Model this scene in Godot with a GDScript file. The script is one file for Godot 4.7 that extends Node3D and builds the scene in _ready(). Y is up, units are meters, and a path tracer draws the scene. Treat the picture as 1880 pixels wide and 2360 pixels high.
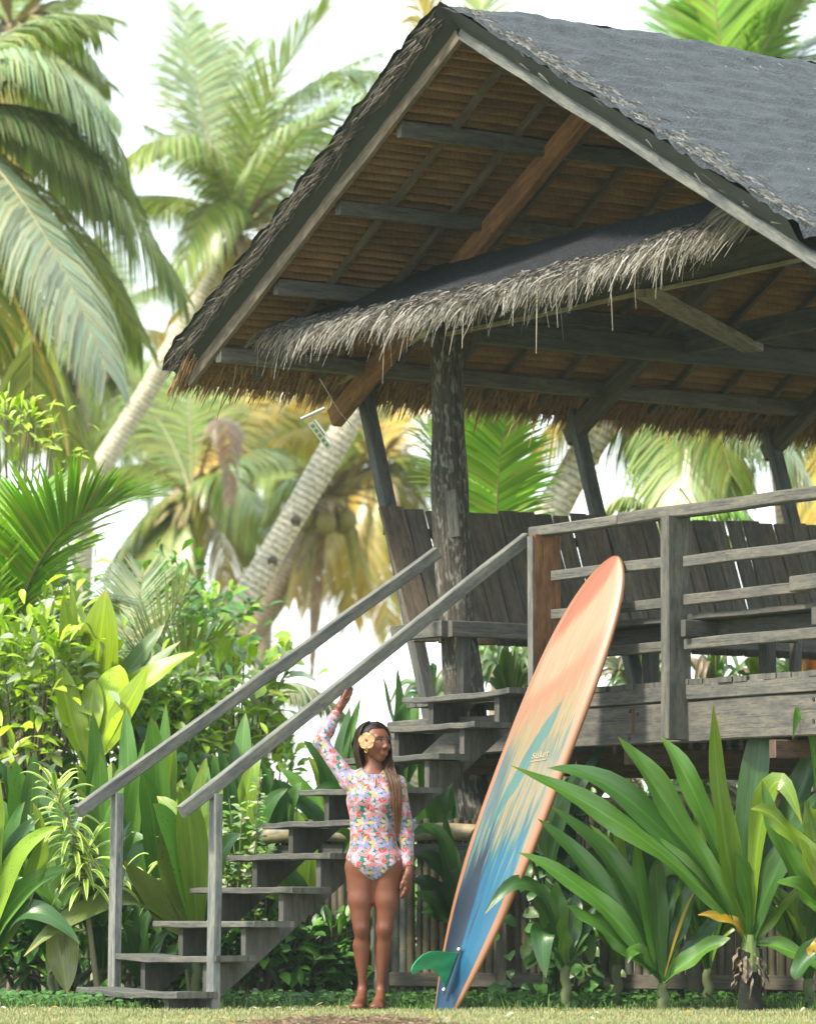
extends Node3D

var rng := RandomNumberGenerator.new()
var nz := FastNoiseLite.new()
var mats := {}
var used := {}

# A builder that collects triangles and commits them as one mesh.
class MB:
	var v := PackedVector3Array()
	var n := PackedVector3Array()
	var uv := PackedVector2Array()
	var c := PackedColorArray()
	var ix := PackedInt32Array()
	var col := Color(1, 1, 1)
	var r: RandomNumberGenerator

	func _init(rr: RandomNumberGenerator) -> void:
		r = rr

	func face(pts: Array, out: Vector3, us: Array) -> void:
		var nn: Vector3 = (pts[2] - pts[0]).cross(pts[1] - pts[0])
		if nn.length_squared() < 1e-16:
			return
		nn = nn.normalized()
		var rev := nn.dot(out) < 0.0
		if rev:
			nn = -nn
		var b := v.size()
		for i in pts.size():
			v.append(pts[i]); n.append(nn); uv.append(us[i]); c.append(col)
		for i in range(1, pts.size() - 1):
			ix.append(b)
			if rev:
				ix.append(b + i + 1); ix.append(b + i)
			else:
				ix.append(b + i); ix.append(b + i + 1)

	# rows x cols points; smooth; front side = dP/drow x dP/dcol
	func grid(P: PackedVector3Array, rows: int, cols: int, us: float = 1.0, vs: float = 1.0, flip := false, cols_c: PackedColorArray = PackedColorArray()) -> void:
		var b := v.size()
		for i in rows:
			for j in cols:
				var q := i * cols + j
				var di: Vector3 = P[mini(i + 1, rows - 1) * cols + j] - P[maxi(i - 1, 0) * cols + j]
				var dj: Vector3 = P[i * cols + mini(j + 1, cols - 1)] - P[i * cols + maxi(j - 1, 0)]
				if cols > 3 and P[i * cols].is_equal_approx(P[i * cols + cols - 1]):
					dj = P[i * cols + (j + 1 if j + 1 < cols else 1)] - P[i * cols + (j - 1 if j > 0 else cols - 2)]
				if dj.length_squared() < 1e-12:
					var i2 := i + 1 if i == 0 else i - 1
					dj = P[i2 * cols + mini(j + 1, cols - 1)] - P[i2 * cols + maxi(j - 1, 0)]
				var nn := di.cross(dj)
				nn = nn.normalized() if nn.length_squared() > 1e-18 else Vector3.UP
				v.append(P[q]); n.append(-nn if flip else nn)
				uv.append(Vector2(float(j) / (cols - 1) * us, float(i) / (rows - 1) * vs))
				c.append(cols_c[q] if cols_c.size() > q else col)
		for i in rows - 1:
			for j in cols - 1:
				var a := b + i * cols + j
				if flip:
					ix.append(a); ix.append(a + cols); ix.append(a + 1)
					ix.append(a + 1); ix.append(a + cols); ix.append(a + cols + 1)
				else:
					ix.append(a); ix.append(a + 1); ix.append(a + cols)
					ix.append(a + 1); ix.append(a + cols + 1); ix.append(a + cols)

	func beam(a: Vector3, b: Vector3, w: float, t: float, up := Vector3.UP, wob := 0.0, seg := 0.35) -> void:
		var ax := (b - a).normalized()
		var s := ax.cross(up)
		s = s.normalized() if s.length() > 0.01 else ax.cross(Vector3(0.3, 0.1, 1)).normalized()
		var u := s.cross(ax)
		var ch := minf(w, t) * 0.11
		var x := w / 2.0
		var y := t / 2.0
		var pr := [Vector2(-x + ch, -y), Vector2(x - ch, -y), Vector2(x, -y + ch), Vector2(x, y - ch), Vector2(x - ch, y), Vector2(-x + ch, y), Vector2(-x, y - ch), Vector2(-x, -y + ch)]
		var L := a.distance_to(b)
		var k := 1 if wob <= 0.0 else maxi(1, int(L / seg))
		var ou := r.randf() * 3.0
		var ov := r.randf() * 3.0
		var rings := []
		for i in k + 1:
			var f := float(i) / k
			var off := Vector3.ZERO
			if wob > 0.0 and i > 0 and i < k:
				off = s * r.randf_range(-wob, wob) + u * r.randf_range(-wob, wob)
			var ring := []
			for p in pr:
				var jx := r.randf_range(-wob, wob) * 0.3
				ring.append(a.lerp(b, f) + off + s * (p.x + jx) + u * (p.y + jx))
			rings.append(ring)
		var per := 0.0
		for j in 8:
			var j2 := (j + 1) % 8
			var e: float = pr[j].distance_to(pr[j2])
			var mid: Vector2 = (pr[j] + pr[j2]) * 0.5
			var out: Vector3 = s * mid.x + u * mid.y
			for i in k:
				var v0 := ov + L * i / k
				var v1 := ov + L * (i + 1) / k
				face([rings[i][j], rings[i][j2], rings[i + 1][j2], rings[i + 1][j]], out, [Vector2(ou + per, v0), Vector2(ou + per + e, v0), Vector2(ou + per + e, v1), Vector2(ou + per, v1)])
			per += e
		for e in 2:
			var cu := []
			for p in pr:
				cu.append(Vector2(ou, ov) + p * 0.5)
			face(rings[0] if e == 0 else rings[k], -ax if e == 0 else ax, cu)

	func tube(path: Array, rad: Array, sides: int, vs := 1.0, us := 1.0, cap := true) -> void:
		var P := PackedVector3Array()
		var rows := path.size()
		var prev := Vector3.ZERO
		for i in rows:
			var T: Vector3 = (path[mini(i + 1, rows - 1)] - path[maxi(i - 1, 0)]).normalized()
			var s: Vector3 = prev - T * prev.dot(T)
			if s.length() < 0.01:
				s = T.cross(Vector3.UP if absf(T.y) < 0.9 else Vector3.RIGHT)
			s = s.normalized()
			prev = s
			var u := s.cross(T)
			for j in sides + 1:
				var an := TAU * (j % sides) / sides
				P.append(path[i] + (s * cos(an) + u * sin(an)) * rad[i])
		grid(P, rows, sides + 1, us, vs, true)
		if cap:
			for e in 2:
				var i: int = 0 if e == 0 else rows - 1
				var ring := []
				var us2 := []
				for j in sides:
					ring.append(P[i * (sides + 1) + j])
					us2.append(Vector2(0.5 + 0.2 * cos(TAU * j / sides), 0.5 + 0.2 * sin(TAU * j / sides)))
				var T2: Vector3 = path[0] - path[1] if e == 0 else path[rows - 1] - path[rows - 2]
				face(ring, T2, us2)

	# a strap leaf along a quadratic curve; nref = side that faces up
	func leaf(a: Vector3, m: Vector3, b: Vector3, w: float, nref: Vector3, fold := 0.5, wave := 0.0, basew := 0.42, peak := 0.42, twist := 0.0, rows := 13, tc := -1.0) -> void:
		var P := PackedVector3Array()
		var C := PackedColorArray()
		var ph := r.randf() * 6.0
		var fr := r.randf_range(9.0, 15.0)
		var tipc := Color(col.r * 1.6 + 0.08, col.g * 1.05, col.b * 0.5)
		for i in rows:
			var t := float(i) / (rows - 1)
			var p := a.lerp(m, t).lerp(m.lerp(b, t), t)
			var T := ((m - a).lerp(b - m, t)).normalized()
			var S := T.cross(nref)
			S = S.normalized() if S.length() > 0.05 else T.cross(Vector3(0.2, 0.1, 1)).normalized()
			var N := S.cross(T)
			if N.dot(nref) < 0.0:
				N = -N
			if twist != 0.0:
				var q := Basis(T, twist * t)
				S = q * S; N = q * N
			var pf := 0.0
			if t < peak:
				var k := t / peak
				pf = lerpf(basew, 1.0, k * k * (3.0 - 2.0 * k))
			else:
				var k2 := (t - peak) / (1.0 - peak)
				pf = pow(maxf(0.0, 1.0 - k2 * k2), 0.85)
			var hw := maxf(w * 0.5 * pf, 0.0008)
			var fo := fold * (1.0 - 0.55 * t)
			for j in 5:
				var x := (j - 2) / 2.0
				var wv := 0.0
				if wave > 0.0:
					wv = sin(t * fr + ph + (1.3 if x > 0 else 0.0)) * wave * absf(x) * pf
				P.append(p + S * x * hw * cos(fo) + N * (absf(x) * hw * sin(fo) + wv))
				C.append(col.lerp(tipc, clampf((t - 0.94) * 14.0, 0, 1)) if tc < 0 else col)
		var mr := rows / 2 - 1
		var fl := (P[mr * 5 + 1] - P[mr * 5]).cross(P[mr * 5 + 5] - P[mr * 5]).dot(nref) > 0.0
		grid(P, rows, 5, 1.0, 1.0, fl, C)

	func straw(p: Vector3, d: Vector3, down: Vector3, L: float, w: float, droop: float) -> void:
		var s := d.cross(Vector3(r.randf_range(-1, 1), r.randf_range(-0.4, 0.4), r.randf_range(-1, 1)))
		s = s.normalized() if s.length() > 0.01 else Vector3.RIGHT
		var P := PackedVector3Array()
		for i in 4:
			var t := i / 3.0
			var q := p + d * L * t + down * droop * t * t * L
			var hw := w * 0.5 * (1.0 - 0.75 * t)
			P.append(q - s * hw); P.append(q + s * hw)
		grid(P, 4, 2)

	# a pinnate palm frond
	func frond(a: Vector3, m: Vector3, b: Vector3, ll: float, cnt: int, hang: float, lw := 0.05, bare := 0.14, ribr := 0.03, ribc := Color(0.25, 0.24, 0.06), tipc := Color(-1, 0, 0)) -> void:
		var base := col
		var path := []
		var rad := []
		for i in 9:
			var t := i / 8.0
			path.append(a.lerp(m, t).lerp(m.lerp(b, t), t))
			rad.append(lerpf(ribr, 0.004, sqrt(t)))
		col = ribc
		tube(path, rad, 5, 1.0, 1.0, false)
		var dn := Vector3.DOWN
		for k in cnt:
			var t := bare + (1.0 - bare) * (k + r.randf() * 0.5) / cnt
			var p := a.lerp(m, t).lerp(m.lerp(b, t), t)
			var T := ((m - a).lerp(b - m, t)).normalized()
			var S := T.cross(Vector3.UP)
			S = S.normalized() if S.length() > 0.12 else T.cross(Vector3(0.35, 0.1, 1)).normalized()
			var N := S.cross(T)
			if N.y < 0:
				N = -N
			var q := (t - bare) / (1.0 - bare)
			var pl := (0.45 + 1.1 * q) if q < 0.5 else 1.0 - 0.62 * pow((q - 0.5) * 2.0, 1.6)
			for sg in [-1.0, 1.0]:
				if r.randf() < 0.04:
					continue
				var L: float = ll * pl * r.randf_range(0.85, 1.12)
				var fw := lerpf(0.35, 1.3, q * q)
				var d: Vector3 = (T * fw + S * sg + N * r.randf_range(0.1, 0.35) * (1.0 - hang)).normalized()
				var wv := T - d * T.dot(d)
				wv = wv.normalized() if wv.length() > 0.05 else S
				var tone := r.randf_range(0.6, 1.35)
				var cc := base
				if tipc.r >= 0.0:
					cc = base.lerp(tipc, clampf(q * 1.2 - 0.2 + r.randf_range(-0.2, 0.2), 0, 1))
				cc = Color(cc.r * tone * r.randf_range(0.85, 1.3), cc.g * tone, cc.b * tone)
				if r.randf() < 0.12:
					cc = cc.lerp(Color(0.40, 0.33, 0.12), 0.5)
				var P := PackedVector3Array()
				var pos := p
				var dd := d
				for i in 4:
					var hw: float = lw * 0.5 * [0.55, 1.0, 0.8, 0.08][i]
					P.append(pos - wv * hw); P.append(pos + wv * hw)
					dd = (dd + dn * hang * (0.25 + 0.5 * i) * r.randf_range(0.7, 1.2)).normalized()
					pos += dd * L / 3.0
				col = cc
				grid(P, 4, 2)
		col = base

	func mesh() -> ArrayMesh:
		var am := ArrayMesh.new()
		if v.is_empty():
			return am
		var arr := []
		arr.resize(Mesh.ARRAY_MAX)
		arr[Mesh.ARRAY_VERTEX] = v
		arr[Mesh.ARRAY_NORMAL] = n
		arr[Mesh.ARRAY_TEX_UV] = uv
		arr[Mesh.ARRAY_COLOR] = c
		arr[Mesh.ARRAY_INDEX] = ix
		am.add_surface_from_arrays(Mesh.PRIMITIVE_TRIANGLES, arr)
		return am

func mb(col := Color(1, 1, 1)) -> MB:
	var m := MB.new(rng)
	m.col = col
	return m

func jit(c: Color, a := 0.15) -> Color:
	var k := rng.randf_range(1.0 - a, 1.0 + a)
	return Color(c.r * k * rng.randf_range(1 - a * 0.2, 1 + a * 0.2), c.g * k, c.b * k * rng.randf_range(1 - a * 0.2, 1 + a * 0.2))

func numbered(called: String) -> String:
	if not used.has(called):
		used[called] = 0
		return called
	used[called] += 1
	return "%s_%03d" % [called, used[called]]

func thing(called: String, label: String, category: String, at := Vector3.ZERO, group := "") -> Node3D:
	var o := Node3D.new()
	o.name = numbered(called)
	add_child(o, true)
	o.position = at
	tag(o, label, category, group)
	return o

func tag(o: Node, label: String, category: String, group := "") -> void:
	o.set_meta("label", label)
	o.set_meta("category", category)
	if group != "":
		o.set_meta("group", group)

func part(parent: Node, called: String, m: MB, mat: String) -> MeshInstance3D:
	var o := MeshInstance3D.new()
	o.name = called
	o.mesh = m.mesh()
	o.material_override = mats[mat]
	parent.add_child(o, true)
	return o

func _ready() -> void:
	rng.seed = 4711
	nz.seed = 3
	nz.frequency = 1.0
	setup_camera_and_light()
	make_materials()
	make_plant_materials()
	make_person_materials()
	build_ground()
	build_hut()
	build_stairs()
	build_fence()
	build_palms()
	build_bushes()
	build_lilies()
	build_surfboard()
	build_person()
	build_small_things()

func setup_camera_and_light() -> void:
	var cam := Camera3D.new()
	cam.name = "camera"
	add_child(cam)
	cam.position = Vector3(0, 0.61, 0)
	cam.rotation_degrees = Vector3(5.7244, 0, 0)
	cam.fov = 14.9787
	cam.near = 0.5
	cam.far = 2000.0
	var at := CameraAttributesPhysical.new()
	at.frustum_focal_length = 12.0 / tan(deg_to_rad(14.9787 / 2.0))
	at.frustum_focus_distance = 22.6
	at.frustum_near = 0.5
	at.frustum_far = 2000.0
	at.exposure_aperture = at.frustum_focal_length / 52.0
	cam.attributes = at
	cam.current = true
	var we := WorldEnvironment.new()
	we.name = "world_environment"
	var e := Environment.new()
	e.background_mode = Environment.BG_SKY
	e.tonemap_mode = Environment.TONE_MAPPER_LINEAR
	e.tonemap_exposure = 2.3
	e.sdfgi_enabled = true
	e.ssao_enabled = true
	e.ssil_enabled = true
	e.fog_enabled = true
	e.fog_density = 0.0005
	e.fog_light_color = Color(0.9, 0.97, 0.95)
	var ps := ProceduralSkyMaterial.new()
	ps.sky_top_color = Color(0.88, 0.96, 1.0)
	ps.sky_horizon_color = Color(0.99, 1.0, 0.97)
	ps.sky_curve = 0.12
	ps.sky_energy_multiplier = 1.0
	ps.ground_bottom_color = Color(0.45, 0.45, 0.38)
	ps.ground_horizon_color = Color(0.8, 0.85, 0.82)
	ps.sun_angle_max = 12.0
	var sk := Sky.new()
	sk.sky_material = ps
	e.sky = sk
	we.environment = e
	add_child(we)
	var sun := DirectionalLight3D.new()
	sun.name = "sun"
	add_child(sun)
	sun.look_at_from_position(Vector3.ZERO, -Vector3(-0.62, 0.85, 0.42), Vector3.UP)
	sun.light_energy = 1.05
	sun.light_angular_distance = 7.0
	sun.light_color = Color(1.0, 0.965, 0.88)
	sun.shadow_enabled = true

func std(called: String, rough := 0.8, vc := true) -> StandardMaterial3D:
	var m := StandardMaterial3D.new()
	m.resource_name = called
	m.roughness = rough
	m.vertex_color_use_as_albedo = vc
	m.cull_mode = BaseMaterial3D.CULL_DISABLED
	mats[called] = m
	return m

func tex(im: Image) -> ImageTexture:
	im.generate_mipmaps()
	return ImageTexture.create_from_image(im)

# streaky neutral grain, brightness around 0.8
func grain_image(w: int, h: int, fx: float, fy: float, crack: float, blotch: float, tint: Color) -> Image:
	var im := Image.create(w, h, false, Image.FORMAT_RGB8)
	for y in h:
		for x in w:
			var a := nz.get_noise_2d(x * fx, y * fy)
			var b := nz.get_noise_2d(x * fx * 2.7 + 91.0, y * fy * 2.2)
			var d := nz.get_noise_2d(x * 0.035 + 40.0, y * 0.012 + 7.0)
			var e := nz.get_noise_2d(x * 0.09 + 140.0, y * 0.06 + 7.0)
			var k := 0.82 + 0.085 * a + 0.075 * b + blotch * d + blotch * 0.5 * e
			if a + 0.5 * b < -crack:
				k *= 0.72
			var tt := clampf(d * 1.5 + 0.3, 0, 1)
			im.set_pixel(x, y, Color(clampf(k * lerpf(1, tint.r, tt), 0.05, 1), clampf(k * lerpf(1, tint.g, tt), 0.05, 1), clampf(k * lerpf(1, tint.b, tt), 0.05, 1)))
	return im

func make_materials() -> void:
	var wood := grain_image(192, 384, 0.21, 0.009, 0.52, 0.22, Color(1.0, 0.98, 0.93))
	var wt := tex(wood)
	var m := std("wood", 0.82)
	m.albedo_color = Color(0.90, 0.90, 0.90)
	m.albedo_texture = wt
	m.uv1_scale = Vector3(2.2, 0.55, 1)
	m.heightmap_enabled = true
	m.heightmap_texture = wt
	m.heightmap_scale = 0.25
	# mottled bark of the round post: pale lichen on dark wood
	var bark := Image.create(160, 512, false, Image.FORMAT_RGB8)
	for y in 512:
		for x in 160:
			var an := TAU * x / 160.0
			var q := Vector3(cos(an), y * 0.012, sin(an))
			var a := nz.get_noise_3dv(Vector3(q.x * 1.5, q.y * 1.7, q.z * 1.5))
			var b := nz.get_noise_3dv(Vector3(q.x * 4.5, q.y * 5.0, q.z * 4.5) + Vector3(9, 9, 9))
			var s := nz.get_noise_3dv(Vector3(q.x * 9.0, q.y * 0.9, q.z * 9.0) + Vector3(3, 2, 9))
			var k := clampf((a + 0.7 * b - 0.10) * 3.2, 0, 1)
			var dark := Color(0.32, 0.29, 0.255) * (0.8 + 0.6 * s + 0.25 * b)
			bark.set_pixel(x, y, dark.lerp(Color(0.53, 0.54, 0.52) * (0.85 + 0.4 * b), k * 0.7))
	var bt := tex(bark)
	m = std("post_bark", 0.9)
	m.albedo_texture = bt
	m.heightmap_enabled = true
	m.heightmap_texture = bt
	m.heightmap_scale = 0.6
	# thatch seen from below
	var th := grain_image(256, 128, 0.22, 0.05, 0.35, 0.25, Color(1.0, 0.93, 0.8))
	m = std("thatch", 0.95)
	m.albedo_color = Color(0.97, 0.96, 0.95)
	m.albedo_texture = tex(th)
	m.uv1_scale = Vector3(1.6, 1, 1)
	m = std("straw", 0.8)
	m.backlight_enabled = true
	m.backlight = Color(0.3, 0.28, 0.2)
	# shade net stretched over the thatch
	var ni := Image.create(512, 512, false, Image.FORMAT_RGB8)
	var nh := Image.create(512, 512, false, Image.FORMAT_RGB8)
	for y in 512:
		for x in 512:
			var a := nz.get_noise_2d(x * 0.02, y * 0.012)
			var b := nz.get_noise_2d(x * 0.14 + 50, y * 0.055)
			var d := nz.get_noise_2d(x * 0.35 + 9, y * 0.16 + 30)
			var k := 0.68 + 0.20 * a + 0.34 * b + 0.30 * d
			var fl := clampf((d + 0.6 * b - 0.42) * 4.0, 0, 1) * 0.75
			var base := Color(0.75 * k, 0.775 * k, 0.80 * k)
			ni.set_pixel(x, y, base.lerp(Color(1.0, 0.98, 0.92), fl))
			var hh := clampf(0.5 + 0.3 * b + 0.22 * d, 0, 1)
			nh.set_pixel(x, y, Color(hh, hh, hh))
	m = std("shade_net", 0.62)
	m.albedo_texture = tex(ni)
	m.uv1_scale = Vector3(2, 2, 1)
	m.heightmap_enabled = true
	m.heightmap_texture = tex(nh)
	m.heightmap_scale = 2.0
	# leaves: parallel veins and a pale midrib
	var li := Image.create(64, 64, false, Image.FORMAT_RGB8)
	for y in 64:
		for x in 64:
			var u := absf(x - 31.5) / 31.5
			var vein := 0.5 + 0.5 * cos(u * 46.0)
			var k := 0.76 + 0.09 * vein + 0.12 * nz.get_noise_2d(x * 0.3, y * 0.06)
			var mid := clampf(1.0 - u * 8.0, 0, 1)
			var cc := Color(k, k, k)
			li.set_pixel(x, y, cc.lerp(Color(1.0, 1.0, 0.9), mid * 0.8))
	var lt := tex(li)
	m = std("leaf", 0.36)
	m.metallic_specular = 0.6
	m.albedo_texture = lt
	m.heightmap_enabled = true
	m.heightmap_texture = lt
	m.heightmap_scale = 0.3
	m.backlight_enabled = true
	m.backlight = Color(0.62, 0.7, 0.2)
	m = std("small_leaf", 0.38)
	m.backlight_enabled = true
	m.backlight = Color(0.62, 0.7, 0.2)
	m = std("palm_leaf", 0.34)
	m.metallic_specular = 0.6
	m.backlight_enabled = true
	m.backlight = Color(0.62, 0.70, 0.24)
	# ringed palm trunk
	var ti := Image.create(96, 384, false, Image.FORMAT_RGB8)
	for y in 384:
		for x in 96:
			var an := TAU * x / 96.0
			var wob := nz.get_noise_3d(cos(an) * 1.5, y * 0.05, sin(an) * 1.5)
			var ring := sin((y + wob * 5.0 + 3.0 * nz.get_noise_2d(y * 0.03, 7.0)) * TAU / 19.2)
			var b := nz.get_noise_3d(cos(an) * 6.0, y * 0.09, sin(an) * 6.0)
			var k := 0.82 + 0.045 * ring + 0.16 * b + 0.22 * wob
			if ring < -0.8:
				k *= 0.8
			ti.set_pixel(x, y, Color(clampf(k, 0, 1), clampf(k * 0.975, 0, 1), clampf(k * 0.92, 0, 1)))
	var tt := tex(ti)
	m = std("palm_trunk", 0.9)
	m.albedo_texture = tt
	m.heightmap_enabled = true
	m.heightmap_texture = tt
	m.heightmap_scale = 1.5
	# bamboo
	var bi := grain_image(64, 256, 0.25, 0.01, 0.6, 0.25, Color(1.0, 0.95, 0.8))
	m = std("bamboo", 0.6)
	m.albedo_texture = tex(bi)
	# lawn
	var gi := Image.create(512, 512, false, Image.FORMAT_RGB8)
	for y in 512:
		for x in 512:
			var a := nz.get_noise_2d(x * 0.02, y * 0.03)
			var b := nz.get_noise_2d(x * 0.11 + 20, y * 0.13)
			var d := nz.get_noise_2d(x * 0.5 + 70, y * 0.6)
			var k := clampf(0.5 + 0.7 * a + 0.5 * b, 0, 1)
			var cc := Color(0.37, 0.42, 0.22).lerp(Color(0.56, 0.50, 0.36), k)
			gi.set_pixel(x, y, cc * (1.0 + 0.35 * d))
	m = std("lawn", 0.95, false)
	m.albedo_texture = tex(gi)
	m.uv1_triplanar = true
	m.uv1_world_triplanar = true
	m.uv1_scale = Vector3(0.35, 0.35, 0.35)
	m = std("grass", 0.7)
	m.backlight_enabled = true
	m.backlight = Color(0.4, 0.45, 0.2)
	std("plain", 0.6)
	std("satin", 0.35)
	m = std("glossy", 0.25)
	m.clearcoat_enabled = true
	m.clearcoat = 0.5
	m.clearcoat_roughness = 0.1
	m = std("metal", 0.35)
	m.metallic = 0.9

# ---------------------------------------------------------------- hut
# the hut's own frame: g along the gable front (towards the near right), h up, r along the ridge (away)
func V(g: float, h: float, r: float) -> Vector3:
	return Vector3(g, h, -r)

func hut_frame(o: Node3D) -> void:
	o.position = Vector3(-1.1006, 0, -22.2)
	o.rotation.y = -atan2(0.8277, 0.5612)

func to_world(p: Vector3) -> Vector3:
	return Basis(Vector3.UP, -atan2(0.8277, 0.5612)) * p + Vector3(-1.1006, 0, -22.2)

const GREY := Color(0.212, 0.202, 0.186)
const DARK := Color(0.115, 0.11, 0.10)
const BROWN := Color(0.20, 0.155, 0.115)
const RUST := Color(0.36, 0.17, 0.075)

func raft(g: float) -> float:
	return 5.70 - 0.56 * absf(g - 0.62)

func stick(o: Node, called: String, a: Vector3, b: Vector3, w: float, t: float, col: Color, wob := 0.004, up := Vector3.UP, mat := "wood") -> MeshInstance3D:
	var m := mb(jit(col, 0.12))
	m.beam(a, b, w, t, up, wob)
	return part(o, called, m, mat)

func build_hut() -> void:
	var o := thing("thatched_hut", "raised open wooden hut with a steep thatched roof under dark shade net", "hut")
	hut_frame(o)
	var RE := 7.6
	# posts
	var posts := [[-1.0, 2.6, -0.46], [3.3, 2.6, -0.1], [-1.15, 7.2, -0.3], [2.1, 7.2, -0.1]]
	for i in 4:
		var pd: Array = posts[i]
		var m := mb()
		var path := []
		var rad := []
		for k in 15:
			var t := k / 14.0
			path.append(V(pd[0] + pd[2] * t + 0.03 * sin(t * 7.0 + i), -0.1 + 4.34 * t, pd[1] + 0.02 * cos(t * 5.0)))
			rad.append(lerpf(0.142, 0.108, t) * (1.0 + 0.07 * sin(t * 19.0 + i) + 0.04 * sin(t * 41.0)))
		m.tube(path, rad, 16, 2.0, 1.0)
		var po := part(o, "post", m, "post_bark")
		if i == 0:
			var m2 := mb(GREY)
			m2.beam(V(-1.27, 3.22, 2.52), V(-1.24, 2.92, 2.53), 0.075, 0.03, Vector3(0.5, 0, 0.85), 0.003)
			var pl := part(po, "patch_block", m2, "wood")
			pl.set_meta("label", "small nailed wooden patch on the post")
	# floor frame
	stick(o, "floor_beam", V(-1.62, 1.638, 2.30), V(4.0, 1.638, 2.30), 0.07, 0.232, GREY * 0.9, 0.004)
	stick(o, "edge_board", V(-0.05, 1.802, 2.272), V(4.0, 1.802, 2.272), 0.045, 0.086, GREY, 0.004)
	stick(o, "floor_beam", V(-1.62, 1.638, 2.36), V(-1.62, 1.638, 7.3), 0.07, 0.232, GREY * 0.8, 0.004)
	stick(o, "floor_beam", V(3.9, 1.638, 2.36), V(3.9, 1.638, 7.3), 0.07, 0.232, GREY * 0.8, 0.004)
	for g in [-0.9, 0.15, 0.98, 2.3]:
		stick(o, "joist", V(g, 1.455, 2.2), V(g, 1.455, 7.3), 0.06, 0.10, Color(0.17, 0.10, 0.075), 0.003)
	for r in [3.6, 5.1, 6.6]:
		stick(o, "joist", V(-1.58, 1.56, r), V(3.86, 1.56, r), 0.06, 0.10, Color(0.13, 0.1, 0.08), 0.003)
	for q in [[2.58, 1.72], [2.58, 1.60], [0.93, 1.72], [0.92, 1.56], [1.0, 1.7], [1.44, 1.6], [1.45, 1.72], [3.1, 1.7]]:
		var bm := mb(Color(0.05, 0.035, 0.03))
		bm.tube([V(q[0], q[1], 2.27), V(q[0], q[1], 2.255)], [0.013, 0.011], 8)
		part(o, "bolt", bm, "plain")
	for q in [[2.62, 1.715, 0.05], [2.62, 1.61, 0.05], [0.955, 1.66, 0.16]]:
		stick(o, "rust_plate", V(q[0], q[1] - q[2] / 2, 2.263), V(q[0] + 0.003, q[1] + q[2] / 2, 2.263), 0.006, 0.028, Color(0.20, 0.085, 0.04), 0.002, Vector3(1, 0, 0))
	var g0 := -1.6
	while g0 < 3.85:
		var w := rng.randf_range(0.115, 0.15)
		if g0 + w * 0.5 > -0.08:
			stick(o, "deck_board", V(g0 + w / 2, 1.862 + rng.randf_range(-0.004, 0.004), 2.25 + rng.randf_range(-0.01, 0.015)), V(g0 + w / 2, 1.862, 7.3), w - 0.009, 0.032, GREY * 0.85, 0.0)
		else:
			stick(o, "deck_board", V(g0 + w / 2, 1.862, 2.40), V(g0 + w / 2, 1.862, 7.3), w - 0.009, 0.032, GREY * 0.8, 0.0)
		g0 += w
	# railing on the front edge
	var rail_r := 2.235
	stick(o, "railing_post", V(1.435, 1.535, 2.20), V(1.41, 2.815, 2.23), 0.17, 0.075, GREY * 0.92, 0.004, Vector3(1, 0, 0))
	stick(o, "railing_post", V(3.86, 1.535, 2.24), V(3.86, 2.8, 2.26), 0.17, 0.085, GREY * 0.75, 0.004, Vector3(1, 0, 0))
	stick(o, "railing_post", V(0.13, 1.88, 2.24), V(0.115, 2.81, 2.25), 0.20, 0.05, RUST, 0.003, Vector3(1, 0, 0)).set_meta("label", "rust stained orange brown plank post at the head of the stairs")
	stick(o, "lit_edge_strip", V(0.13, 1.90, 2.131), V(0.115, 2.80, 2.141), 0.014, 0.052, GREY * 1.4, 0.0, Vector3(1, 0, 0))  # added pale strip, stands for the plank's bright light-facing edge
	stick(o, "top_rail", V(0.02, 2.835, 2.235), V(0.90, 2.838, 2.235), 0.085, 0.062, GREY * 1.15, 0.004)
	stick(o, "top_rail", V(0.904, 2.842, 2.235), V(3.9, 2.848, 2.235), 0.085, 0.07, GREY * 1.1, 0.004)
	stick(o, "rail", V(0.22, 2.555, rail_r), V(1.36, 2.56, rail_r), 0.045, 0.062, GREY, 0.004)
	stick(o, "rail", V(1.50, 2.55, rail_r), V(3.9, 2.565, rail_r), 0.045, 0.066, GREY, 0.004)
	stick(o, "rail", V(0.22, 2.325, rail_r), V(1.36, 2.325, rail_r), 0.045, 0.06, GREY * 0.85, 0.004)
	stick(o, "rail", V(1.50, 2.33, rail_r), V(2.56, 2.335, rail_r), 0.045, 0.062, GREY, 0.004)
	stick(o, "rail", V(2.50, 2.352, 2.19), V(3.9, 2.36, 2.19), 0.05, 0.085, GREY, 0.004)
	stick(o, "rail", V(0.22, 2.075, rail_r), V(1.36, 2.075, rail_r), 0.045, 0.06, GREY * 0.85, 0.004)
	stick(o, "rail", V(1.50, 2.075, rail_r), V(3.9, 2.08, rail_r), 0.045, 0.064, GREY, 0.004)
	# front bench behind the railing
	for k in 3:
		stick(o, "front_bench_plank", V(0.5, 2.235, 2.33 + 0.125 * k), V(3.86, 2.235, 2.33 + 0.125 * k), 0.115, 0.035, GREY * 0.6, 0.003)
	stick(o, "front_bench_rail", V(0.5, 2.17, 2.42), V(3.86, 2.17, 2.42), 0.04, 0.085, DARK, 0.003)
	for g in [0.45, 1.55, 2.7]:
		stick(o, "bench_arm", V(g, 2.165, 2.17), V(g + 0.02, 2.155, 2.98), 0.045, 0.095, GREY * 0.62, 0.003)
		stick(o, "bench_leg", V(g + 0.08, 1.88, 2.72), V(g + 0.08, 2.22, 2.72), 0.085, 0.07, DARK * 1.2, 0.003, Vector3(1, 0, 0))
		stick(o, "bench_brace", V(g + 0.05, 1.88, 2.95), V(g - 0.06, 2.2, 3.05), 0.06, 0.05, DARK * 1.1, 0.003, Vector3(1, 0, 0))
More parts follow.
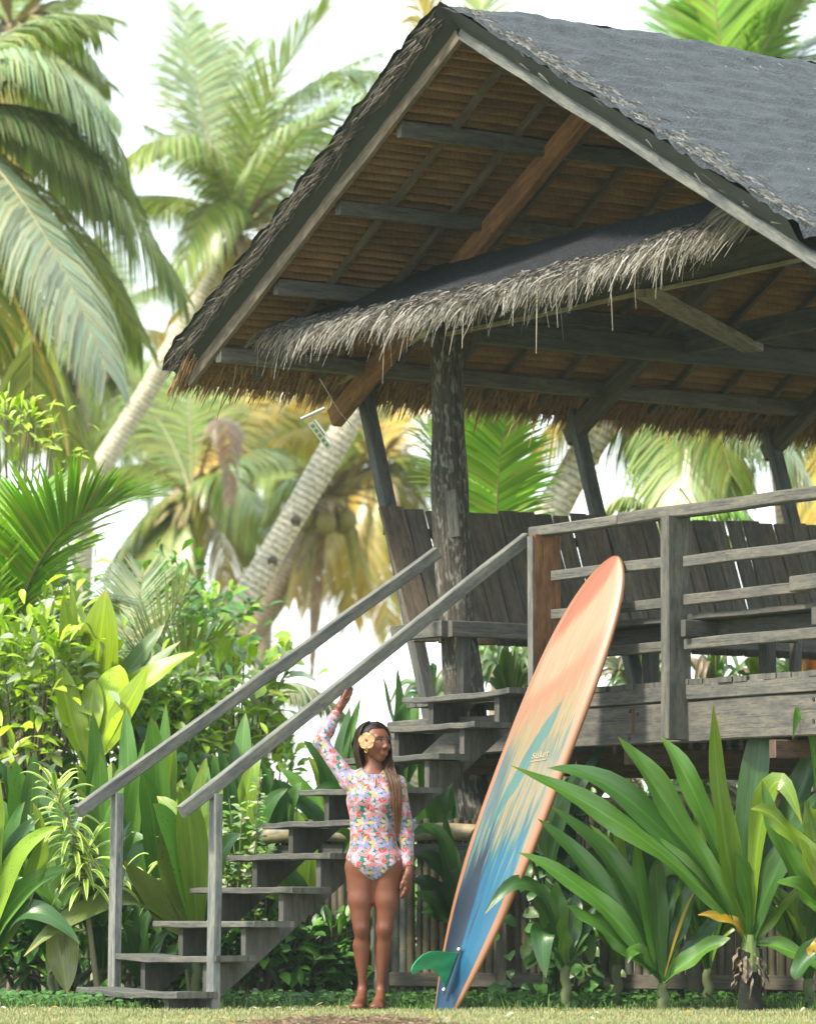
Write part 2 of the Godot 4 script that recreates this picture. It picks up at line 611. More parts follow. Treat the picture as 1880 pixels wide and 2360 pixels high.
	# far bench: seat and outward leaning back boards
	stick(o, "bench_edge", V(-1.02, 2.318, 2.34), V(-1.02, 2.318, 7.2), 0.05, 0.10, GREY * 0.82, 0.004)
	stick(o, "bench_edge", V(-1.62, 2.318, 2.32), V(-1.05, 2.318, 2.32), 0.05, 0.10, GREY * 0.95, 0.004)
	for k in 4:
		stick(o, "bench_seat_plank", V(-1.12 - 0.135 * k, 2.352, 2.36), V(-1.12 - 0.135 * k, 2.352, 7.2), 0.125, 0.034, GREY * 0.75, 0.003)
	for r in [2.5, 4.0, 5.5, 7.0]:
		stick(o, "bench_leg", V(-1.10, 1.88, r), V(-1.10, 2.27, r), 0.07, 0.07, DARK * 1.2, 0.002, Vector3(1, 0, 0))
	var r0 := 2.46
	var bi := 0
	while r0 < 7.3:
		var w := rng.randf_range(0.135, 0.165)
		var top := 3.165 + 0.004 * bi + rng.randf_range(-0.012, 0.012)
		var lean := rng.randf_range(-0.012, 0.012)
		var col := GREY.lerp(BROWN, rng.randf_range(0.4, 1.0)) * rng.randf_range(0.75, 1.2)
		if bi == 0:
			w = 0.2
		stick(o, "back_board", V(-1.66, 2.28, r0 + w / 2 + 0.03), V(-2.0, top, r0 + w / 2 + lean), w - rng.randf_range(0.007, 0.015), 0.024, col, 0.002, Vector3(-0.93, -0.35, 0))
		r0 += w
		bi += 1
	stick(o, "back_rail", V(-1.80, 2.56, 2.5), V(-1.80, 2.56, 7.3), 0.04, 0.07, DARK, 0.003)
	stick(o, "back_rail", V(-1.995, 3.02, 2.5), V(-1.995, 3.02, 7.3), 0.04, 0.06, DARK, 0.003)
	for r in [2.62, 4.35, 6.08]:
		stick(o, "leaning_strut", V(-1.60, 1.70, r), V(-2.42, 3.98, r), 0.10, 0.075, Color(0.15, 0.155, 0.16), 0.004, Vector3(1, 0, 0))
	# roof frame
	stick(o, "ridge_beam", V(0.62, 5.58, 1.62), V(0.62, 5.60, RE), 0.06, 0.14, DARK, 0.004)
	for pd in [[-0.08, 0.05, 0.10], [-0.75, 0.055, 0.09], [-1.46, 0.055, 0.10], [1.32, 0.05, 0.1], [1.99, 0.05, 0.1], [2.7, 0.05, 0.1]]:
		stick(o, "purlin", V(pd[0], raft(pd[0]) - 0.085, 1.32 if pd[0] < 0.6 else 1.7), V(pd[0], raft(pd[0]) - 0.075, RE), pd[1], pd[2], Color(0.16, 0.155, 0.15), 0.005)
	stick(o, "eave_beam", V(-2.08, 4.09, 1.28), V(-2.08, 4.08, RE), 0.07, 0.10, Color(0.22, 0.205, 0.185), 0.004)
	stick(o, "eave_beam", V(3.32, 4.09, 1.7), V(3.32, 4.08, RE), 0.07, 0.10, DARK * 1.5, 0.004)
	for s in [-1.0, 1.0]:
		stick(o, "barge_board", V(0.62 + s * (3.06 if s < 0.0 else 3.32), raft(3.68 if s < 0.0 else 3.94) - 0.03, 1.28), V(0.62 + s * 0.01, 5.70 - 0.03, 1.28), 0.035, 0.09 if s < 0.0 else 0.07, Color(0.23, 0.19, 0.15) if s < 0.0 else Color(0.25, 0.26, 0.26), 0.003)
	var rr := 1.72
	while rr < RE:
		stick(o, "rafter", V(0.60, 5.66, rr), V(-2.35, raft(-2.35) - 0.03, rr + rng.randf_range(-0.03, 0.03)), 0.035, 0.05, Color(0.17, 0.14, 0.11), 0.005)
		stick(o, "rafter", V(0.64, 5.66, rr), V(3.6, raft(3.6) - 0.03, rr), 0.035, 0.05, DARK, 0.005)
		rr += 0.46
	var ti := 0
	for r in [2.42, 4.35, 6.1]:
		var tc: Color = Color(0.38, 0.185, 0.085) if ti == 0 else Color(0.17, 0.145, 0.115)
		var tr := stick(o, "truss_rafter", V(0.36, 5.40, r), V(-2.47, 3.80, r), 0.085, 0.135, tc, 0.0012)
		if ti == 0:
			tr.set_meta("label", "orange brown timber rafter of the front truss")
		stick(o, "truss_rafter", V(0.88, 5.40, r), V(3.7, 3.80, r), 0.085, 0.135, Color(0.17, 0.145, 0.115), 0.003)
		ti += 1
	stick(o, "truss_block", V(0.2, 5.44, 2.33), V(0.78, 5.50, 2.33), 0.10, 0.07, BROWN, 0.01)
	# beams on the posts
	stick(o, "wall_plate", V(-1.2, 4.25, 2.68), V(-1.2, 4.26, RE - 0.2), 0.10, 0.155, DARK * 0.9, 0.004)
	stick(o, "wall_plate", V(2.1, 4.25, 2.68), V(2.1, 4.26, RE - 0.2), 0.10, 0.155, DARK, 0.004)
	stick(o, "front_beam", V(-1.6, 4.35, 2.60), V(3.6, 4.35, 2.60), 0.08, 0.20, DARK * 1.15, 0.004)
	stick(o, "beam_trim", V(-1.6, 4.236, 2.55), V(3.6, 4.238, 2.55), 0.03, 0.025, Color(0.34, 0.30, 0.21), 0.002)
	stick(o, "tie_beam", V(-1.6, 4.30, 4.35), V(3.4, 4.30, 4.35), 0.07, 0.14, DARK, 0.004)
	stick(o, "corner_brace", V(0.80, 4.22, 2.5), V(-0.66, 4.22, 4.5), 0.15, 0.05, Color(0.36, 0.31, 0.25), 0.003)
	var bp := mb(Color(0.40, 0.40, 0.24))
	bp.tube([V(-2.40, 4.03, 2.40), V(-1.95, 4.15, 2.46), V(-1.45, 4.27, 2.48)], [0.022, 0.024, 0.022], 8)
	part(o, "bamboo_pole", bp, "bamboo")
	# thatch courses under the far slope
	var pitch := atan(0.56)
	var down := Vector3(-cos(pitch), -sin(pitch), 0)
	var nrm := Vector3(sin(pitch), -cos(pitch), 0)
	var top0 := V(0.60, 5.725, 0)
	var n_c := 50
	var step := 3.62 / n_c
	for k in n_c:
		var m := mb()
		var cols := 44
		var P := PackedVector3Array()
		var C := PackedColorArray()
		var base := Color(0.42, 0.265, 0.135) * rng.randf_range(0.75, 1.2)
		for i in 4:
			for j in cols:
				var r := 1.30 + (RE - 1.30) * j / (cols - 1.0)
				var s: float = [-0.03, 0.0, 0.5, 1.04][i] * step + step * k
				var off: float = [-0.025, 0.046, 0.024, -0.006][i]
				if i == 1:
					s += rng.randf_range(-0.008, 0.008)
					off += rng.randf_range(-0.010, 0.008)
				P.append(top0 + V(0, 0, r) + down * s + nrm * off)
				C.append(base * rng.randf_range(0.7, 1.25))
		m.grid(P, 4, cols, 30.0, 0.12, false, C)
		part(o, "thatch_course", m, "thatch")
	# outer skin of the roof: net over bumpy thatch
	for s in [-1.0, 1.0]:
		var rows := 90
		var cols := 130
		var P := PackedVector3Array()
		for i in rows:
			for j in cols:
				var q := float(i) / (rows - 1)
				var r := 1.12 + (RE + 0.15 - 1.12) * j / (cols - 1.0)
				var dg := (3.16 if s < 0.0 else 3.28) * q
				var sag := 0.035 * sin((r - 1.1) * 0.9) - 0.03 * sin((r - 1.1) * 0.48)
				var h: float = 5.865 - 0.556 * dg + sag - 0.04 * exp(-dg * dg * 120.0)
				h += 0.030 * nz.get_noise_3d(dg * 2.2, r * 1.3, s * 9.0) + 0.02 * nz.get_noise_3d(dg * 7.0, r * 3.5, s * 9.0)
				h += 0.009 * sin(dg * 30.0 + 2.5 * nz.get_noise_2d(r * 1.2, dg * 2.0)) + 0.012 * nz.get_noise_3d(dg * 16.0, r * 8.0, s)
				if i == rows - 1:
					h -= 0.06
				if j < 3:
					h -= [0.012, 0.004, 0.0][j]
				P.append(V(0.62 + s * dg, h, r + (0.03 * nz.get_noise_2d(dg * 4.0, s * 7.0) if j == 0 else 0.0)))
		var m := mb(Color(0.110, 0.112, 0.116))
		m.grid(P, rows, cols, 1.8, 3.4, s < 0.0)
		part(o, "roof_net", m, "shade_net").set_meta("label", "dark grey shade net over the thatch")
		# the net folded round the verge, and the shaggy thatch showing beside it
		var vm := mb(Color(0.020, 0.024, 0.031))
		var Q := PackedVector3Array()
		for i in 30:
			var dg := 3.12 * i / 29.0
			for j in 5:
				var t := j / 4.0
				var h: float = lerpf(5.845, 5.70, t) - 0.556 * dg + 0.008 * nz.get_noise_2d(dg * 5.0, t * 3.0 + s)
				Q.append(V(0.62 + s * dg, h, [1.135, 1.165, 1.19, 1.22, 1.27][j] + 0.012 * nz.get_noise_2d(dg * 6.0, t * 4.0)))
		vm.grid(Q, 30, 5, 0.07, 1.6, s > 0.0)
		part(o, "verge_net", vm, "plain")
		var st := mb()
		for k in (1300 if s < 0.0 else 25):
			var dg := rng.randf_range(0.02, 3.06)
			st.col = Color(0.13, 0.12, 0.11).lerp(Color(0.05, 0.045, 0.04), rng.randf()) if s > 0 else Color(0.14, 0.115, 0.09).lerp(Color(0.035, 0.03, 0.027), rng.randf())
			var h0: float = 5.85 - 0.556 * dg - rng.randf_range(0.0, 0.11)
			var p := V(0.62 + s * dg, h0, 1.155 + rng.randf_range(-0.02, 0.05))
			var d := Vector3(s * cos(pitch), -sin(pitch), 0) + Vector3(rng.randf_range(-0.2, 0.2), rng.randf_range(-0.25, 0.35), rng.randf_range(0.0, 0.35))
			st.straw(p, d.normalized(), Vector3.DOWN, rng.randf_range(0.05, 0.15), 0.009, rng.randf_range(0, 0.3))
		part(o, "verge_straw", st, "straw").set_meta("kind", "stuff")
		if s > 0.0:
			var st2 := mb()
			for k in 1300:
				var dg := rng.randf_range(0.15, 3.25)
				var rq: float = 1.14 + absf(rng.randfn(0.0, 0.11))
				st2.col = Color(0.15, 0.145, 0.14) * rng.randf_range(0.25, 1.3)
				var h1: float = 5.862 - 0.556 * dg + 0.012
				st2.straw(V(0.62 + dg, h1, rq), (Vector3(cos(pitch), -sin(pitch), 0) + Vector3(rng.randf_range(-0.1, 0.1), rng.randf_range(0, 0.28), rng.randf_range(-0.5, 0.25))).normalized(), Vector3.DOWN, rng.randf_range(0.025, 0.075), 0.008, 0.2)
			for k in 700:
				var dg := rng.randf_range(0.1, 3.2)
				var rq := rng.randf_range(1.3, RE)
				st2.col = Color(0.17, 0.165, 0.155) * rng.randf_range(0.25, 1.4)
				st2.straw(V(0.62 + dg, 5.872 - 0.556 * dg, rq), (Vector3(cos(pitch), -sin(pitch) + rng.randf_range(0.0, 0.25), 0) + Vector3(0, 0, rng.randf_range(-0.6, 0.6))).normalized(), Vector3.DOWN, rng.randf_range(0.02, 0.06), 0.007, 0.2)
			part(o, "edge_straw", st2, "straw").set_meta("kind", "stuff")
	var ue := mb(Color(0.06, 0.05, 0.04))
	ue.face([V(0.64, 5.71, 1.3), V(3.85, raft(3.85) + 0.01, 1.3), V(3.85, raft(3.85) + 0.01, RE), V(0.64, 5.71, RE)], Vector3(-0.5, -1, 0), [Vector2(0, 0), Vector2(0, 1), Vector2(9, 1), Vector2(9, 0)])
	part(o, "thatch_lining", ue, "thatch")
	# rough straw fringe below the far and near eaves
	for s in [-1.0]:
		var fm := mb()
		for k in 6500:
			var r := rng.randf_range(1.2, RE)
			var dg := rng.randf_range(2.88, 3.16)
			fm.col = Color(0.37, 0.24, 0.115).lerp(Color(0.24, 0.135, 0.065), rng.randf()) * rng.randf_range(0.5, 1.25)
			var L := rng.randf_range(0.05, 0.12) * (1.8 if rng.randf() < 0.03 else 1.0)
			var p := V(0.62 + s * dg, raft(0.62 + dg) + rng.randf_range(0.0, 0.08), r)
			var d := Vector3(s * 0.65, -0.75, rng.randf_range(-0.1, 0.45)).normalized()
			fm.straw(p, d, Vector3.DOWN, L, rng.randf_range(0.010, 0.022), 0.35)
		part(o, "eave_fringe", fm, "straw").set_meta("kind", "stuff")
	# apron roof across the gable
	var an := mb(Color(0.055, 0.066, 0.085))
	var AP := PackedVector3Array()
	for i in 10:
		var q := i / 9.0
		for j in 50:
			var x := j / 49.0
			AP.append(apron_at(x, q * (0.83 + 0.05 * sin(x * 25.0) + 0.04 * sin(x * 61.0))) + Vector3(0, 0.012 * nz.get_noise_2d(x * 18.0, q * 5.0), 0))
	an.grid(AP, 10, 50, 1.5, 0.3, false)
	part(o, "apron_net", an, "shade_net").set_meta("label", "dark navy net over the small apron roof")
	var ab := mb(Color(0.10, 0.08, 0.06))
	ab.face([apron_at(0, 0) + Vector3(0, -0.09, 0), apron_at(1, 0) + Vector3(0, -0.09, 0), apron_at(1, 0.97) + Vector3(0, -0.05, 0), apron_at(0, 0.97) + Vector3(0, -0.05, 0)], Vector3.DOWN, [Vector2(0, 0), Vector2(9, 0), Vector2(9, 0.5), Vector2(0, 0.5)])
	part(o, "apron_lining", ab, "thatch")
	stick(o, "apron_batten", apron_at(0.02, 0.9) + Vector3(0, -0.075, 0), apron_at(0.98, 0.9) + Vector3(0, -0.075, 0), 0.05, 0.03, Color(0.34, 0.29, 0.21), 0.003)
	var af := mb()
	# matted dark layer under the edge of the net
	for k in 6000:
		var x := rng.randf()
		var q := rng.randf_range(0.74, 0.985)
		if q < 0.79 + 0.06 * sin(x * 25.0) + 0.04 * sin(x * 61.0):
			q += 0.12
		af.col = Color(0.27, 0.245, 0.22) * rng.randf_range(0.2, 1.05)
		var d := Vector3(rng.randf_range(-0.9, 0.5), -0.42 + rng.randf_range(-0.35, 0.45), 0.80).normalized()
		af.straw(apron_at(x, q) + Vector3(0, rng.randf_range(-0.045, 0.03), 0), d, Vector3(0.1, -1, 0.0), rng.randf_range(0.03, 0.08), rng.randf_range(0.006, 0.014), 0.3)
	# ragged pale bundles along the lip
	for k in 250:
		var x := rng.randf()
		var cd := Vector3(rng.randf_range(-0.75, 0.25), rng.randf_range(-1.0, -0.35), rng.randf_range(0.35, 0.9)).normalized()
		var cl := rng.randf_range(0.05, 0.13) * (1.5 if rng.randf() < 0.15 else 1.0)
		var tone := rng.randf_range(0.5, 1.2)
		for q2 in 11:
			af.col = Color(0.45, 0.43, 0.40).lerp(Color(0.22, 0.185, 0.15), rng.randf()) * tone
			var d := (cd + Vector3(rng.randf_range(-0.4, 0.4), rng.randf_range(-0.3, 0.3), rng.randf_range(-0.3, 0.3))).normalized()
			af.straw(apron_at(clampf(x + rng.randfn() * 0.007, 0, 1), rng.randf_range(0.90, 1.01)) + Vector3(0, rng.randf_range(-0.05, 0.02), 0), d, Vector3(rng.randf_range(-0.5, 0.5), -1, rng.randf_range(-0.3, 0.3)), cl * rng.randf_range(0.6, 1.3), rng.randf_range(0.005, 0.010), rng.randf_range(0.1, 0.9))
	for k in 26:
		var x := rng.randf()
		af.col = Color(0.5, 0.46, 0.38) * rng.randf_range(0.6, 1.1)
		af.straw(apron_at(x, 0.97), Vector3(rng.randf_range(-0.3, 0.3), -1, 0.1).normalized(), Vector3.DOWN, rng.randf_range(0.15, 0.42), 0.007, 0.1)
	part(o, "apron_straw", af, "straw").set_meta("kind", "stuff")
	var ag := mb()
	for k in 420:
		var q := rng.randf()
		ag.col = Color(0.40, 0.37, 0.33) * rng.randf_range(0.25, 1.1)
		ag.straw(apron_at(1.0, 0.2 + 0.7 * q) + Vector3(rng.randf_range(-0.05, 0.35), rng.randf_range(-0.03, 0.09), 0), Vector3(rng.randf_range(-0.7, 0.1), -0.3, 0.6).normalized(), Vector3.DOWN, rng.randf_range(0.12, 0.3), 0.014, 0.4)
	part(o, "apron_end_straw", ag, "straw").set_meta("kind", "stuff")

func apron_at(x: float, q: float) -> Vector3:
	var a := V(lerpf(-1.28, 1.95, x), 4.665, 2.42)
	var b := V(lerpf(-2.36, 2.68, x), 4.235 + 0.012 * sin(x * 23.0) - 0.07 * sin(x * PI), 1.52)
	return a.lerp(b, q)

# ---------------------------------------------------------------- stairs, fence
func build_stairs() -> void:
	var o := thing("staircase", "weathered open wooden staircase of ten plank treads with two slanted handrails", "staircase")
	hut_frame(o)
	var run := 0.255
	var rise := 0.197
	for k in 10:
		var r0 := -0.27 + run * k
		var h := 0.105 + rise * k
		var col := Color(0.20, 0.195, 0.18) * rng.randf_range(0.8, 1.15)
		var m := mb(jit(col, 0.1))
		m.beam(V(-1.09, h - 0.017, r0 + 0.135), V(0.05, h - 0.017, r0 + 0.135), 0.27, 0.035, Vector3.UP, 0.004, 0.12)
		var bow := rng.randf_range(-0.006, 0.016)
		var tilt := rng.randf_range(-0.012, 0.012)
		for q in m.v.size():
			var gx := (m.v[q].x + 0.52) / 0.57
			m.v[q] += Vector3(0, bow * (gx * gx - 0.4) + tilt * gx * 0.5, 0)
		part(o, "tread", m, "wood")
	for g in [-0.84, -0.14]:
		# saw-toothed carriage
		var prof := PackedVector2Array()
		prof.append(Vector2(-0.22, -0.06))
		for k in 10:
			var r0 := -0.27 + run * k + 0.045
			var h := 0.105 + rise * k - 0.036
			prof.append(Vector2(r0, h))
			if k < 9:
				prof.append(Vector2(r0 + run, h))
		prof.append(Vector2(2.40, 0.105 + rise * 9 - 0.036))
		prof.append(Vector2(-0.05, -0.06))
		var tris := Geometry2D.triangulate_polygon(prof)
		var m := mb(Color(0.115, 0.11, 0.10) if g < -0.5 else Color(0.165, 0.16, 0.15))
		var th := 0.05
		for i in range(0, tris.size(), 3):
			for sd in [-1.0, 1.0]:
				var pts := []
				var us := []
				for q in 3:
					var pp: Vector2 = prof[tris[i + q]]
					pts.append(V(g + sd * th / 2, pp.y, pp.x))
					us.append(pp)
				m.face(pts, Vector3(sd, 0, 0), us)
		for i in prof.size():
			var a: Vector2 = prof[i]
			var b: Vector2 = prof[(i + 1) % prof.size()]
			var e := b - a
			var out := Vector3(0, e.x, e.y)
			if i == prof.size() - 2 or i == prof.size() - 1:
				out = Vector3(0, -1, -0.5)
			m.face([V(g - th / 2, a.y, a.x), V(g + th / 2, a.y, a.x), V(g + th / 2, b.y, b.x), V(g - th / 2, b.y, b.x)], out, [Vector2(0, a.y), Vector2(0.05, a.y), Vector2(0.05, b.y), Vector2(0, b.y)])
		part(o, "stringer", m, "wood")
	stick(o, "handrail", V(0.0, 1.118, -0.215), V(0.0, 2.80, 2.20), 0.056, 0.074, Color(0.29, 0.29, 0.28), 0.004)
	stick(o, "handrail", V(-1.12, 1.14, -0.255), V(-1.12, 2.80, 2.31), 0.056, 0.074, Color(0.27, 0.27, 0.26), 0.004)
	stick(o, "handrail_post", V(0.0, -0.05, 0.0), V(0.0, 1.225, 0.01), 0.055, 0.075, Color(0.34, 0.35, 0.35), 0.003, Vector3(1, 0, 0))
	stick(o, "handrail_post", V(-1.12, -0.05, 0.0), V(-1.12, 1.255, 0.01), 0.055, 0.075, Color(0.32, 0.33, 0.325), 0.003, Vector3(1, 0, 0))
	stick(o, "support_post", V(-0.20, -0.05, 1.28), V(-0.20, 0.93, 1.28), 0.05, 0.09, Color(0.16, 0.165, 0.15), 0.003, Vector3(1, 0, 0))

func build_fence() -> void:
	var o := thing("bamboo_fence", "low fence of upright bamboo canes with pole rails, under the raised hut", "fence")
	var A := Vector3(-1.55, 0, -25.1)
	var B := Vector3(2.75, 0, -22.75)
	var L := A.distance_to(B)
	var d := (B - A) / L
	var nf := Vector3(-d.z, 0, d.x)
	if nf.z < 0:
		nf = -nf
	var s := 0.0
	while s < L:
		var rad := rng.randf_range(0.02, 0.03)
		var p := A + d * (s + rad) + nf * rng.randf_range(-0.006, 0.006)
		var left := s < L * 0.47
		var top := rng.randf_range(1.08, 1.13) if left else rng.randf_range(1.15, 1.19)
		var col := Color(0.27, 0.235, 0.16).lerp(Color(0.36, 0.29, 0.185), rng.randf()) * rng.randf_range(0.38, 0.82)
		if rng.randf() < 0.2:
			col = Color(0.24, 0.25, 0.235) * rng.randf_range(0.7, 1.2)
		var m := mb(col)
		var path := []
		var rr := []
		var lean := rng.randf_range(-0.012, 0.012)
		var nodes := 5
		var ph := rng.randf() * 0.15
		path.append(p + Vector3(0, -0.02, 0)); rr.append(rad)
		for k in nodes:
			var y := (k + 0.5) * top / nodes + ph - 0.07
			for q in [[-0.012, 1.0], [0.0, 1.13], [0.012, 1.0]]:
				path.append(p + d * lean * y + Vector3(0, y + q[0], 0))
				rr.append(rad * q[1] * (1.0 - 0.06 * y))
		path.append(p + d * lean * top + Vector3(0, top, 0)); rr.append(rad * 0.93)
		m.tube(path, rr, 8, 2.0, 0.2)
		part(o, "cane", m, "bamboo")
		s += rad * 2.0 + 0.003
	for q in [[0.0, 0.495, 1.035, 0.052], [0.53, 1.0, 1.205, 0.045]]:
		var m := mb(Color(0.42, 0.36, 0.25))
		var path := []
		var rr := []
		for k in 14:
			var t: float = lerpf(q[0], q[1], k / 13.0)
			path.append(A + d * L * t + nf * (0.075 if q[0] < 0.1 else 0.0) + Vector3(0, q[2] + 0.012 * sin(k * 1.3), 0))
			rr.append(q[3] * (1.08 if k % 4 == 1 else 1.0))
		m.tube(path, rr, 12, 3.0, 0.3)
		part(o, "pole_rail", m, "bamboo")
	stick(o, "plank_rail", A + d * L * 0.56 + nf * 0.05 + Vector3(0, 0.97, 0), A + d * L + nf * 0.05 + Vector3(0, 1.0, 0), 0.03, 0.11, Color(0.115, 0.115, 0.12), 0.003)
	stick(o, "plank_rail", A + d * L * 0.30 + nf * 0.05 + Vector3(0, 0.14, 0), A + d * L + nf * 0.05 + Vector3(0, 0.14, 0), 0.03, 0.085, Color(0.22, 0.20, 0.165), 0.003)
	stick(o, "plank_rail", A + d * L * 0.02 + nf * 0.05 + Vector3(0, 0.93, 0), A + d * L * 0.50 + nf * 0.05 + Vector3(0, 0.93, 0), 0.03, 0.08, Color(0.17, 0.165, 0.15), 0.003)
	for t in [0.505, 0.765, 0.985, 0.02]:
		stick(o, "fence_post", A + d * L * t + nf * 0.09 + Vector3(0, -0.05, 0), A + d * L * t + nf * 0.09 + Vector3(0, 0.95 if t != 0.765 else 0.55, 0), 0.075, 0.05, Color(0.21, 0.18, 0.15), 0.004, nf)

# ---------------------------------------------------------------- ground
func build_ground() -> void:
	var m := mb()
	m.face([Vector3(-600, 0, 100), Vector3(600, 0, 100), Vector3(600, 0, -1400), Vector3(-600, 0, -1400)], Vector3.UP, [Vector2(0, 0), Vector2(1, 0), Vector2(1, 1), Vector2(0, 1)])
	var g := part(self, "lawn", m, "lawn")
	g.set_meta("kind", "structure")

# ---------------------------------------------------------------- plants
const LG := Color(0.136, 0.320, 0.041)
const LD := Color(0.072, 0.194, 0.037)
const LSHADE := Color(0.040, 0.108, 0.028)  # darker leaf green, the shade these plants stand in put into it
const LY := Color(0.263, 0.416, 0.035)
const LY2 := Color(0.358, 0.468, 0.050)
const LB := Color(0.389, 0.546, 0.019)
const LYEL := Color(0.55, 0.36, 0.03)
const LSP := Color(0.15, 0.20, 0.03)
const LPALE := Color(0.40, 0.42, 0.13)
const LPG := Color(0.204, 0.312, 0.120)
const LDRY := Color(0.33, 0.24, 0.13)
const LOR := Color(0.60, 0.19, 0.02)
const PG := Color(0.208, 0.287, 0.045)
const PS := Color(0.265, 0.358, 0.164)
const PS2 := Color(0.312, 0.372, 0.228)
const PB := Color(0.195, 0.390, 0.030)
const PY := Color(0.462, 0.319, 0.039)
const PYG := Color(0.273, 0.286, 0.052)
const PD := Color(0.24, 0.15, 0.09)

func lily_at(called: String, label: String, category: String, base: Vector3, crown: Vector3, group: String) -> Node3D:
	var o := thing(called, label, category, base, {"crinum_lily": "strap leaf lilies around the hut and stairs", "pandanus": "grassy pandanus clumps behind the hut"}.get(called, group))
	var m := mb(Color(0.10, 0.12, 0.045) if crown.y < 0.4 or label.begins_with("large crinum") else Color(0.06, 0.08, 0.03))
	var path := []
	var rad := []
	var big := crown.y > 0.25 and label.begins_with("large crinum")
	for k in 8:
		var t := k / 7.0
		path.append(Vector3(0, -0.03, 0).lerp(crown, t) + Vector3(0.01 * sin(k * 2.0), 0, 0))
		rad.append(lerpf(0.075, 0.05, t) * (1.0 + 0.1 * sin(k * 2.4)) if big else lerpf(0.034, 0.028, t) if crown.y < 0.4 else 0.02)
	m.tube(path, rad, 10, 1.0, 1.0)
	part(o, "stem", m, "post_bark" if big else "plain")
	if big:
		# dry leaf bases wrapped round the stump
		for k in 30:
			var an := rng.randf() * TAU
			var y := rng.randf_range(0.16, 0.36)
			var d := Vector3(cos(an), 0, sin(an))
			var h := mb(Color(0.17, 0.125, 0.085) * rng.randf_range(0.35, 1.3))
			h.leaf(d * 0.06 + Vector3(0, y, 0), d * rng.randf_range(0.07, 0.10) + Vector3(0, y - 0.03, 0), d * rng.randf_range(0.07, 0.12) + Vector3(rng.randf_range(-0.03, 0.03), y - rng.randf_range(0.06, 0.15), 0), rng.randf_range(0.015, 0.045), d, 0.3, 0.008)
			part(o, "dry_sheath", h, "plain")
		var gm := mb(Color(0.20, 0.30, 0.06))
		gm.tube([crown + Vector3(0, -0.16, 0), crown + Vector3(0, -0.05, 0), crown + Vector3(0, 0.05, 0)], [0.06, 0.058, 0.04], 10)
		part(o, "leaf_base", gm, "leaf")
	return o

func lf(p: Node3D, a: Vector3, c: Vector3, b: Vector3, w: float, col: Color, tw := 0.0, wave := 0.012) -> void:
	var v := b - a
	var hz := Vector3(v.x, 0, v.z)
	var up := clampf(v.y / v.length(), -1, 1)
	var ref := Vector3.UP * (1.0 - 0.6 * absf(up)) + Vector3(0, 0, 1.15)
	if hz.length() > 0.05:
		ref -= hz.normalized() * up * 0.6
	var m := mb(jit(col, 0.14))
	m.leaf(a, c, b, w * 1.45, ref.normalized(), rng.randf_range(0.2, 0.6), wave * 1.5, 0.42, rng.randf_range(0.36, 0.5), tw, 14)
	part(p, "leaf", m, "leaf_spotted" if col == LSP or (rng.randf() < 0.14 and w > 0.05) else "leaf")

func palm_at(label: String, base: Vector3, mid: Vector3, top: Vector3, r0: float, r1: float) -> Node3D:
	var young := r0 < 0.13
	var o := thing("young_palm" if young else "palm_tree", label, "palm", base, "small young palms" if young else "coconut palms behind the hut")
	var m := mb(Color(0.74, 0.69, 0.61) if label.contains("pale") or label.contains("tall upright") else Color(0.40, 0.32, 0.25))
	var c := mid * 2.0 - top * 0.5
	var path := []
	var rad := []
	var n := 60
	var L := 0.0
	for k in n:
		var t := k / (n - 1.0)
		var q := Vector3(0, -0.1, 0).lerp(c, t).lerp(c.lerp(top, t), t)
		if k > 0:
			L += q.distance_to(path[k - 1])
		path.append(q)
		rad.append(lerpf(r0, r1, t) * (1.0 + 0.5 * exp(-t * 14.0)) * (1.0 + (0.008 if k % 2 == 0 else -0.006)) * (1.0 + 0.05 * sin(t * 31.0)))
	m.tube(path, rad, 14, L / 1.25, 1.0)
	part(o, "trunk", m, "palm_trunk")
	if label.contains("notches"):
		for t in [0.464, 0.516, 0.567, 0.40]:
			var q := Vector3(0, -0.1, 0).lerp(c, t).lerp(c.lerp(top, t), t)
			var rr := lerpf(r0, r1, t)
			var dv := Vector3(0.42, -0.1, 0.9).normalized()
			var nm2 := mb(Color(0.07, 0.045, 0.035))
			nm2.tube([q + dv * rr * 0.5, q + dv * rr * 1.0, q + dv * rr * 1.05 + Vector3(0, -0.012, 0)], [0.055, 0.052, 0.03], 10)
			part(o, "notch", nm2, "plain")
	if not young:
		var h := mb()
		for k in 26:
			var an := rng.randf() * TAU
			h.col = Color(0.24, 0.15, 0.08).lerp(Color(0.34, 0.30, 0.10), rng.randf()) * rng.randf_range(0.5, 1.2)
			var d := Vector3(cos(an), rng.randf_range(-0.6, 0.9), sin(an))
			h.leaf(top + d * 0.08, top + d * 0.4 + Vector3(0, 0.1, 0), top + d * rng.randf_range(0.6, 1.0) + Vector3(0, rng.randf_range(-0.4, 0.2), 0), 0.13, Vector3.UP, 0.6, 0.02)
		part(o, "leaf_bases", h, "plain")
		for k in 5:
			var an := TAU * k / 5.0 + 0.4
			var nm := SphereMesh.new()
			nm.radius = 0.13; nm.height = 0.30; nm.radial_segments = 12; nm.rings = 8
			var mi := MeshInstance3D.new()
			mi.name = "coconut"
			mi.mesh = nm
			mi.material_override = mats["husk"]
			mi.position = top + Vector3(cos(an) * 0.26, -0.28 - 0.05 * (k % 2), sin(an) * 0.26)
			o.add_child(mi, true)
	return o

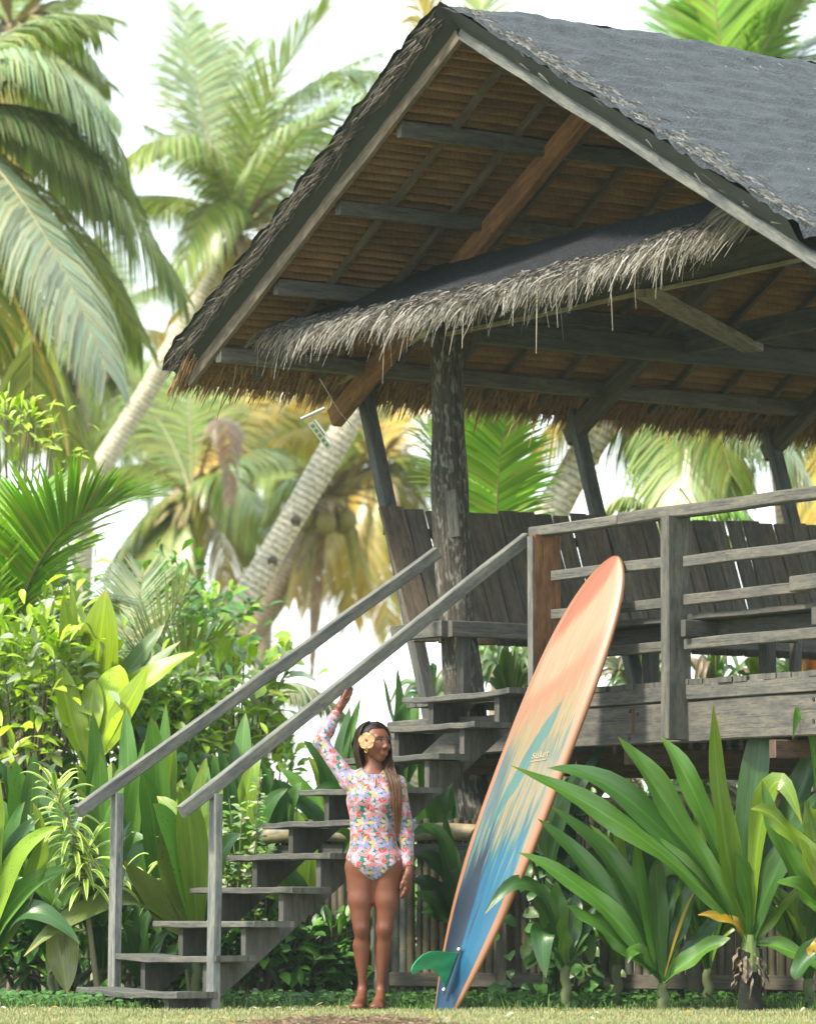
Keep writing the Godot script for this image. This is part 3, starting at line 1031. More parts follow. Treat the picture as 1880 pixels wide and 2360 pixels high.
func fr(p: Node3D, a: Vector3, c: Vector3, b: Vector3, ll: float, cnt: int, hang: float, col: Color, lw := 0.05) -> void:
	var m := mb(jit(col, 0.1))
	var rib := Color(0.30, 0.27, 0.10)
	var tip := Color(-1, 0, 0)
	if col == PYG:
		tip = PY; rib = Color(0.42, 0.30, 0.05)
	if col == PD:
		rib = Color(0.22, 0.12, 0.07)
	m.frond(a, c, b, ll * (0.42 if col == PD else 1.0), int(cnt * 1.75), hang, lw * 0.56, 0.12, 0.035 if ll > 0.6 else 0.018, rib, tip)
	part(p, "frond", m, "palm_leaf")

# ---------------------------------------------------------------- bushes and small plants
func bush(label: String, at: Vector3, size: Vector3, n: int, leafl: float, leafw: float, cols: Array, up := 0.5, called := "shrub") -> void:
	var o := thing(called, label, "shrub", Vector3(at.x, 0, at.z), "leafy shrubs around the hut")
	var cen := Vector3(0, at.y, 0)
	var st := mb(Color(0.16, 0.12, 0.08))
	var f := mb()
	var tips := []
	for k in 26:
		var d := Vector3(rng.randfn(), rng.randfn() * 0.8 + 0.3, rng.randfn()).normalized()
		var e := cen + d * size * rng.randf_range(0.45, 0.92)
		tips.append(e)
		st.tube([Vector3(rng.randf_range(-0.1, 0.1), -0.02, rng.randf_range(-0.1, 0.1)), Vector3(e.x * 0.35, e.y * 0.6, e.z * 0.35), e], [0.022, 0.015, 0.005], 5, 1.0, 1.0, false)
	part(o, "stem", st, "plain")
	for k in n:
		var tp: Vector3 = tips[rng.randi() % tips.size()]
		var p := tp + Vector3(rng.randfn(), rng.randfn(), rng.randfn()) * size * 0.19
		var d := ((p - cen) / size).normalized() * 0.7 + Vector3(rng.randf_range(-1, 1), rng.randf_range(-0.7, 0.9) + up * 0.4, rng.randf_range(-1, 1))
		d = d.normalized()
		var L := leafl * rng.randf_range(0.65, 1.25)
		f.col = jit(cols[rng.randi() % cols.size()], 0.25)
		f.leaf(p, p + d * L * 0.55 + Vector3(0, 0.1 * L, 0), p + d * L + Vector3(0, -0.18 * L, 0), leafw * rng.randf_range(0.8, 1.2), (Vector3.UP + Vector3(rng.randf_range(-0.7, 0.7), 0, rng.randf_range(0.0, 0.9))).normalized(), 0.35, 0.0, 0.12, 0.45, 0.0, 5, 0.0)
	part(o, "foliage", f, "small_leaf").set_meta("kind", "stuff")

func rosette_stem(o: Node3D, a: Vector3, b: Vector3, n: int, L: float, seedv: int) -> void:
	var st := mb(Color(0.22, 0.2, 0.12))
	st.tube([a, a.lerp(b, 0.5) + Vector3(0.03, 0, 0), b], [0.014, 0.012, 0.008], 6)
	part(o, "stem", st, "plain")
	for k in n:
		var t := 0.12 + 0.88 * k / (n - 1.0)
		var p := a.lerp(b, t)
		var an := k * 2.4 + seedv
		var d := Vector3(cos(an), lerpf(-0.35, 1.0, pow(t, 3.0)), sin(an)).normalized()
		var m := mb(jit(Color(0.75, 0.8, 0.62), 0.15))
		var l := L * rng.randf_range(0.8, 1.15)
		m.leaf(p, p + d * l * 0.6 + Vector3(0, 0.25 * l, 0), p + d * l * 0.95 + Vector3(0, -0.35 * l * (1.2 - t), 0), 0.036, (Vector3.UP + Vector3(0, 0, 0.4)).normalized(), 0.4, 0.0, 0.4, 0.35, 0.0, 8, 0.0)
		part(o, "leaf", m, "variegated_leaf")

func make_plant_materials() -> void:
	var li := Image.create(32, 32, false, Image.FORMAT_RGB8)
	for y in 32:
		for x in 32:
			var u := absf(x - 15.5) / 15.5
			li.set_pixel(x, y, Color(0.80, 0.84, 0.45) if u > 0.52 else Color(0.36, 0.52, 0.16).lerp(Color(0.6, 0.7, 0.3), 0.5 + 0.5 * nz.get_noise_2d(x * 0.6, y * 0.1)))
	var m := std("variegated_leaf", 0.4)
	m.albedo_texture = tex(li)
	m.backlight_enabled = true
	m.backlight = Color(0.5, 0.55, 0.25)
	var sp := Image.create(96, 192, false, Image.FORMAT_RGB8)
	for y in 192:
		for x in 96:
			var u := absf(x - 47.5) / 47.5
			var vein := 0.5 + 0.5 * cos(u * 40.0)
			var k := 0.84 + 0.1 * vein
			var a := nz.get_noise_2d(x * 0.16, y * 0.20 + 60.0) + 0.5 * nz.get_noise_2d(x * 0.05, y * 0.04 + 9.0)
			var q := clampf((a - 0.52) * 8.0, 0, 1)
			sp.set_pixel(x, y, Color(k, k, k).lerp(Color(0.40, 0.24, 0.12), q))
	m = std("leaf_spotted", 0.42)
	m.albedo_texture = tex(sp)
	m.backlight_enabled = true
	m.backlight = Color(0.5, 0.55, 0.2)
	m = std("husk", 0.7, false)
	m.albedo_color = Color(0.42, 0.38, 0.16)

func build_bushes() -> void:
	bush("sunlit yellow green leafy shrub at the left edge above the dracaena", Vector3(-2.55, 2.0, -26.0), Vector3(0.62, 0.62, 0.5), 1100, 0.17, 0.06, [LB, LY, LY2, PS2])
	bush("bright small leaved shrub under the joined palm blades", Vector3(-1.95, 1.85, -26.6), Vector3(0.6, 0.5, 0.5), 900, 0.15, 0.05, [LY, LB, PS2, LG])
	bush("dark green small leaved shrub in front of the notched trunk", Vector3(-1.80, 2.85, -30.9), Vector3(0.62, 0.45, 0.5), 600, 0.17, 0.075, [LG, LY, LD])
	bush("shrub with oval yellow green leaves beside the far handrail", Vector3(-1.22, 2.08, -27.5), Vector3(0.42, 0.42, 0.4), 170, 0.20, 0.10, [LB, LY2, LY, PS2])
	bush("bright leafy shrub in the gap between pale lily and far handrail", Vector3(-1.55, 1.7, -26.8), Vector3(0.52, 0.5, 0.45), 620, 0.15, 0.06, [LB, LY, LY2])
	bush("small leaved shrub between the handrails behind the curtain frond", Vector3(-1.0, 1.4, -27.2), Vector3(0.36, 0.36, 0.4), 240, 0.12, 0.06, [LB, LY, LG])
	bush("pale shrub behind the left edge palm frond", Vector3(-2.85, 2.8, -29.0), Vector3(0.6, 0.7, 0.5), 500, 0.17, 0.07, [LY2, LY, PS2])
	bush("low dark shrub behind the left lilies near the ground", Vector3(-1.9, 0.8, -26.2), Vector3(1.1, 0.75, 0.4), 1300, 0.2, 0.08, [LD, LSHADE, LG])
	bush("low dark shrub behind the stairs near the ground", Vector3(-0.45, 0.55, -26.6), Vector3(0.85, 0.5, 0.4), 800, 0.2, 0.08, [LD, LSHADE, LG])
	bush("dark undergrowth shrub beneath the hut floor", Vector3(0.9, 0.7, -28.3), Vector3(1.2, 0.75, 0.4), 900, 0.2, 0.08, [LSHADE, LDRY * 0.5, LD])
	bush("brownish undergrowth shrub beneath the right of the hut", Vector3(2.5, 0.85, -29.2), Vector3(1.2, 0.8, 0.4), 900, 0.2, 0.07, [LSHADE, LDRY * 0.6, LPG])
	bush("dark leafy shrub at the foot of the left lilies beside the lawn", Vector3(-2.05, 0.30, -24.5), Vector3(0.95, 0.34, 0.3), 900, 0.2, 0.07, [LSHADE, LD, LSHADE, LG])
	bush("dark leafy shrub under the lowest stair treads before the fence", Vector3(-0.95, 0.25, -24.4), Vector3(0.7, 0.3, 0.25), 600, 0.17, 0.06, [LSHADE, LD, LSHADE, LG])
	# feathery twig crossing the left edge
	bush("pale yellow feathery leaved twig high at the left edge", Vector3(-2.85, 4.0, -28.0), Vector3(0.55, 0.28, 0.4), 200, 0.14, 0.04, [LY2, LB])
	var d := thing("dracaena", "variegated dracaena with cream edged drooping leaves left of the far handrail", "plant", Vector3(-2.10, 0, -23.45))
	rosette_stem(d, Vector3(0.14, 0.78, 0.0), Vector3(-0.02, 1.30, 0.02), 54, 0.25, 1)
	rosette_stem(d, Vector3(0.16, 0.66, 0.05), Vector3(0.20, 0.95, 0.08), 26, 0.24, 2)
	rosette_stem(d, Vector3(0.30, 0.62, -0.05), Vector3(0.40, 0.80, 0.02), 14, 0.20, 3)
	var ds := mb(Color(0.2, 0.18, 0.1))
	ds.tube([Vector3(0.25, 0, -0.1), Vector3(0.2, 0.4, -0.05), Vector3(0.15, 0.8, 0)], [0.02, 0.017, 0.014], 7)
	part(d, "stem", ds, "plain")
	var d2 := thing("dracaena", "small variegated dracaena shoots between the two handrail posts", "plant", Vector3(-1.32, 0, -23.9))
	rosette_stem(d2, Vector3(-0.1, 0.66, 0.0), Vector3(-0.13, 0.90, 0.0), 16, 0.17, 4)
	rosette_stem(d2, Vector3(-0.18, 0.55, 0.0), Vector3(-0.28, 0.76, 0.0), 12, 0.16, 5)
	var ds2 := mb(Color(0.2, 0.18, 0.1))
	ds2.tube([Vector3(0.0, 0, 0), Vector3(-0.05, 0.35, 0), Vector3(-0.1, 0.7, 0)], [0.012, 0.011, 0.009], 7)
	part(d2, "stem", ds2, "plain")
	# tall flowering weed behind the near handrail post
	var w := thing("flowering_weed", "tall weed with tiny pale flowers between near handrail post and treads", "plant", Vector3(-1.1, 0, -24.3))
	var st := mb(Color(0.16, 0.2, 0.08))
	var wl := mb()
	for k in 9:
		var x := rng.randf_range(-0.14, 0.2)
		var h := rng.randf_range(0.9, 1.45)
		var b := Vector3(x + rng.randf_range(-0.08, 0.08), h, rng.randf_range(-0.08, 0.08))
		st.tube([Vector3(x * 0.6, 0, 0), Vector3(x * 0.9, h * 0.5, 0), b], [0.008, 0.006, 0.003], 5)
		for q in 60:
			var t := rng.randf_range(0.35, 1.0)
			var p := Vector3(x * 0.6, 0, 0).lerp(b, t)
			var dd := Vector3(rng.randf_range(-1, 1), rng.randf_range(-0.3, 0.6), rng.randf_range(-1, 1)).normalized()
			wl.col = jit([LG, LY, LPG, Color(0.5, 0.5, 0.36)][rng.randi() % 4], 0.2)
			var l := rng.randf_range(0.03, 0.075)
			wl.leaf(p + dd * 0.02, p + dd * (l * 0.6 + 0.02), p + dd * (l + 0.02) + Vector3(0, -0.01, 0), l * 0.5, (Vector3.UP + Vector3(0, 0, 0.7)).normalized(), 0.2, 0.0, 0.2, 0.45, 0.0, 4, 0.0)
	part(w, "stem", st, "plain")
	part(w, "foliage", wl, "small_leaf").set_meta("kind", "stuff")
	# creeper on the fence beside the board
	var cr := thing("creeper", "dark leafy creeper climbing the bamboo fence right behind the surfboard", "plant", Vector3(0.86, 0, -23.45))
	var cs := mb(Color(0.12, 0.1, 0.07))
	for k in 6:
		var x := rng.randf_range(-0.12, 0.14)
		cs.tube([Vector3(x, 0, 0), Vector3(x + rng.randf_range(-0.1, 0.1), 0.6, 0.02), Vector3(x + rng.randf_range(-0.15, 0.15), 1.25, 0.02)], [0.012, 0.009, 0.005], 5)
	part(cr, "stem", cs, "plain")
	for k in 230:
		var y := 0.08 + 1.25 * pow(rng.randf(), 0.9)
		var p := Vector3(rng.randfn() * 0.13 + 0.02, y, rng.randf_range(0.0, 0.14))
		var dd := Vector3(rng.randf_range(-1, 1), rng.randf_range(-1.0, 0.2), rng.randf_range(0.0, 0.8)).normalized()
		var m := mb(jit([LSHADE, LD, LSHADE, LPG * 0.6][rng.randi() % 4], 0.3))
		var l := rng.randf_range(0.07, 0.13)
		m.leaf(p, p + dd * l * 0.5 + Vector3(0, 0.02, 0.02), p + dd * l, l * 0.75, Vector3(rng.randf_range(-0.4, 0.4), 0.5, 1).normalized(), 0.2, 0.004, 0.5, 0.3, 0.0, 6, 0.0)
		part(cr, "leaf", m, "small_leaf")
func build_lilies() -> void:
	var p: Node3D
	p = lily_at("crinum_lily", "large crinum lily on a thick ringed stump, tallest right of the surfboard", "plant", Vector3(1.92, 0.00, -22.03), Vector3(0.00, 0.38, 0.00), "")
	lf(p, Vector3(0.00, 0.38, 0.00), Vector3(-0.49, 1.24, 0.16), Vector3(-0.75, 1.53, 0.27), 0.125, LG, 0.00, 0.020)
	lf(p, Vector3(0.00, 0.38, 0.00), Vector3(-0.30, 1.33, 0.02), Vector3(-0.49, 1.54, -0.03), 0.110, LG, 0.00, 0.015)
	lf(p, Vector3(0.00, 0.38, 0.00), Vector3(-0.19, 0.93, 0.08), Vector3(-0.21, 1.72, 0.18), 0.115, LY, 0.00, 0.012)
	lf(p, Vector3(0.00, 0.38, 0.00), Vector3(-0.01, 1.03, 0.00), Vector3(0.12, 1.88, 0.03), 0.145, LD, 0.00, 0.012)
	lf(p, Vector3(0.00, 0.38, 0.00), Vector3(0.06, 1.75, 0.26), Vector3(0.27, 1.04, 0.32), 0.095, LY, 0.30, 0.012)
	lf(p, Vector3(0.00, 0.38, 0.00), Vector3(0.25, 1.14, 0.03), Vector3(0.43, 1.60, 0.02), 0.135, LD, 0.00, 0.012)
	lf(p, Vector3(0.00, 0.38, 0.00), Vector3(0.12, 0.86, 0.17), Vector3(0.41, 1.27, 0.34), 0.115, LD, 0.00, 0.012)
	lf(p, Vector3(0.00, 0.38, 0.00), Vector3(-0.46, 0.99, 0.16), Vector3(-1.35, 1.37, 0.30), 0.115, LG, 0.00, 0.022)
	lf(p, Vector3(0.00, 0.38, 0.00), Vector3(-0.65, 1.38, 0.12), Vector3(-1.14, 1.36, 0.15), 0.120, LD, 0.00, 0.020)
	lf(p, Vector3(0.00, 0.38, 0.00), Vector3(-0.09, 0.56, 0.07), Vector3(-0.30, 0.54, 0.12), 0.050, LYEL, 0.00, 0.012)
	lf(p, Vector3(0.00, 0.38, 0.00), Vector3(0.14, 0.53, 0.07), Vector3(0.32, 0.74, 0.14), 0.050, LY, 0.00, 0.012)
	lf(p, Vector3(0.00, 0.38, 0.00), Vector3(0.25, 0.38, 0.05), Vector3(0.40, 0.21, 0.08), 0.075, LG, 0.00, 0.012)
	lf(p, Vector3(0.00, 0.38, 0.00), Vector3(0.01, 0.70, 0.08), Vector3(-0.10, 0.90, 0.15), 0.100, LG, 0.00, 0.012)
	lf(p, Vector3(0.00, 0.38, 0.00), Vector3(-0.05, 0.73, -0.04), Vector3(-0.20, 1.04, -0.09), 0.090, LG, 0.00, 0.012)
	p = lily_at("crinum_lily", "wide low crinum lily with one yellow stalk, in the middle of the bamboo fence", "plant", Vector3(1.44, 0.00, -22.16), Vector3(0.00, 0.16, 0.00), "")
	lf(p, Vector3(0.00, 0.16, 0.00), Vector3(-0.37, 0.82, 0.09), Vector3(-0.71, 1.08, 0.14), 0.100, LD, 0.00, 0.006)
	lf(p, Vector3(0.00, 0.16, 0.00), Vector3(-0.35, 0.71, 0.18), Vector3(-0.83, 0.89, 0.32), 0.100, LG, 0.00, 0.012)
	lf(p, Vector3(0.00, 0.16, 0.00), Vector3(-0.18, 0.87, 0.05), Vector3(-0.63, 1.15, 0.05), 0.105, LD, 0.00, 0.015)
	lf(p, Vector3(0.00, 0.16, 0.00), Vector3(-0.18, 0.80, 0.01), Vector3(-0.41, 1.05, -0.01), 0.085, LG, 0.00, 0.012)
	lf(p, Vector3(0.00, 0.16, 0.00), Vector3(-0.14, 0.82, 0.04), Vector3(-0.21, 1.22, 0.06), 0.090, LD, 0.00, 0.006)
	lf(p, Vector3(0.00, 0.16, 0.00), Vector3(-0.10, 1.11, 0.04), Vector3(0.02, 1.01, -0.02), 0.085, LD, 0.20, 0.012)
	lf(p, Vector3(0.00, 0.16, 0.00), Vector3(-0.05, 0.74, 0.11), Vector3(-0.04, 0.87, 0.17), 0.080, LD, 0.00, 0.012)
	lf(p, Vector3(0.00, 0.16, 0.00), Vector3(0.10, 0.57, 0.02), Vector3(0.19, 0.74, 0.01), 0.095, LD, 0.00, 0.012)
	lf(p, Vector3(0.00, 0.16, 0.00), Vector3(0.10, 0.56, 0.10), Vector3(0.18, 0.69, 0.17), 0.015, LYEL, 0.00, 0.000)
	lf(p, Vector3(0.00, 0.16, 0.00), Vector3(0.25, 0.45, -0.05), Vector3(0.36, 0.58, -0.11), 0.065, LD, 0.00, 0.012)
	lf(p, Vector3(0.00, 0.16, 0.00), Vector3(0.22, 0.37, 0.08), Vector3(0.37, 0.41, 0.15), 0.090, LG, 0.00, 0.012)
	lf(p, Vector3(0.00, 0.16, 0.00), Vector3(-0.39, 0.52, 0.16), Vector3(-0.55, 0.59, 0.29), 0.080, LG, 0.00, 0.018)
	lf(p, Vector3(0.00, 0.16, 0.00), Vector3(-0.19, 0.45, 0.13), Vector3(-0.21, 0.27, 0.21), 0.060, LG, 0.00, 0.012)
	lf(p, Vector3(0.00, 0.16, 0.00), Vector3(0.00, 0.80, 0.01), Vector3(0.10, 0.74, -0.04), 0.085, LD, 0.00, 0.012)
	lf(p, Vector3(0.00, 0.16, 0.00), Vector3(-0.15, 0.46, -0.07), Vector3(-0.35, 0.60, -0.16), 0.085, LD, 0.00, 0.012)
	lf(p, Vector3(0.00, 0.16, 0.00), Vector3(-0.14, 0.59, 0.09), Vector3(-0.16, 0.98, 0.18), 0.090, LG, 0.00, 0.012)
	p = lily_at("crinum_lily", "small crinum lily with a drooping leaf against the lower right of the surfboard", "plant", Vector3(0.90, 0.00, -22.40), Vector3(0.00, 0.25, 0.00), "")
	lf(p, Vector3(0.00, 0.25, 0.00), Vector3(-0.16, 1.01, 0.19), Vector3(-0.47, 0.54, 0.25), 0.075, LD, 0.00, 0.010)
	lf(p, Vector3(0.00, 0.25, 0.00), Vector3(-0.06, 0.58, -0.02), Vector3(-0.05, 0.73, -0.05), 0.085, LG, 0.00, 0.012)
	lf(p, Vector3(0.00, 0.25, 0.00), Vector3(-0.13, 0.60, 0.08), Vector3(-0.19, 0.63, 0.14), 0.085, LG, 0.00, 0.008)
	lf(p, Vector3(0.00, 0.25, 0.00), Vector3(0.06, 0.52, -0.01), Vector3(0.06, 0.67, -0.04), 0.080, LD, 0.00, 0.012)
	lf(p, Vector3(0.00, 0.25, 0.00), Vector3(0.10, 0.46, -0.03), Vector3(0.18, 0.60, -0.07), 0.070, LD, 0.00, 0.012)
	lf(p, Vector3(0.00, 0.25, 0.00), Vector3(-0.19, 0.67, 0.14), Vector3(-0.12, 0.18, 0.19), 0.110, LD, 0.00, 0.012)
	lf(p, Vector3(0.00, 0.25, 0.00), Vector3(0.15, 0.49, -0.00), Vector3(0.15, 0.26, -0.05), 0.085, LD, 0.00, 0.012)
	lf(p, Vector3(0.00, 0.25, 0.00), Vector3(-0.08, 0.33, 0.06), Vector3(-0.11, 0.38, 0.11), 0.040, LG, 0.00, 0.012)
	lf(p, Vector3(0.00, 0.25, 0.00), Vector3(-0.02, 0.41, 0.07), Vector3(-0.04, 0.52, 0.13), 0.070, LG, 0.00, 0.012)
	p = lily_at("crinum_lily", "crinum lily with wavy curling leaves cut off by the right picture edge", "plant", Vector3(2.37, 0.00, -21.62), Vector3(0.00, 0.47, 0.00), "")
	lf(p, Vector3(0.00, 0.47, 0.00), Vector3(-0.26, 1.14, 0.12), Vector3(-0.49, 1.12, 0.17), 0.100, LY, 0.00, 0.030)
	lf(p, Vector3(0.00, 0.47, 0.00), Vector3(-0.20, 1.24, 0.03), Vector3(-0.15, 1.13, -0.03), 0.100, LY, 0.40, 0.012)
	lf(p, Vector3(0.00, 0.47, 0.00), Vector3(-0.21, 0.73, 0.10), Vector3(-0.35, 0.72, 0.18), 0.085, LG, 0.00, 0.020)
	lf(p, Vector3(0.00, 0.47, 0.00), Vector3(-0.30, 0.77, -0.03), Vector3(-0.41, 1.29, -0.04), 0.100, LG, 0.00, 0.020)
	lf(p, Vector3(0.00, 0.47, 0.00), Vector3(-0.19, 0.78, 0.13), Vector3(-0.24, 0.97, 0.25), 0.130, LY2, 0.50, 0.012)
	lf(p, Vector3(0.00, 0.47, 0.00), Vector3(-0.19, 2.08, 0.21), Vector3(-0.26, 1.50, 0.20), 0.070, LG, 0.00, 0.012)
	lf(p, Vector3(0.00, 0.47, 0.00), Vector3(-0.20, 0.33, 0.06), Vector3(-0.16, 0.33, 0.14), 0.040, LYEL, 0.00, 0.012)
	lf(p, Vector3(0.00, 0.47, 0.00), Vector3(-0.24, 0.25, -0.02), Vector3(-0.24, 0.19, -0.03), 0.090, LD, 0.00, 0.012)
	lf(p, Vector3(0.00, 0.47, 0.00), Vector3(0.02, 1.28, 0.08), Vector3(0.05, 1.50, 0.10), 0.120, LG, 0.00, 0.012)
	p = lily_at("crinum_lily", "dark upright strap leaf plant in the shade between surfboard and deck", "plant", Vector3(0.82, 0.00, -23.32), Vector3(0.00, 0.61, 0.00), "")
	lf(p, Vector3(0.00, 0.61, 0.00), Vector3(0.03, 1.06, 0.05), Vector3(0.10, 1.51, 0.09), 0.090, LSHADE, 0.00, 0.012)
	lf(p, Vector3(0.00, 0.61, 0.00), Vector3(0.04, 1.07, -0.00), Vector3(0.38, 1.61, 0.00), 0.075, LSHADE, 0.00, 0.012)
	lf(p, Vector3(0.00, 0.61, 0.00), Vector3(0.02, 1.05, -0.01), Vector3(-0.04, 1.32, -0.03), 0.070, LSHADE, 0.00, 0.012)
	lf(p, Vector3(0.00, 0.61, 0.00), Vector3(0.04, 0.88, -0.02), Vector3(0.26, 1.20, -0.04), 0.070, LSHADE, 0.00, 0.012)
	lf(p, Vector3(0.00, 0.61, 0.00), Vector3(0.05, 0.98, 0.09), Vector3(0.18, 1.45, 0.18), 0.070, LSHADE, 0.00, 0.012)
	lf(p, Vector3(0.00, 0.61, 0.00), Vector3(-0.05, 0.92, -0.02), Vector3(-0.12, 1.12, -0.05), 0.070, LSHADE, 0.00, 0.012)
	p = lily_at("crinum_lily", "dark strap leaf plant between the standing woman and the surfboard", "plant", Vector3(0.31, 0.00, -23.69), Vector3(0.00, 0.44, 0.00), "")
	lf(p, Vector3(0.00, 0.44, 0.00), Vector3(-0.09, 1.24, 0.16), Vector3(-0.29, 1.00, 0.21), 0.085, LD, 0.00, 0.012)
	lf(p, Vector3(0.00, 0.44, 0.00), Vector3(-0.04, 0.90, 0.10), Vector3(-0.27, 0.89, 0.15), 0.120, LSHADE, 0.00, 0.012)
	lf(p, Vector3(0.00, 0.44, 0.00), Vector3(-0.12, 0.74, 0.00), Vector3(-0.28, 0.75, -0.02), 0.110, LSHADE, 0.00, 0.012)
	lf(p, Vector3(0.00, 0.44, 0.00), Vector3(-0.13, 0.61, 0.09), Vector3(-0.27, 0.67, 0.17), 0.100, LSHADE, 0.00, 0.012)
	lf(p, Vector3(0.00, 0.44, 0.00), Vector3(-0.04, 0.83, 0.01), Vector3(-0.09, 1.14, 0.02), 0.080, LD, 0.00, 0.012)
	lf(p, Vector3(0.00, 0.44, 0.00), Vector3(-0.09, 0.58, 0.06), Vector3(-0.23, 0.55, 0.11), 0.090, LSHADE, 0.00, 0.012)
	lf(p, Vector3(0.00, 0.44, 0.00), Vector3(0.07, 0.81, -0.04), Vector3(0.10, 1.07, -0.09), 0.080, LSHADE, 0.00, 0.012)
	p = lily_at("crinum_lily", "medium crinum lily in the gap between the wide low lily and the tall stumped one", "plant", Vector3(1.73, 0.00, -22.65), Vector3(0.00, 0.23, 0.00), "")
	lf(p, Vector3(0.00, 0.23, 0.00), Vector3(-0.11, 0.62, 0.04), Vector3(-0.28, 0.66, 0.04), 0.078, LY, 0.26, 0.014)
	lf(p, Vector3(0.00, 0.23, 0.00), Vector3(-0.08, 0.77, 0.13), Vector3(-0.33, 0.85, 0.21), 0.090, LG, -0.07, 0.014)
	lf(p, Vector3(0.00, 0.23, 0.00), Vector3(-0.08, 0.69, 0.07), Vector3(-0.25, 0.76, 0.11), 0.070, LY, -0.38, 0.014)
	lf(p, Vector3(0.00, 0.23, 0.00), Vector3(-0.08, 0.69, 0.09), Vector3(-0.19, 0.79, 0.15), 0.090, LD, -0.15, 0.014)
	lf(p, Vector3(0.00, 0.23, 0.00), Vector3(-0.03, 0.95, -0.01), Vector3(-0.07, 1.19, -0.06), 0.082, LY, 0.34, 0.014)
	lf(p, Vector3(0.00, 0.23, 0.00), Vector3(-0.01, 0.75, 0.15), Vector3(-0.01, 0.96, 0.27), 0.072, LD, -0.18, 0.014)
	lf(p, Vector3(0.00, 0.23, 0.00), Vector3(0.03, 0.82, 0.01), Vector3(0.08, 1.03, -0.02), 0.074, LD, -0.07, 0.014)
	lf(p, Vector3(0.00, 0.23, 0.00), Vector3(0.05, 0.96, 0.18), Vector3(0.13, 1.16, 0.30), 0.071, LD, -0.16, 0.014)
	lf(p, Vector3(0.00, 0.23, 0.00), Vector3(0.04, 0.87, 0.16), Vector3(0.17, 1.03, 0.28), 0.076, LD, -0.03, 0.014)
	lf(p, Vector3(0.00, 0.23, 0.00), Vector3(0.10, 0.83, 0.18), Vector3(0.25, 0.92, 0.31), 0.086, LD, -0.34, 0.014)
	lf(p, Vector3(0.00, 0.23, 0.00), Vector3(0.08, 0.72, 0.16), Vector3(0.18, 0.80, 0.28), 0.079, LD, -0.23, 0.014)
	lf(p, Vector3(0.00, 0.23, 0.00), Vector3(0.05, 0.55, 0.11), Vector3(0.30, 0.56, 0.19), 0.091, LY, 0.29, 0.014)
	p = lily_at("crinum_lily", "medium crinum lily behind the wide low one, close to the fence", "plant", Vector3(1.22, 0.00, -22.90), Vector3(0.00, 0.25, 0.00), "")
	lf(p, Vector3(0.00, 0.25, 0.00), Vector3(-0.09, 0.59, 0.04), Vector3(-0.25, 0.63, 0.05), 0.067, LY, 0.27, 0.014)
	lf(p, Vector3(0.00, 0.25, 0.00), Vector3(-0.11, 0.58, 0.06), Vector3(-0.26, 0.61, 0.09), 0.066, LY, 0.22, 0.014)
	lf(p, Vector3(0.00, 0.25, 0.00), Vector3(-0.08, 0.76, 0.17), Vector3(-0.27, 0.85, 0.30), 0.091, LG, -0.14, 0.014)
	lf(p, Vector3(0.00, 0.25, 0.00), Vector3(-0.04, 0.80, 0.03), Vector3(-0.18, 0.93, 0.02), 0.090, LD, 0.32, 0.014)
	lf(p, Vector3(0.00, 0.25, 0.00), Vector3(-0.01, 0.83, -0.09), Vector3(-0.04, 1.05, -0.21), 0.087, LD, -0.06, 0.014)
	lf(p, Vector3(0.00, 0.25, 0.00), Vector3(-0.01, 0.86, 0.11), Vector3(-0.03, 1.09, 0.18), 0.086, LG, 0.32, 0.014)
	lf(p, Vector3(0.00, 0.25, 0.00), Vector3(-0.00, 0.87, 0.12), Vector3(-0.01, 1.13, 0.20), 0.087, LY, -0.36, 0.014)
	lf(p, Vector3(0.00, 0.25, 0.00), Vector3(0.03, 0.80, 0.03), Vector3(0.08, 0.99, 0.02), 0.075, LD, -0.04, 0.014)
	lf(p, Vector3(0.00, 0.25, 0.00), Vector3(0.09, 0.83, 0.19), Vector3(0.19, 0.95, 0.34), 0.074, LY, -0.24, 0.014)
	lf(p, Vector3(0.00, 0.25, 0.00), Vector3(0.12, 0.68, 0.13), Vector3(0.25, 0.75, 0.23), 0.064, LY, -0.05, 0.014)
	lf(p, Vector3(0.00, 0.25, 0.00), Vector3(0.09, 0.61, 0.04), Vector3(0.28, 0.65, 0.05), 0.091, LY, 0.03, 0.014)
	lf(p, Vector3(0.00, 0.25, 0.00), Vector3(0.12, 0.52, 0.05), Vector3(0.41, 0.53, 0.08), 0.086, LG, -0.10, 0.014)
	p = lily_at("crinum_lily", "crinum lily low at the right edge below the curling leaves", "plant", Vector3(2.28, 0.00, -22.35), Vector3(0.00, 0.18, 0.00), "")
	lf(p, Vector3(0.00, 0.18, 0.00), Vector3(-0.09, 0.54, 0.05), Vector3(-0.31, 0.58, 0.07), 0.088, LG, -0.01, 0.014)
	lf(p, Vector3(0.00, 0.18, 0.00), Vector3(-0.12, 0.63, 0.04), Vector3(-0.25, 0.71, 0.04), 0.078, LY, 0.39, 0.014)
	lf(p, Vector3(0.00, 0.18, 0.00), Vector3(-0.09, 0.65, 0.03), Vector3(-0.28, 0.73, 0.01), 0.101, LD, 0.02, 0.014)
	lf(p, Vector3(0.00, 0.18, 0.00), Vector3(-0.04, 0.63, 0.13), Vector3(-0.12, 0.75, 0.22), 0.097, LY, -0.03, 0.014)
	lf(p, Vector3(0.00, 0.18, 0.00), Vector3(-0.03, 0.80, 0.07), Vector3(-0.07, 1.01, 0.09), 0.092, LY, -0.16, 0.014)
	lf(p, Vector3(0.00, 0.18, 0.00), Vector3(-0.00, 0.68, 0.13), Vector3(0.00, 0.87, 0.23), 0.092, LD, -0.22, 0.014)
	lf(p, Vector3(0.00, 0.18, 0.00), Vector3(0.01, 0.75, 0.03), Vector3(0.03, 0.98, 0.03), 0.077, LY, 0.24, 0.014)
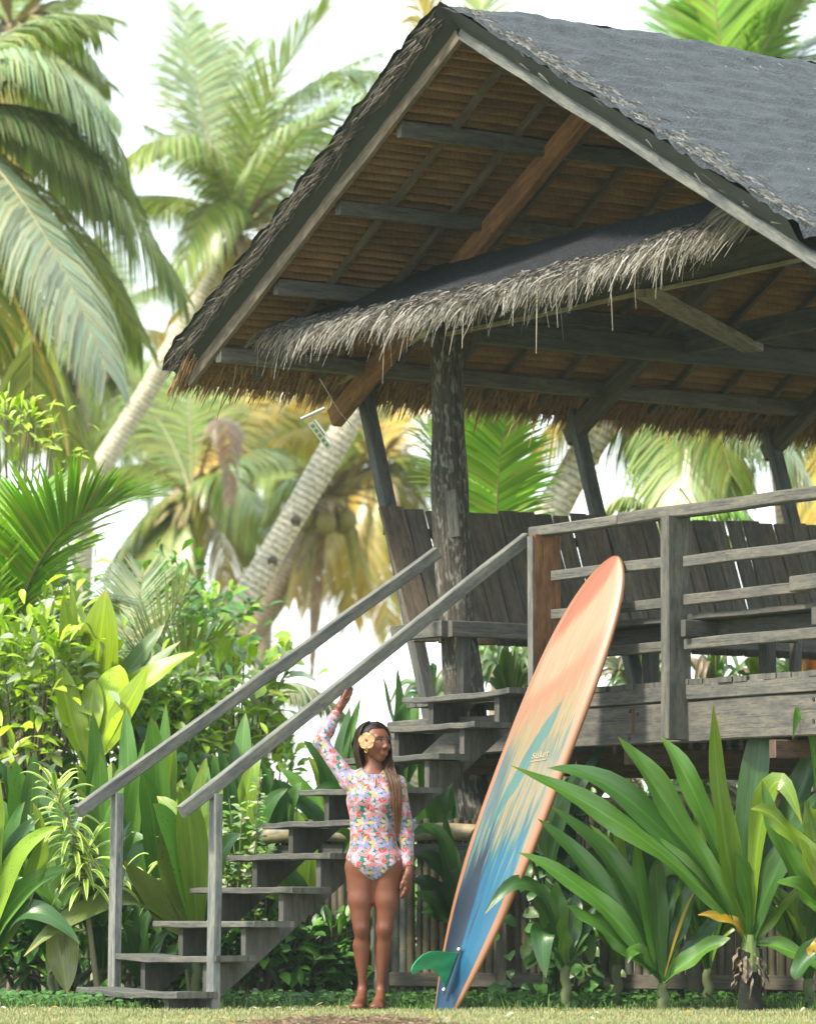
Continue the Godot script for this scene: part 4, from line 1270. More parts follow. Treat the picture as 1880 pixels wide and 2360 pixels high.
	lf(p, Vector3(0.00, 0.18, 0.00), Vector3(0.02, 0.64, 0.15), Vector3(0.10, 0.78, 0.26), 0.095, LD, 0.35, 0.014)
	lf(p, Vector3(0.00, 0.18, 0.00), Vector3(0.06, 0.60, -0.03), Vector3(0.19, 0.70, -0.08), 0.069, LD, 0.15, 0.014)
	lf(p, Vector3(0.00, 0.18, 0.00), Vector3(0.13, 0.60, 0.11), Vector3(0.33, 0.65, 0.19), 0.087, LG, 0.25, 0.014)
	lf(p, Vector3(0.00, 0.18, 0.00), Vector3(0.10, 0.50, 0.12), Vector3(0.28, 0.52, 0.21), 0.074, LG, 0.16, 0.014)
	p = lily_at("crinum_lily", "strap leaf plant seen through the treads left of the round post", "plant", Vector3(0.20, 0.00, -25.00), Vector3(0.00, 0.82, 0.00), "")
	lf(p, Vector3(0.00, 0.82, 0.00), Vector3(-0.05, 1.24, 0.04), Vector3(-0.14, 1.56, 0.07), 0.100, LG, 0.00, 0.012)
	lf(p, Vector3(0.00, 0.82, 0.00), Vector3(0.05, 1.24, 0.04), Vector3(0.09, 1.55, 0.07), 0.110, LD, 0.00, 0.012)
	lf(p, Vector3(0.00, 0.82, 0.00), Vector3(0.12, 1.20, -0.01), Vector3(0.18, 1.40, -0.04), 0.100, LG, 0.00, 0.012)
	lf(p, Vector3(0.00, 0.82, 0.00), Vector3(-0.04, 1.14, -0.02), Vector3(-0.23, 1.40, -0.04), 0.090, LD, 0.00, 0.012)
	lf(p, Vector3(0.00, 0.82, 0.00), Vector3(0.05, 1.26, -0.01), Vector3(-0.03, 1.64, -0.02), 0.080, LY, 0.00, 0.012)
	lf(p, Vector3(0.00, 0.82, 0.00), Vector3(0.04, 1.14, 0.08), Vector3(0.23, 1.27, 0.15), 0.100, LD, 0.00, 0.012)
	p = lily_at("crinum_lily", "tall strap leaf plant rising behind the topmost treads", "plant", Vector3(-0.03, 0.00, -25.66), Vector3(0.00, 1.29, 0.00), "")
	lf(p, Vector3(0.00, 1.29, 0.00), Vector3(-0.01, 1.61, 0.03), Vector3(-0.04, 2.15, 0.09), 0.075, LG, 0.00, 0.012)
	lf(p, Vector3(0.00, 1.29, 0.00), Vector3(-0.00, 1.57, -0.02), Vector3(-0.14, 2.11, -0.02), 0.050, LG, 0.60, 0.012)
	lf(p, Vector3(0.00, 1.29, 0.00), Vector3(0.01, 1.62, -0.02), Vector3(0.11, 2.01, -0.03), 0.080, LG, 0.00, 0.012)
	lf(p, Vector3(0.00, 1.29, 0.00), Vector3(-0.03, 1.68, 0.04), Vector3(-0.19, 1.76, 0.05), 0.080, LD, 0.00, 0.012)
	lf(p, Vector3(0.00, 1.29, 0.00), Vector3(0.04, 1.56, -0.02), Vector3(0.17, 1.76, -0.05), 0.070, LG, 0.00, 0.012)
	lf(p, Vector3(0.00, 1.29, 0.00), Vector3(-0.01, 1.85, 0.11), Vector3(0.02, 1.91, 0.16), 0.080, LD, 0.00, 0.012)
	p = lily_at("crinum_lily", "strap leaf plant with yellowed blade behind the raised arm of the woman", "plant", Vector3(-0.49, 0.00, -25.49), Vector3(0.00, 0.95, 0.00), "")
	lf(p, Vector3(0.00, 0.95, 0.00), Vector3(0.03, 1.52, 0.06), Vector3(-0.19, 1.66, 0.07), 0.100, LD, 0.00, 0.012)
	lf(p, Vector3(0.00, 0.95, 0.00), Vector3(0.04, 1.53, 0.01), Vector3(0.11, 1.89, -0.01), 0.090, LD, 0.00, 0.012)
	lf(p, Vector3(0.00, 0.95, 0.00), Vector3(0.09, 1.69, 0.02), Vector3(0.18, 1.94, -0.00), 0.050, LG, 0.50, 0.012)
	lf(p, Vector3(0.00, 0.95, 0.00), Vector3(-0.07, 1.30, -0.02), Vector3(-0.36, 1.49, -0.05), 0.090, LG, 0.00, 0.012)
	lf(p, Vector3(0.00, 0.95, 0.00), Vector3(-0.11, 1.21, 0.08), Vector3(-0.40, 1.41, 0.15), 0.100, LD, 0.00, 0.012)
	lf(p, Vector3(0.00, 0.95, 0.00), Vector3(0.02, 1.32, -0.04), Vector3(-0.17, 1.57, -0.09), 0.090, LY2, 0.00, 0.012)
	lf(p, Vector3(0.00, 0.95, 0.00), Vector3(0.18, 1.52, 0.06), Vector3(0.14, 1.66, 0.07), 0.100, LD, 0.00, 0.012)
	lf(p, Vector3(0.00, 0.95, 0.00), Vector3(-0.06, 1.15, -0.03), Vector3(-0.38, 1.17, -0.08), 0.090, LG, 0.00, 0.012)
	lf(p, Vector3(0.00, 0.95, 0.00), Vector3(0.12, 1.23, 0.08), Vector3(0.00, 1.50, 0.16), 0.090, LG, 0.00, 0.012)
	lf(p, Vector3(0.00, 0.95, 0.00), Vector3(0.14, 1.24, -0.07), Vector3(0.28, 1.48, -0.15), 0.080, LD, 0.00, 0.012)
	p = lily_at("crinum_lily", "strap leaf plant whose two blades poke through the stair beside the waist of the woman", "plant", Vector3(-0.20, 0.00, -24.21), Vector3(0.00, 0.76, 0.00), "")
	lf(p, Vector3(0.00, 0.76, 0.00), Vector3(-0.06, 1.49, 0.22), Vector3(-0.40, 1.27, 0.35), 0.080, LD, 0.00, 0.012)
	lf(p, Vector3(0.00, 0.76, 0.00), Vector3(-0.30, 1.29, 0.23), Vector3(-0.45, 0.90, 0.37), 0.075, LG, 0.00, 0.012)
	lf(p, Vector3(0.00, 0.76, 0.00), Vector3(-0.07, 1.21, 0.05), Vector3(-0.21, 0.90, 0.01), 0.060, LD, 0.00, 0.012)
	p = lily_at("crinum_lily", "strap leaf lily cut off by the left picture edge near the lawn", "plant", Vector3(-2.50, 0.00, -23.45), Vector3(0.00, 0.24, 0.00), "")
	lf(p, Vector3(0.00, 0.24, 0.00), Vector3(-0.09, 0.65, 0.07), Vector3(-0.52, 0.70, 0.11), 0.086, LG, -0.09, 0.010)
	lf(p, Vector3(0.00, 0.24, 0.00), Vector3(-0.09, 0.95, -0.04), Vector3(-0.47, 1.07, -0.15), 0.101, LG, -0.38, 0.010)
	lf(p, Vector3(0.00, 0.24, 0.00), Vector3(-0.04, 0.96, 0.01), Vector3(-0.30, 1.11, -0.04), 0.088, LD, 0.24, 0.010)
	lf(p, Vector3(0.00, 0.24, 0.00), Vector3(-0.13, 1.04, -0.03), Vector3(-0.32, 1.21, -0.13), 0.113, LY, -0.32, 0.010)
	lf(p, Vector3(0.00, 0.24, 0.00), Vector3(-0.08, 1.04, -0.01), Vector3(-0.22, 1.26, -0.07), 0.093, LG, -0.07, 0.010)
	lf(p, Vector3(0.00, 0.24, 0.00), Vector3(-0.01, 1.09, 0.21), Vector3(-0.11, 1.32, 0.37), 0.098, LY, -0.02, 0.010)
	lf(p, Vector3(0.00, 0.24, 0.00), Vector3(-0.01, 0.96, 0.16), Vector3(-0.04, 1.19, 0.27), 0.083, LY, -0.19, 0.010)
	lf(p, Vector3(0.00, 0.24, 0.00), Vector3(0.02, 1.09, 0.17), Vector3(0.08, 1.34, 0.27), 0.104, LY, 0.03, 0.010)
	lf(p, Vector3(0.00, 0.24, 0.00), Vector3(0.08, 1.02, 0.07), Vector3(0.21, 1.21, 0.09), 0.082, LD, 0.36, 0.010)
	lf(p, Vector3(0.00, 0.24, 0.00), Vector3(0.03, 0.89, 0.05), Vector3(0.29, 1.04, 0.06), 0.112, LG, 0.12, 0.010)
	lf(p, Vector3(0.00, 0.24, 0.00), Vector3(0.04, 0.98, 0.12), Vector3(0.32, 1.12, 0.18), 0.108, LD, 0.21, 0.010)
	lf(p, Vector3(0.00, 0.24, 0.00), Vector3(0.04, 0.95, 0.19), Vector3(0.44, 1.06, 0.31), 0.100, LY, 0.36, 0.010)
	lf(p, Vector3(0.00, 0.24, 0.00), Vector3(0.08, 0.74, 0.11), Vector3(0.49, 0.81, 0.18), 0.116, LG, 0.22, 0.010)
	lf(p, Vector3(0.00, 0.24, 0.00), Vector3(0.20, 0.81, 0.16), Vector3(0.56, 0.36, 0.21), 0.100, LD, 0.00, 0.012)
	lf(p, Vector3(0.00, 0.24, 0.00), Vector3(0.45, 0.89, 0.12), Vector3(0.27, 1.20, 0.20), 0.100, LY, 0.00, 0.012)
	p = lily_at("crinum_lily", "strap leaf lily with a bent orange tipped leaf left of the far handrail", "plant", Vector3(-2.16, 0.00, -23.86), Vector3(0.00, 0.18, 0.00), "")
	lf(p, Vector3(0.00, 0.18, 0.00), Vector3(-0.07, 0.67, 0.15), Vector3(-0.31, 0.73, 0.26), 0.097, LD, 0.16, 0.010)
	lf(p, Vector3(0.00, 0.18, 0.00), Vector3(-0.14, 0.75, 0.05), Vector3(-0.37, 0.83, 0.06), 0.107, LD, -0.25, 0.010)
	lf(p, Vector3(0.00, 0.18, 0.00), Vector3(-0.10, 0.89, 0.13), Vector3(-0.25, 1.04, 0.21), 0.083, LG, -0.17, 0.010)
	lf(p, Vector3(0.00, 0.18, 0.00), Vector3(-0.05, 0.89, 0.12), Vector3(-0.18, 1.04, 0.18), 0.089, LD, -0.03, 0.010)
	lf(p, Vector3(0.00, 0.18, 0.00), Vector3(-0.05, 0.94, -0.07), Vector3(-0.18, 1.15, -0.20), 0.095, LG, -0.30, 0.010)
	lf(p, Vector3(0.00, 0.18, 0.00), Vector3(-0.01, 0.98, 0.06), Vector3(-0.09, 1.22, 0.06), 0.120, LD, -0.06, 0.010)
	lf(p, Vector3(0.00, 0.18, 0.00), Vector3(0.00, 0.99, -0.05), Vector3(0.01, 1.27, -0.16), 0.102, LG, 0.26, 0.010)
	lf(p, Vector3(0.00, 0.18, 0.00), Vector3(0.02, 1.03, 0.08), Vector3(0.10, 1.27, 0.11), 0.116, LD, 0.16, 0.010)
	lf(p, Vector3(0.00, 0.18, 0.00), Vector3(0.03, 1.02, -0.05), Vector3(0.18, 1.22, -0.16), 0.093, LD, 0.17, 0.010)
	lf(p, Vector3(0.00, 0.18, 0.00), Vector3(0.10, 0.87, 0.22), Vector3(0.32, 1.00, 0.38), 0.096, LG, 0.18, 0.010)
	lf(p, Vector3(0.00, 0.18, 0.00), Vector3(0.12, 0.77, 0.09), Vector3(0.28, 0.87, 0.14), 0.095, LG, -0.00, 0.010)
	lf(p, Vector3(0.00, 0.18, 0.00), Vector3(0.18, 0.70, 0.19), Vector3(0.39, 0.76, 0.33), 0.085, LD, 0.19, 0.010)
	lf(p, Vector3(0.00, 0.18, 0.00), Vector3(-0.30, 1.16, 0.20), Vector3(-0.16, 0.51, 0.23), 0.075, LG, 0.00, 0.012)
	p = lily_at("crinum_lily", "tall upright strap leaf lily behind the foot of the far handrail", "plant", Vector3(-1.91, 0.00, -24.46), Vector3(0.00, 0.20, 0.00), "")
	lf(p, Vector3(0.00, 0.20, 0.00), Vector3(-0.08, 0.82, 0.21), Vector3(-0.33, 0.90, 0.36), 0.127, LD, -0.37, 0.010)
	lf(p, Vector3(0.00, 0.20, 0.00), Vector3(-0.02, 1.00, 0.15), Vector3(-0.23, 1.11, 0.23), 0.108, LD, 0.14, 0.010)
	lf(p, Vector3(0.00, 0.20, 0.00), Vector3(-0.02, 1.13, 0.15), Vector3(-0.15, 1.32, 0.23), 0.106, LY, 0.07, 0.010)
	lf(p, Vector3(0.00, 0.20, 0.00), Vector3(-0.06, 1.25, 0.14), Vector3(-0.16, 1.48, 0.20), 0.099, LY, 0.35, 0.010)
	lf(p, Vector3(0.00, 0.20, 0.00), Vector3(-0.02, 1.41, 0.15), Vector3(-0.05, 1.79, 0.21), 0.105, LG, 0.23, 0.010)
	lf(p, Vector3(0.00, 0.20, 0.00), Vector3(0.00, 1.20, 0.16), Vector3(0.00, 1.54, 0.26), 0.121, LG, -0.03, 0.010)
	lf(p, Vector3(0.00, 0.20, 0.00), Vector3(0.00, 1.18, 0.02), Vector3(0.05, 1.49, -0.03), 0.108, LY, -0.35, 0.010)
	lf(p, Vector3(0.00, 0.20, 0.00), Vector3(0.02, 1.20, 0.04), Vector3(0.12, 1.47, 0.01), 0.111, LG, 0.15, 0.010)
	lf(p, Vector3(0.00, 0.20, 0.00), Vector3(0.05, 1.15, 0.20), Vector3(0.17, 1.37, 0.33), 0.102, LG, -0.16, 0.010)
	lf(p, Vector3(0.00, 0.20, 0.00), Vector3(0.06, 0.92, 0.08), Vector3(0.22, 1.05, 0.10), 0.089, LG, 0.08, 0.010)
	lf(p, Vector3(0.00, 0.20, 0.00), Vector3(0.02, 0.98, 0.00), Vector3(0.18, 1.12, -0.06), 0.092, LD, -0.31, 0.010)
	lf(p, Vector3(0.00, 0.20, 0.00), Vector3(0.05, 0.90, -0.06), Vector3(0.30, 1.01, -0.18), 0.111, LG, 0.27, 0.010)
	p = lily_at("crinum_lily", "broad strap leaf lily with long spotted leaves arching over the lawn left of the stairs", "plant", Vector3(-1.28, 0.00, -23.76), Vector3(0.00, 0.37, 0.00), "")
	lf(p, Vector3(0.00, 0.37, 0.00), Vector3(-0.08, 1.09, 0.18), Vector3(-0.25, 1.20, 0.30), 0.129, LG, -0.22, 0.010)
	lf(p, Vector3(0.00, 0.37, 0.00), Vector3(-0.02, 1.11, -0.07), Vector3(-0.26, 1.26, -0.20), 0.123, LY, -0.27, 0.010)
	lf(p, Vector3(0.00, 0.37, 0.00), Vector3(-0.00, 1.13, 0.22), Vector3(-0.09, 1.30, 0.38), 0.142, LY, -0.37, 0.010)
	lf(p, Vector3(0.00, 0.37, 0.00), Vector3(-0.01, 1.21, -0.02), Vector3(-0.05, 1.48, -0.10), 0.104, LG, 0.34, 0.010)
	lf(p, Vector3(0.00, 0.37, 0.00), Vector3(0.00, 1.16, 0.07), Vector3(0.03, 1.42, 0.09), 0.107, LY, 0.11, 0.010)
	lf(p, Vector3(0.00, 0.37, 0.00), Vector3(0.02, 1.19, 0.06), Vector3(0.07, 1.43, 0.06), 0.133, LG, -0.12, 0.010)
	lf(p, Vector3(0.00, 0.37, 0.00), Vector3(0.03, 1.04, 0.15), Vector3(0.14, 1.20, 0.24), 0.098, LY, 0.25, 0.010)
	lf(p, Vector3(0.00, 0.37, 0.00), Vector3(0.07, 1.14, 0.10), Vector3(0.16, 1.30, 0.14), 0.111, LY, 0.32, 0.010)
	lf(p, Vector3(0.00, 0.37, 0.00), Vector3(0.10, 0.95, 0.01), Vector3(0.26, 1.03, -0.04), 0.137, LG, -0.34, 0.010)
	lf(p, Vector3(0.00, 0.37, 0.00), Vector3(-0.42, 0.92, 0.31), Vector3(-1.00, 0.29, 0.49), 0.130, LSP, 0.00, 0.020)
	lf(p, Vector3(0.00, 0.37, 0.00), Vector3(-0.26, 0.61, 0.17), Vector3(-0.42, 0.86, 0.35), 0.160, LSP, 0.00, 0.010)
	lf(p, Vector3(0.00, 0.37, 0.00), Vector3(-0.15, 0.67, 0.03), Vector3(-0.22, 1.07, 0.07), 0.140, LSP, 0.00, 0.012)
	lf(p, Vector3(0.00, 0.37, 0.00), Vector3(-0.43, 0.83, -0.00), Vector3(-0.48, 0.75, -0.06), 0.120, LG, 0.00, 0.012)
	p = lily_at("crinum_lily", "strap leaf lily rising between the two handrail posts", "plant", Vector3(-1.54, 0.00, -24.76), Vector3(0.00, 0.28, 0.00), "")
	lf(p, Vector3(0.00, 0.28, 0.00), Vector3(-0.15, 0.82, -0.03), Vector3(-0.36, 0.89, -0.10), 0.119, LG, 0.01, 0.010)
	lf(p, Vector3(0.00, 0.28, 0.00), Vector3(-0.08, 0.95, -0.05), Vector3(-0.22, 1.06, -0.15), 0.117, LG, -0.18, 0.010)
	lf(p, Vector3(0.00, 0.28, 0.00), Vector3(-0.03, 1.24, 0.24), Vector3(-0.13, 1.43, 0.41), 0.125, LG, -0.33, 0.010)
	lf(p, Vector3(0.00, 0.28, 0.00), Vector3(-0.03, 1.44, 0.21), Vector3(-0.07, 1.77, 0.34), 0.123, LG, -0.38, 0.010)
	lf(p, Vector3(0.00, 0.28, 0.00), Vector3(-0.01, 1.41, 0.07), Vector3(-0.06, 1.76, 0.06), 0.124, LY, 0.39, 0.010)
	lf(p, Vector3(0.00, 0.28, 0.00), Vector3(0.00, 1.46, 0.09), Vector3(0.01, 1.86, 0.11), 0.096, LG, -0.35, 0.010)
	lf(p, Vector3(0.00, 0.28, 0.00), Vector3(0.01, 1.34, 0.16), Vector3(0.07, 1.65, 0.25), 0.102, LY, -0.02, 0.010)
	lf(p, Vector3(0.00, 0.28, 0.00), Vector3(0.04, 1.16, -0.01), Vector3(0.10, 1.39, -0.08), 0.114, LY, 0.34, 0.010)
	lf(p, Vector3(0.00, 0.28, 0.00), Vector3(0.06, 0.92, 0.15), Vector3(0.29, 1.01, 0.25), 0.098, LG, -0.27, 0.010)
	lf(p, Vector3(0.00, 0.28, 0.00), Vector3(0.04, 0.90, 0.02), Vector3(0.35, 0.97, -0.01), 0.104, LG, -0.01, 0.010)
	p = lily_at("crinum_lily", "strap leaf lily with pointed upright leaves behind the near handrail post", "plant", Vector3(-1.09, 0.00, -25.04), Vector3(0.00, 0.43, 0.00), "")
	lf(p, Vector3(0.00, 0.43, 0.00), Vector3(-0.02, 1.20, 0.20), Vector3(-0.25, 1.31, 0.33), 0.093, LY, 0.09, 0.010)
	lf(p, Vector3(0.00, 0.43, 0.00), Vector3(-0.09, 1.29, 0.06), Vector3(-0.24, 1.44, 0.05), 0.105, LG, 0.12, 0.010)
	lf(p, Vector3(0.00, 0.43, 0.00), Vector3(-0.06, 1.33, 0.04), Vector3(-0.16, 1.56, 0.01), 0.124, LG, -0.28, 0.010)
	lf(p, Vector3(0.00, 0.43, 0.00), Vector3(-0.03, 1.36, 0.12), Vector3(-0.12, 1.60, 0.18), 0.092, LD, -0.23, 0.010)
	lf(p, Vector3(0.00, 0.43, 0.00), Vector3(-0.01, 1.34, 0.00), Vector3(-0.03, 1.65, -0.06), 0.114, LD, 0.31, 0.010)
	lf(p, Vector3(0.00, 0.43, 0.00), Vector3(0.01, 1.50, -0.04), Vector3(0.04, 1.83, -0.15), 0.109, LG, -0.04, 0.010)
	lf(p, Vector3(0.00, 0.43, 0.00), Vector3(0.02, 1.26, 0.09), Vector3(0.10, 1.49, 0.11), 0.122, LY, 0.03, 0.010)
	lf(p, Vector3(0.00, 0.43, 0.00), Vector3(0.02, 1.38, -0.01), Vector3(0.15, 1.62, -0.09), 0.105, LY, 0.09, 0.010)
	lf(p, Vector3(0.00, 0.43, 0.00), Vector3(0.05, 1.22, 0.15), Vector3(0.33, 1.33, 0.24), 0.115, LD, 0.36, 0.010)
	lf(p, Vector3(0.00, 0.43, 0.00), Vector3(0.09, 0.96, 0.15), Vector3(0.36, 1.02, 0.24), 0.105, LD, 0.34, 0.010)
	p = lily_at("crinum_lily", "strap leaf lily behind the third and fourth stair treads", "plant", Vector3(-0.84, 0.00, -25.44), Vector3(0.00, 0.52, 0.00), "")
	lf(p, Vector3(0.00, 0.52, 0.00), Vector3(-0.12, 0.90, 0.11), Vector3(-0.35, 0.94, 0.18), 0.119, LG, -0.33, 0.010)
	lf(p, Vector3(0.00, 0.52, 0.00), Vector3(-0.07, 1.08, 0.19), Vector3(-0.17, 1.17, 0.33), 0.093, LG, -0.17, 0.010)
	lf(p, Vector3(0.00, 0.52, 0.00), Vector3(-0.04, 1.18, 0.14), Vector3(-0.09, 1.35, 0.23), 0.081, LD, 0.28, 0.010)
	lf(p, Vector3(0.00, 0.52, 0.00), Vector3(-0.03, 1.30, 0.03), Vector3(-0.11, 1.52, -0.00), 0.095, LD, -0.03, 0.010)
	lf(p, Vector3(0.00, 0.52, 0.00), Vector3(-0.01, 1.20, 0.08), Vector3(-0.02, 1.42, 0.12), 0.095, LD, 0.37, 0.010)
	lf(p, Vector3(0.00, 0.52, 0.00), Vector3(0.01, 1.12, 0.10), Vector3(0.04, 1.31, 0.16), 0.092, LD, -0.03, 0.010)
	lf(p, Vector3(0.00, 0.52, 0.00), Vector3(0.02, 1.24, 0.07), Vector3(0.15, 1.39, 0.09), 0.110, LG, 0.10, 0.010)
	lf(p, Vector3(0.00, 0.52, 0.00), Vector3(0.07, 1.05, 0.05), Vector3(0.20, 1.14, 0.05), 0.098, LD, 0.16, 0.010)
	lf(p, Vector3(0.00, 0.52, 0.00), Vector3(0.06, 0.85, -0.08), Vector3(0.34, 0.88, -0.19), 0.104, LG, -0.29, 0.010)
	p = lily_at("crinum_lily", "strap leaf lily crowding below the variegated dracaena", "plant", Vector3(-2.38, 0.00, -24.54), Vector3(0.00, 0.43, 0.00), "")
	lf(p, Vector3(0.00, 0.43, 0.00), Vector3(-0.12, 1.12, 0.03), Vector3(-0.42, 1.22, 0.01), 0.098, LD, 0.21, 0.010)
	lf(p, Vector3(0.00, 0.43, 0.00), Vector3(-0.05, 1.19, 0.01), Vector3(-0.37, 1.32, -0.04), 0.119, LG, 0.10, 0.010)
	lf(p, Vector3(0.00, 0.43, 0.00), Vector3(-0.03, 1.32, 0.15), Vector3(-0.19, 1.51, 0.23), 0.098, LD, 0.14, 0.010)
	lf(p, Vector3(0.00, 0.43, 0.00), Vector3(-0.03, 1.24, 0.13), Vector3(-0.12, 1.45, 0.19), 0.130, LG, 0.39, 0.010)
	lf(p, Vector3(0.00, 0.43, 0.00), Vector3(-0.02, 1.25, 0.19), Vector3(-0.06, 1.49, 0.32), 0.129, LG, -0.31, 0.010)
	lf(p, Vector3(0.00, 0.43, 0.00), Vector3(0.03, 1.29, 0.23), Vector3(0.08, 1.55, 0.39), 0.094, LD, -0.04, 0.010)
	lf(p, Vector3(0.00, 0.43, 0.00), Vector3(0.02, 1.27, 0.09), Vector3(0.19, 1.49, 0.12), 0.108, LD, -0.20, 0.010)
	lf(p, Vector3(0.00, 0.43, 0.00), Vector3(0.05, 1.22, -0.05), Vector3(0.26, 1.39, -0.17), 0.112, LD, -0.10, 0.010)
	lf(p, Vector3(0.00, 0.43, 0.00), Vector3(0.10, 1.10, 0.21), Vector3(0.35, 1.20, 0.36), 0.088, LD, -0.18, 0.010)
	lf(p, Vector3(0.00, 0.43, 0.00), Vector3(0.18, 0.87, 0.07), Vector3(0.49, 0.92, 0.11), 0.131, LG, 0.26, 0.010)
	p = lily_at("crinum_lily", "dense strap leaf lily above the lower end of the far handrail", "plant", Vector3(-1.78, 0.00, -25.14), Vector3(0.00, 0.43, 0.00), "")
	lf(p, Vector3(0.00, 0.43, 0.00), Vector3(-0.05, 0.91, -0.07), Vector3(-0.43, 0.96, -0.17), 0.094, LG, -0.29, 0.010)
	lf(p, Vector3(0.00, 0.43, 0.00), Vector3(-0.05, 1.08, 0.20), Vector3(-0.28, 1.18, 0.35), 0.104, LY, 0.16, 0.010)
	lf(p, Vector3(0.00, 0.43, 0.00), Vector3(-0.07, 1.29, 0.05), Vector3(-0.23, 1.49, 0.03), 0.119, LY, 0.05, 0.010)
	lf(p, Vector3(0.00, 0.43, 0.00), Vector3(-0.05, 1.28, 0.08), Vector3(-0.12, 1.51, 0.10), 0.093, LY, 0.36, 0.010)
	lf(p, Vector3(0.00, 0.43, 0.00), Vector3(-0.01, 1.49, 0.02), Vector3(-0.04, 1.85, -0.04), 0.099, LG, -0.36, 0.010)
	lf(p, Vector3(0.00, 0.43, 0.00), Vector3(0.01, 1.23, 0.10), Vector3(0.04, 1.49, 0.14), 0.114, LG, 0.30, 0.010)
	lf(p, Vector3(0.00, 0.43, 0.00), Vector3(0.05, 1.38, 0.23), Vector3(0.12, 1.65, 0.40), 0.090, LG, -0.26, 0.010)
	lf(p, Vector3(0.00, 0.43, 0.00), Vector3(0.04, 1.31, 0.20), Vector3(0.19, 1.51, 0.33), 0.096, LG, -0.12, 0.010)
	lf(p, Vector3(0.00, 0.43, 0.00), Vector3(0.06, 1.21, 0.21), Vector3(0.32, 1.34, 0.35), 0.128, LY, 0.32, 0.010)
	lf(p, Vector3(0.00, 0.43, 0.00), Vector3(0.12, 0.90, 0.13), Vector3(0.32, 0.95, 0.22), 0.102, LY, -0.21, 0.010)
	p = lily_at("crinum_lily", "strap leaf lily filling the space under the middle treads before the fence", "plant", Vector3(-0.65, 0.00, -24.65), Vector3(0.00, 0.31, 0.00), "")
	lf(p, Vector3(0.00, 0.31, 0.00), Vector3(-0.16, 0.71, 0.12), Vector3(-0.35, 0.76, 0.21), 0.088, LY, 0.33, 0.010)
	lf(p, Vector3(0.00, 0.31, 0.00), Vector3(-0.08, 0.77, 0.07), Vector3(-0.21, 0.86, 0.10), 0.103, LY, -0.36, 0.010)
	lf(p, Vector3(0.00, 0.31, 0.00), Vector3(-0.03, 0.76, 0.12), Vector3(-0.17, 0.85, 0.19), 0.118, LD, -0.07, 0.010)
	lf(p, Vector3(0.00, 0.31, 0.00), Vector3(-0.02, 0.88, -0.05), Vector3(-0.08, 1.04, -0.15), 0.119, LY, 0.05, 0.010)
	lf(p, Vector3(0.00, 0.31, 0.00), Vector3(-0.01, 0.96, 0.06), Vector3(-0.04, 1.17, 0.07), 0.115, LY, -0.34, 0.010)
	lf(p, Vector3(0.00, 0.31, 0.00), Vector3(-0.00, 0.90, 0.02), Vector3(-0.00, 1.10, 0.01), 0.113, LG, 0.30, 0.010)
	lf(p, Vector3(0.00, 0.31, 0.00), Vector3(0.02, 0.92, 0.12), Vector3(0.07, 1.08, 0.20), 0.110, LY, -0.39, 0.010)
	lf(p, Vector3(0.00, 0.31, 0.00), Vector3(0.02, 0.84, 0.03), Vector3(0.18, 0.96, 0.03), 0.088, LG, 0.01, 0.010)
	lf(p, Vector3(0.00, 0.31, 0.00), Vector3(0.03, 0.82, 0.03), Vector3(0.16, 0.92, 0.03), 0.085, LY, -0.03, 0.010)
	lf(p, Vector3(0.00, 0.31, 0.00), Vector3(0.07, 0.61, 0.02), Vector3(0.35, 0.64, 0.00), 0.097, LG, -0.27, 0.010)
	p = lily_at("crinum_lily", "strap leaf lily in front of the horizontal bamboo pole left of the stairs", "plant", Vector3(-1.32, 0.00, -24.73), Vector3(0.00, 0.52, 0.00), "")
	lf(p, Vector3(0.00, 0.52, 0.00), Vector3(-0.11, 1.00, 0.09), Vector3(-0.24, 1.07, 0.14), 0.120, LY, -0.04, 0.010)
	lf(p, Vector3(0.00, 0.52, 0.00), Vector3(-0.02, 1.07, 0.07), Vector3(-0.27, 1.16, 0.10), 0.102, LY, 0.04, 0.010)
	lf(p, Vector3(0.00, 0.52, 0.00), Vector3(-0.04, 1.04, 0.07), Vector3(-0.16, 1.15, 0.11), 0.122, LY, 0.38, 0.010)
	lf(p, Vector3(0.00, 0.52, 0.00), Vector3(-0.01, 1.06, 0.16), Vector3(-0.10, 1.19, 0.27), 0.125, LY, 0.25, 0.010)
	lf(p, Vector3(0.00, 0.52, 0.00), Vector3(-0.01, 1.11, 0.10), Vector3(-0.09, 1.27, 0.16), 0.090, LY, -0.35, 0.010)
	lf(p, Vector3(0.00, 0.52, 0.00), Vector3(0.00, 1.25, -0.07), Vector3(0.02, 1.49, -0.20), 0.117, LY, 0.00, 0.010)
	lf(p, Vector3(0.00, 0.52, 0.00), Vector3(0.00, 1.29, 0.09), Vector3(0.05, 1.52, 0.12), 0.101, LY, -0.03, 0.010)
	lf(p, Vector3(0.00, 0.52, 0.00), Vector3(0.06, 1.15, 0.04), Vector3(0.13, 1.29, 0.02), 0.095, LY, -0.30, 0.010)
	lf(p, Vector3(0.00, 0.52, 0.00), Vector3(0.02, 1.02, 0.06), Vector3(0.16, 1.12, 0.08), 0.123, LY, 0.32, 0.010)
	lf(p, Vector3(0.00, 0.52, 0.00), Vector3(0.13, 1.04, 0.08), Vector3(0.29, 1.11, 0.12), 0.119, LG, -0.10, 0.010)
	lf(p, Vector3(0.00, 0.52, 0.00), Vector3(0.11, 0.97, 0.11), Vector3(0.28, 1.03, 0.18), 0.119, LY, -0.23, 0.010)
	p = lily_at("crinum_lily", "yellow green strap leaf lily in front of the fence behind the near post", "plant", Vector3(-1.01, 0.00, -24.70), Vector3(0.00, 0.34, 0.00), "")
	lf(p, Vector3(0.00, 0.34, 0.00), Vector3(-0.04, 0.74, 0.01), Vector3(-0.24, 0.79, -0.02), 0.115, LY, 0.28, 0.010)
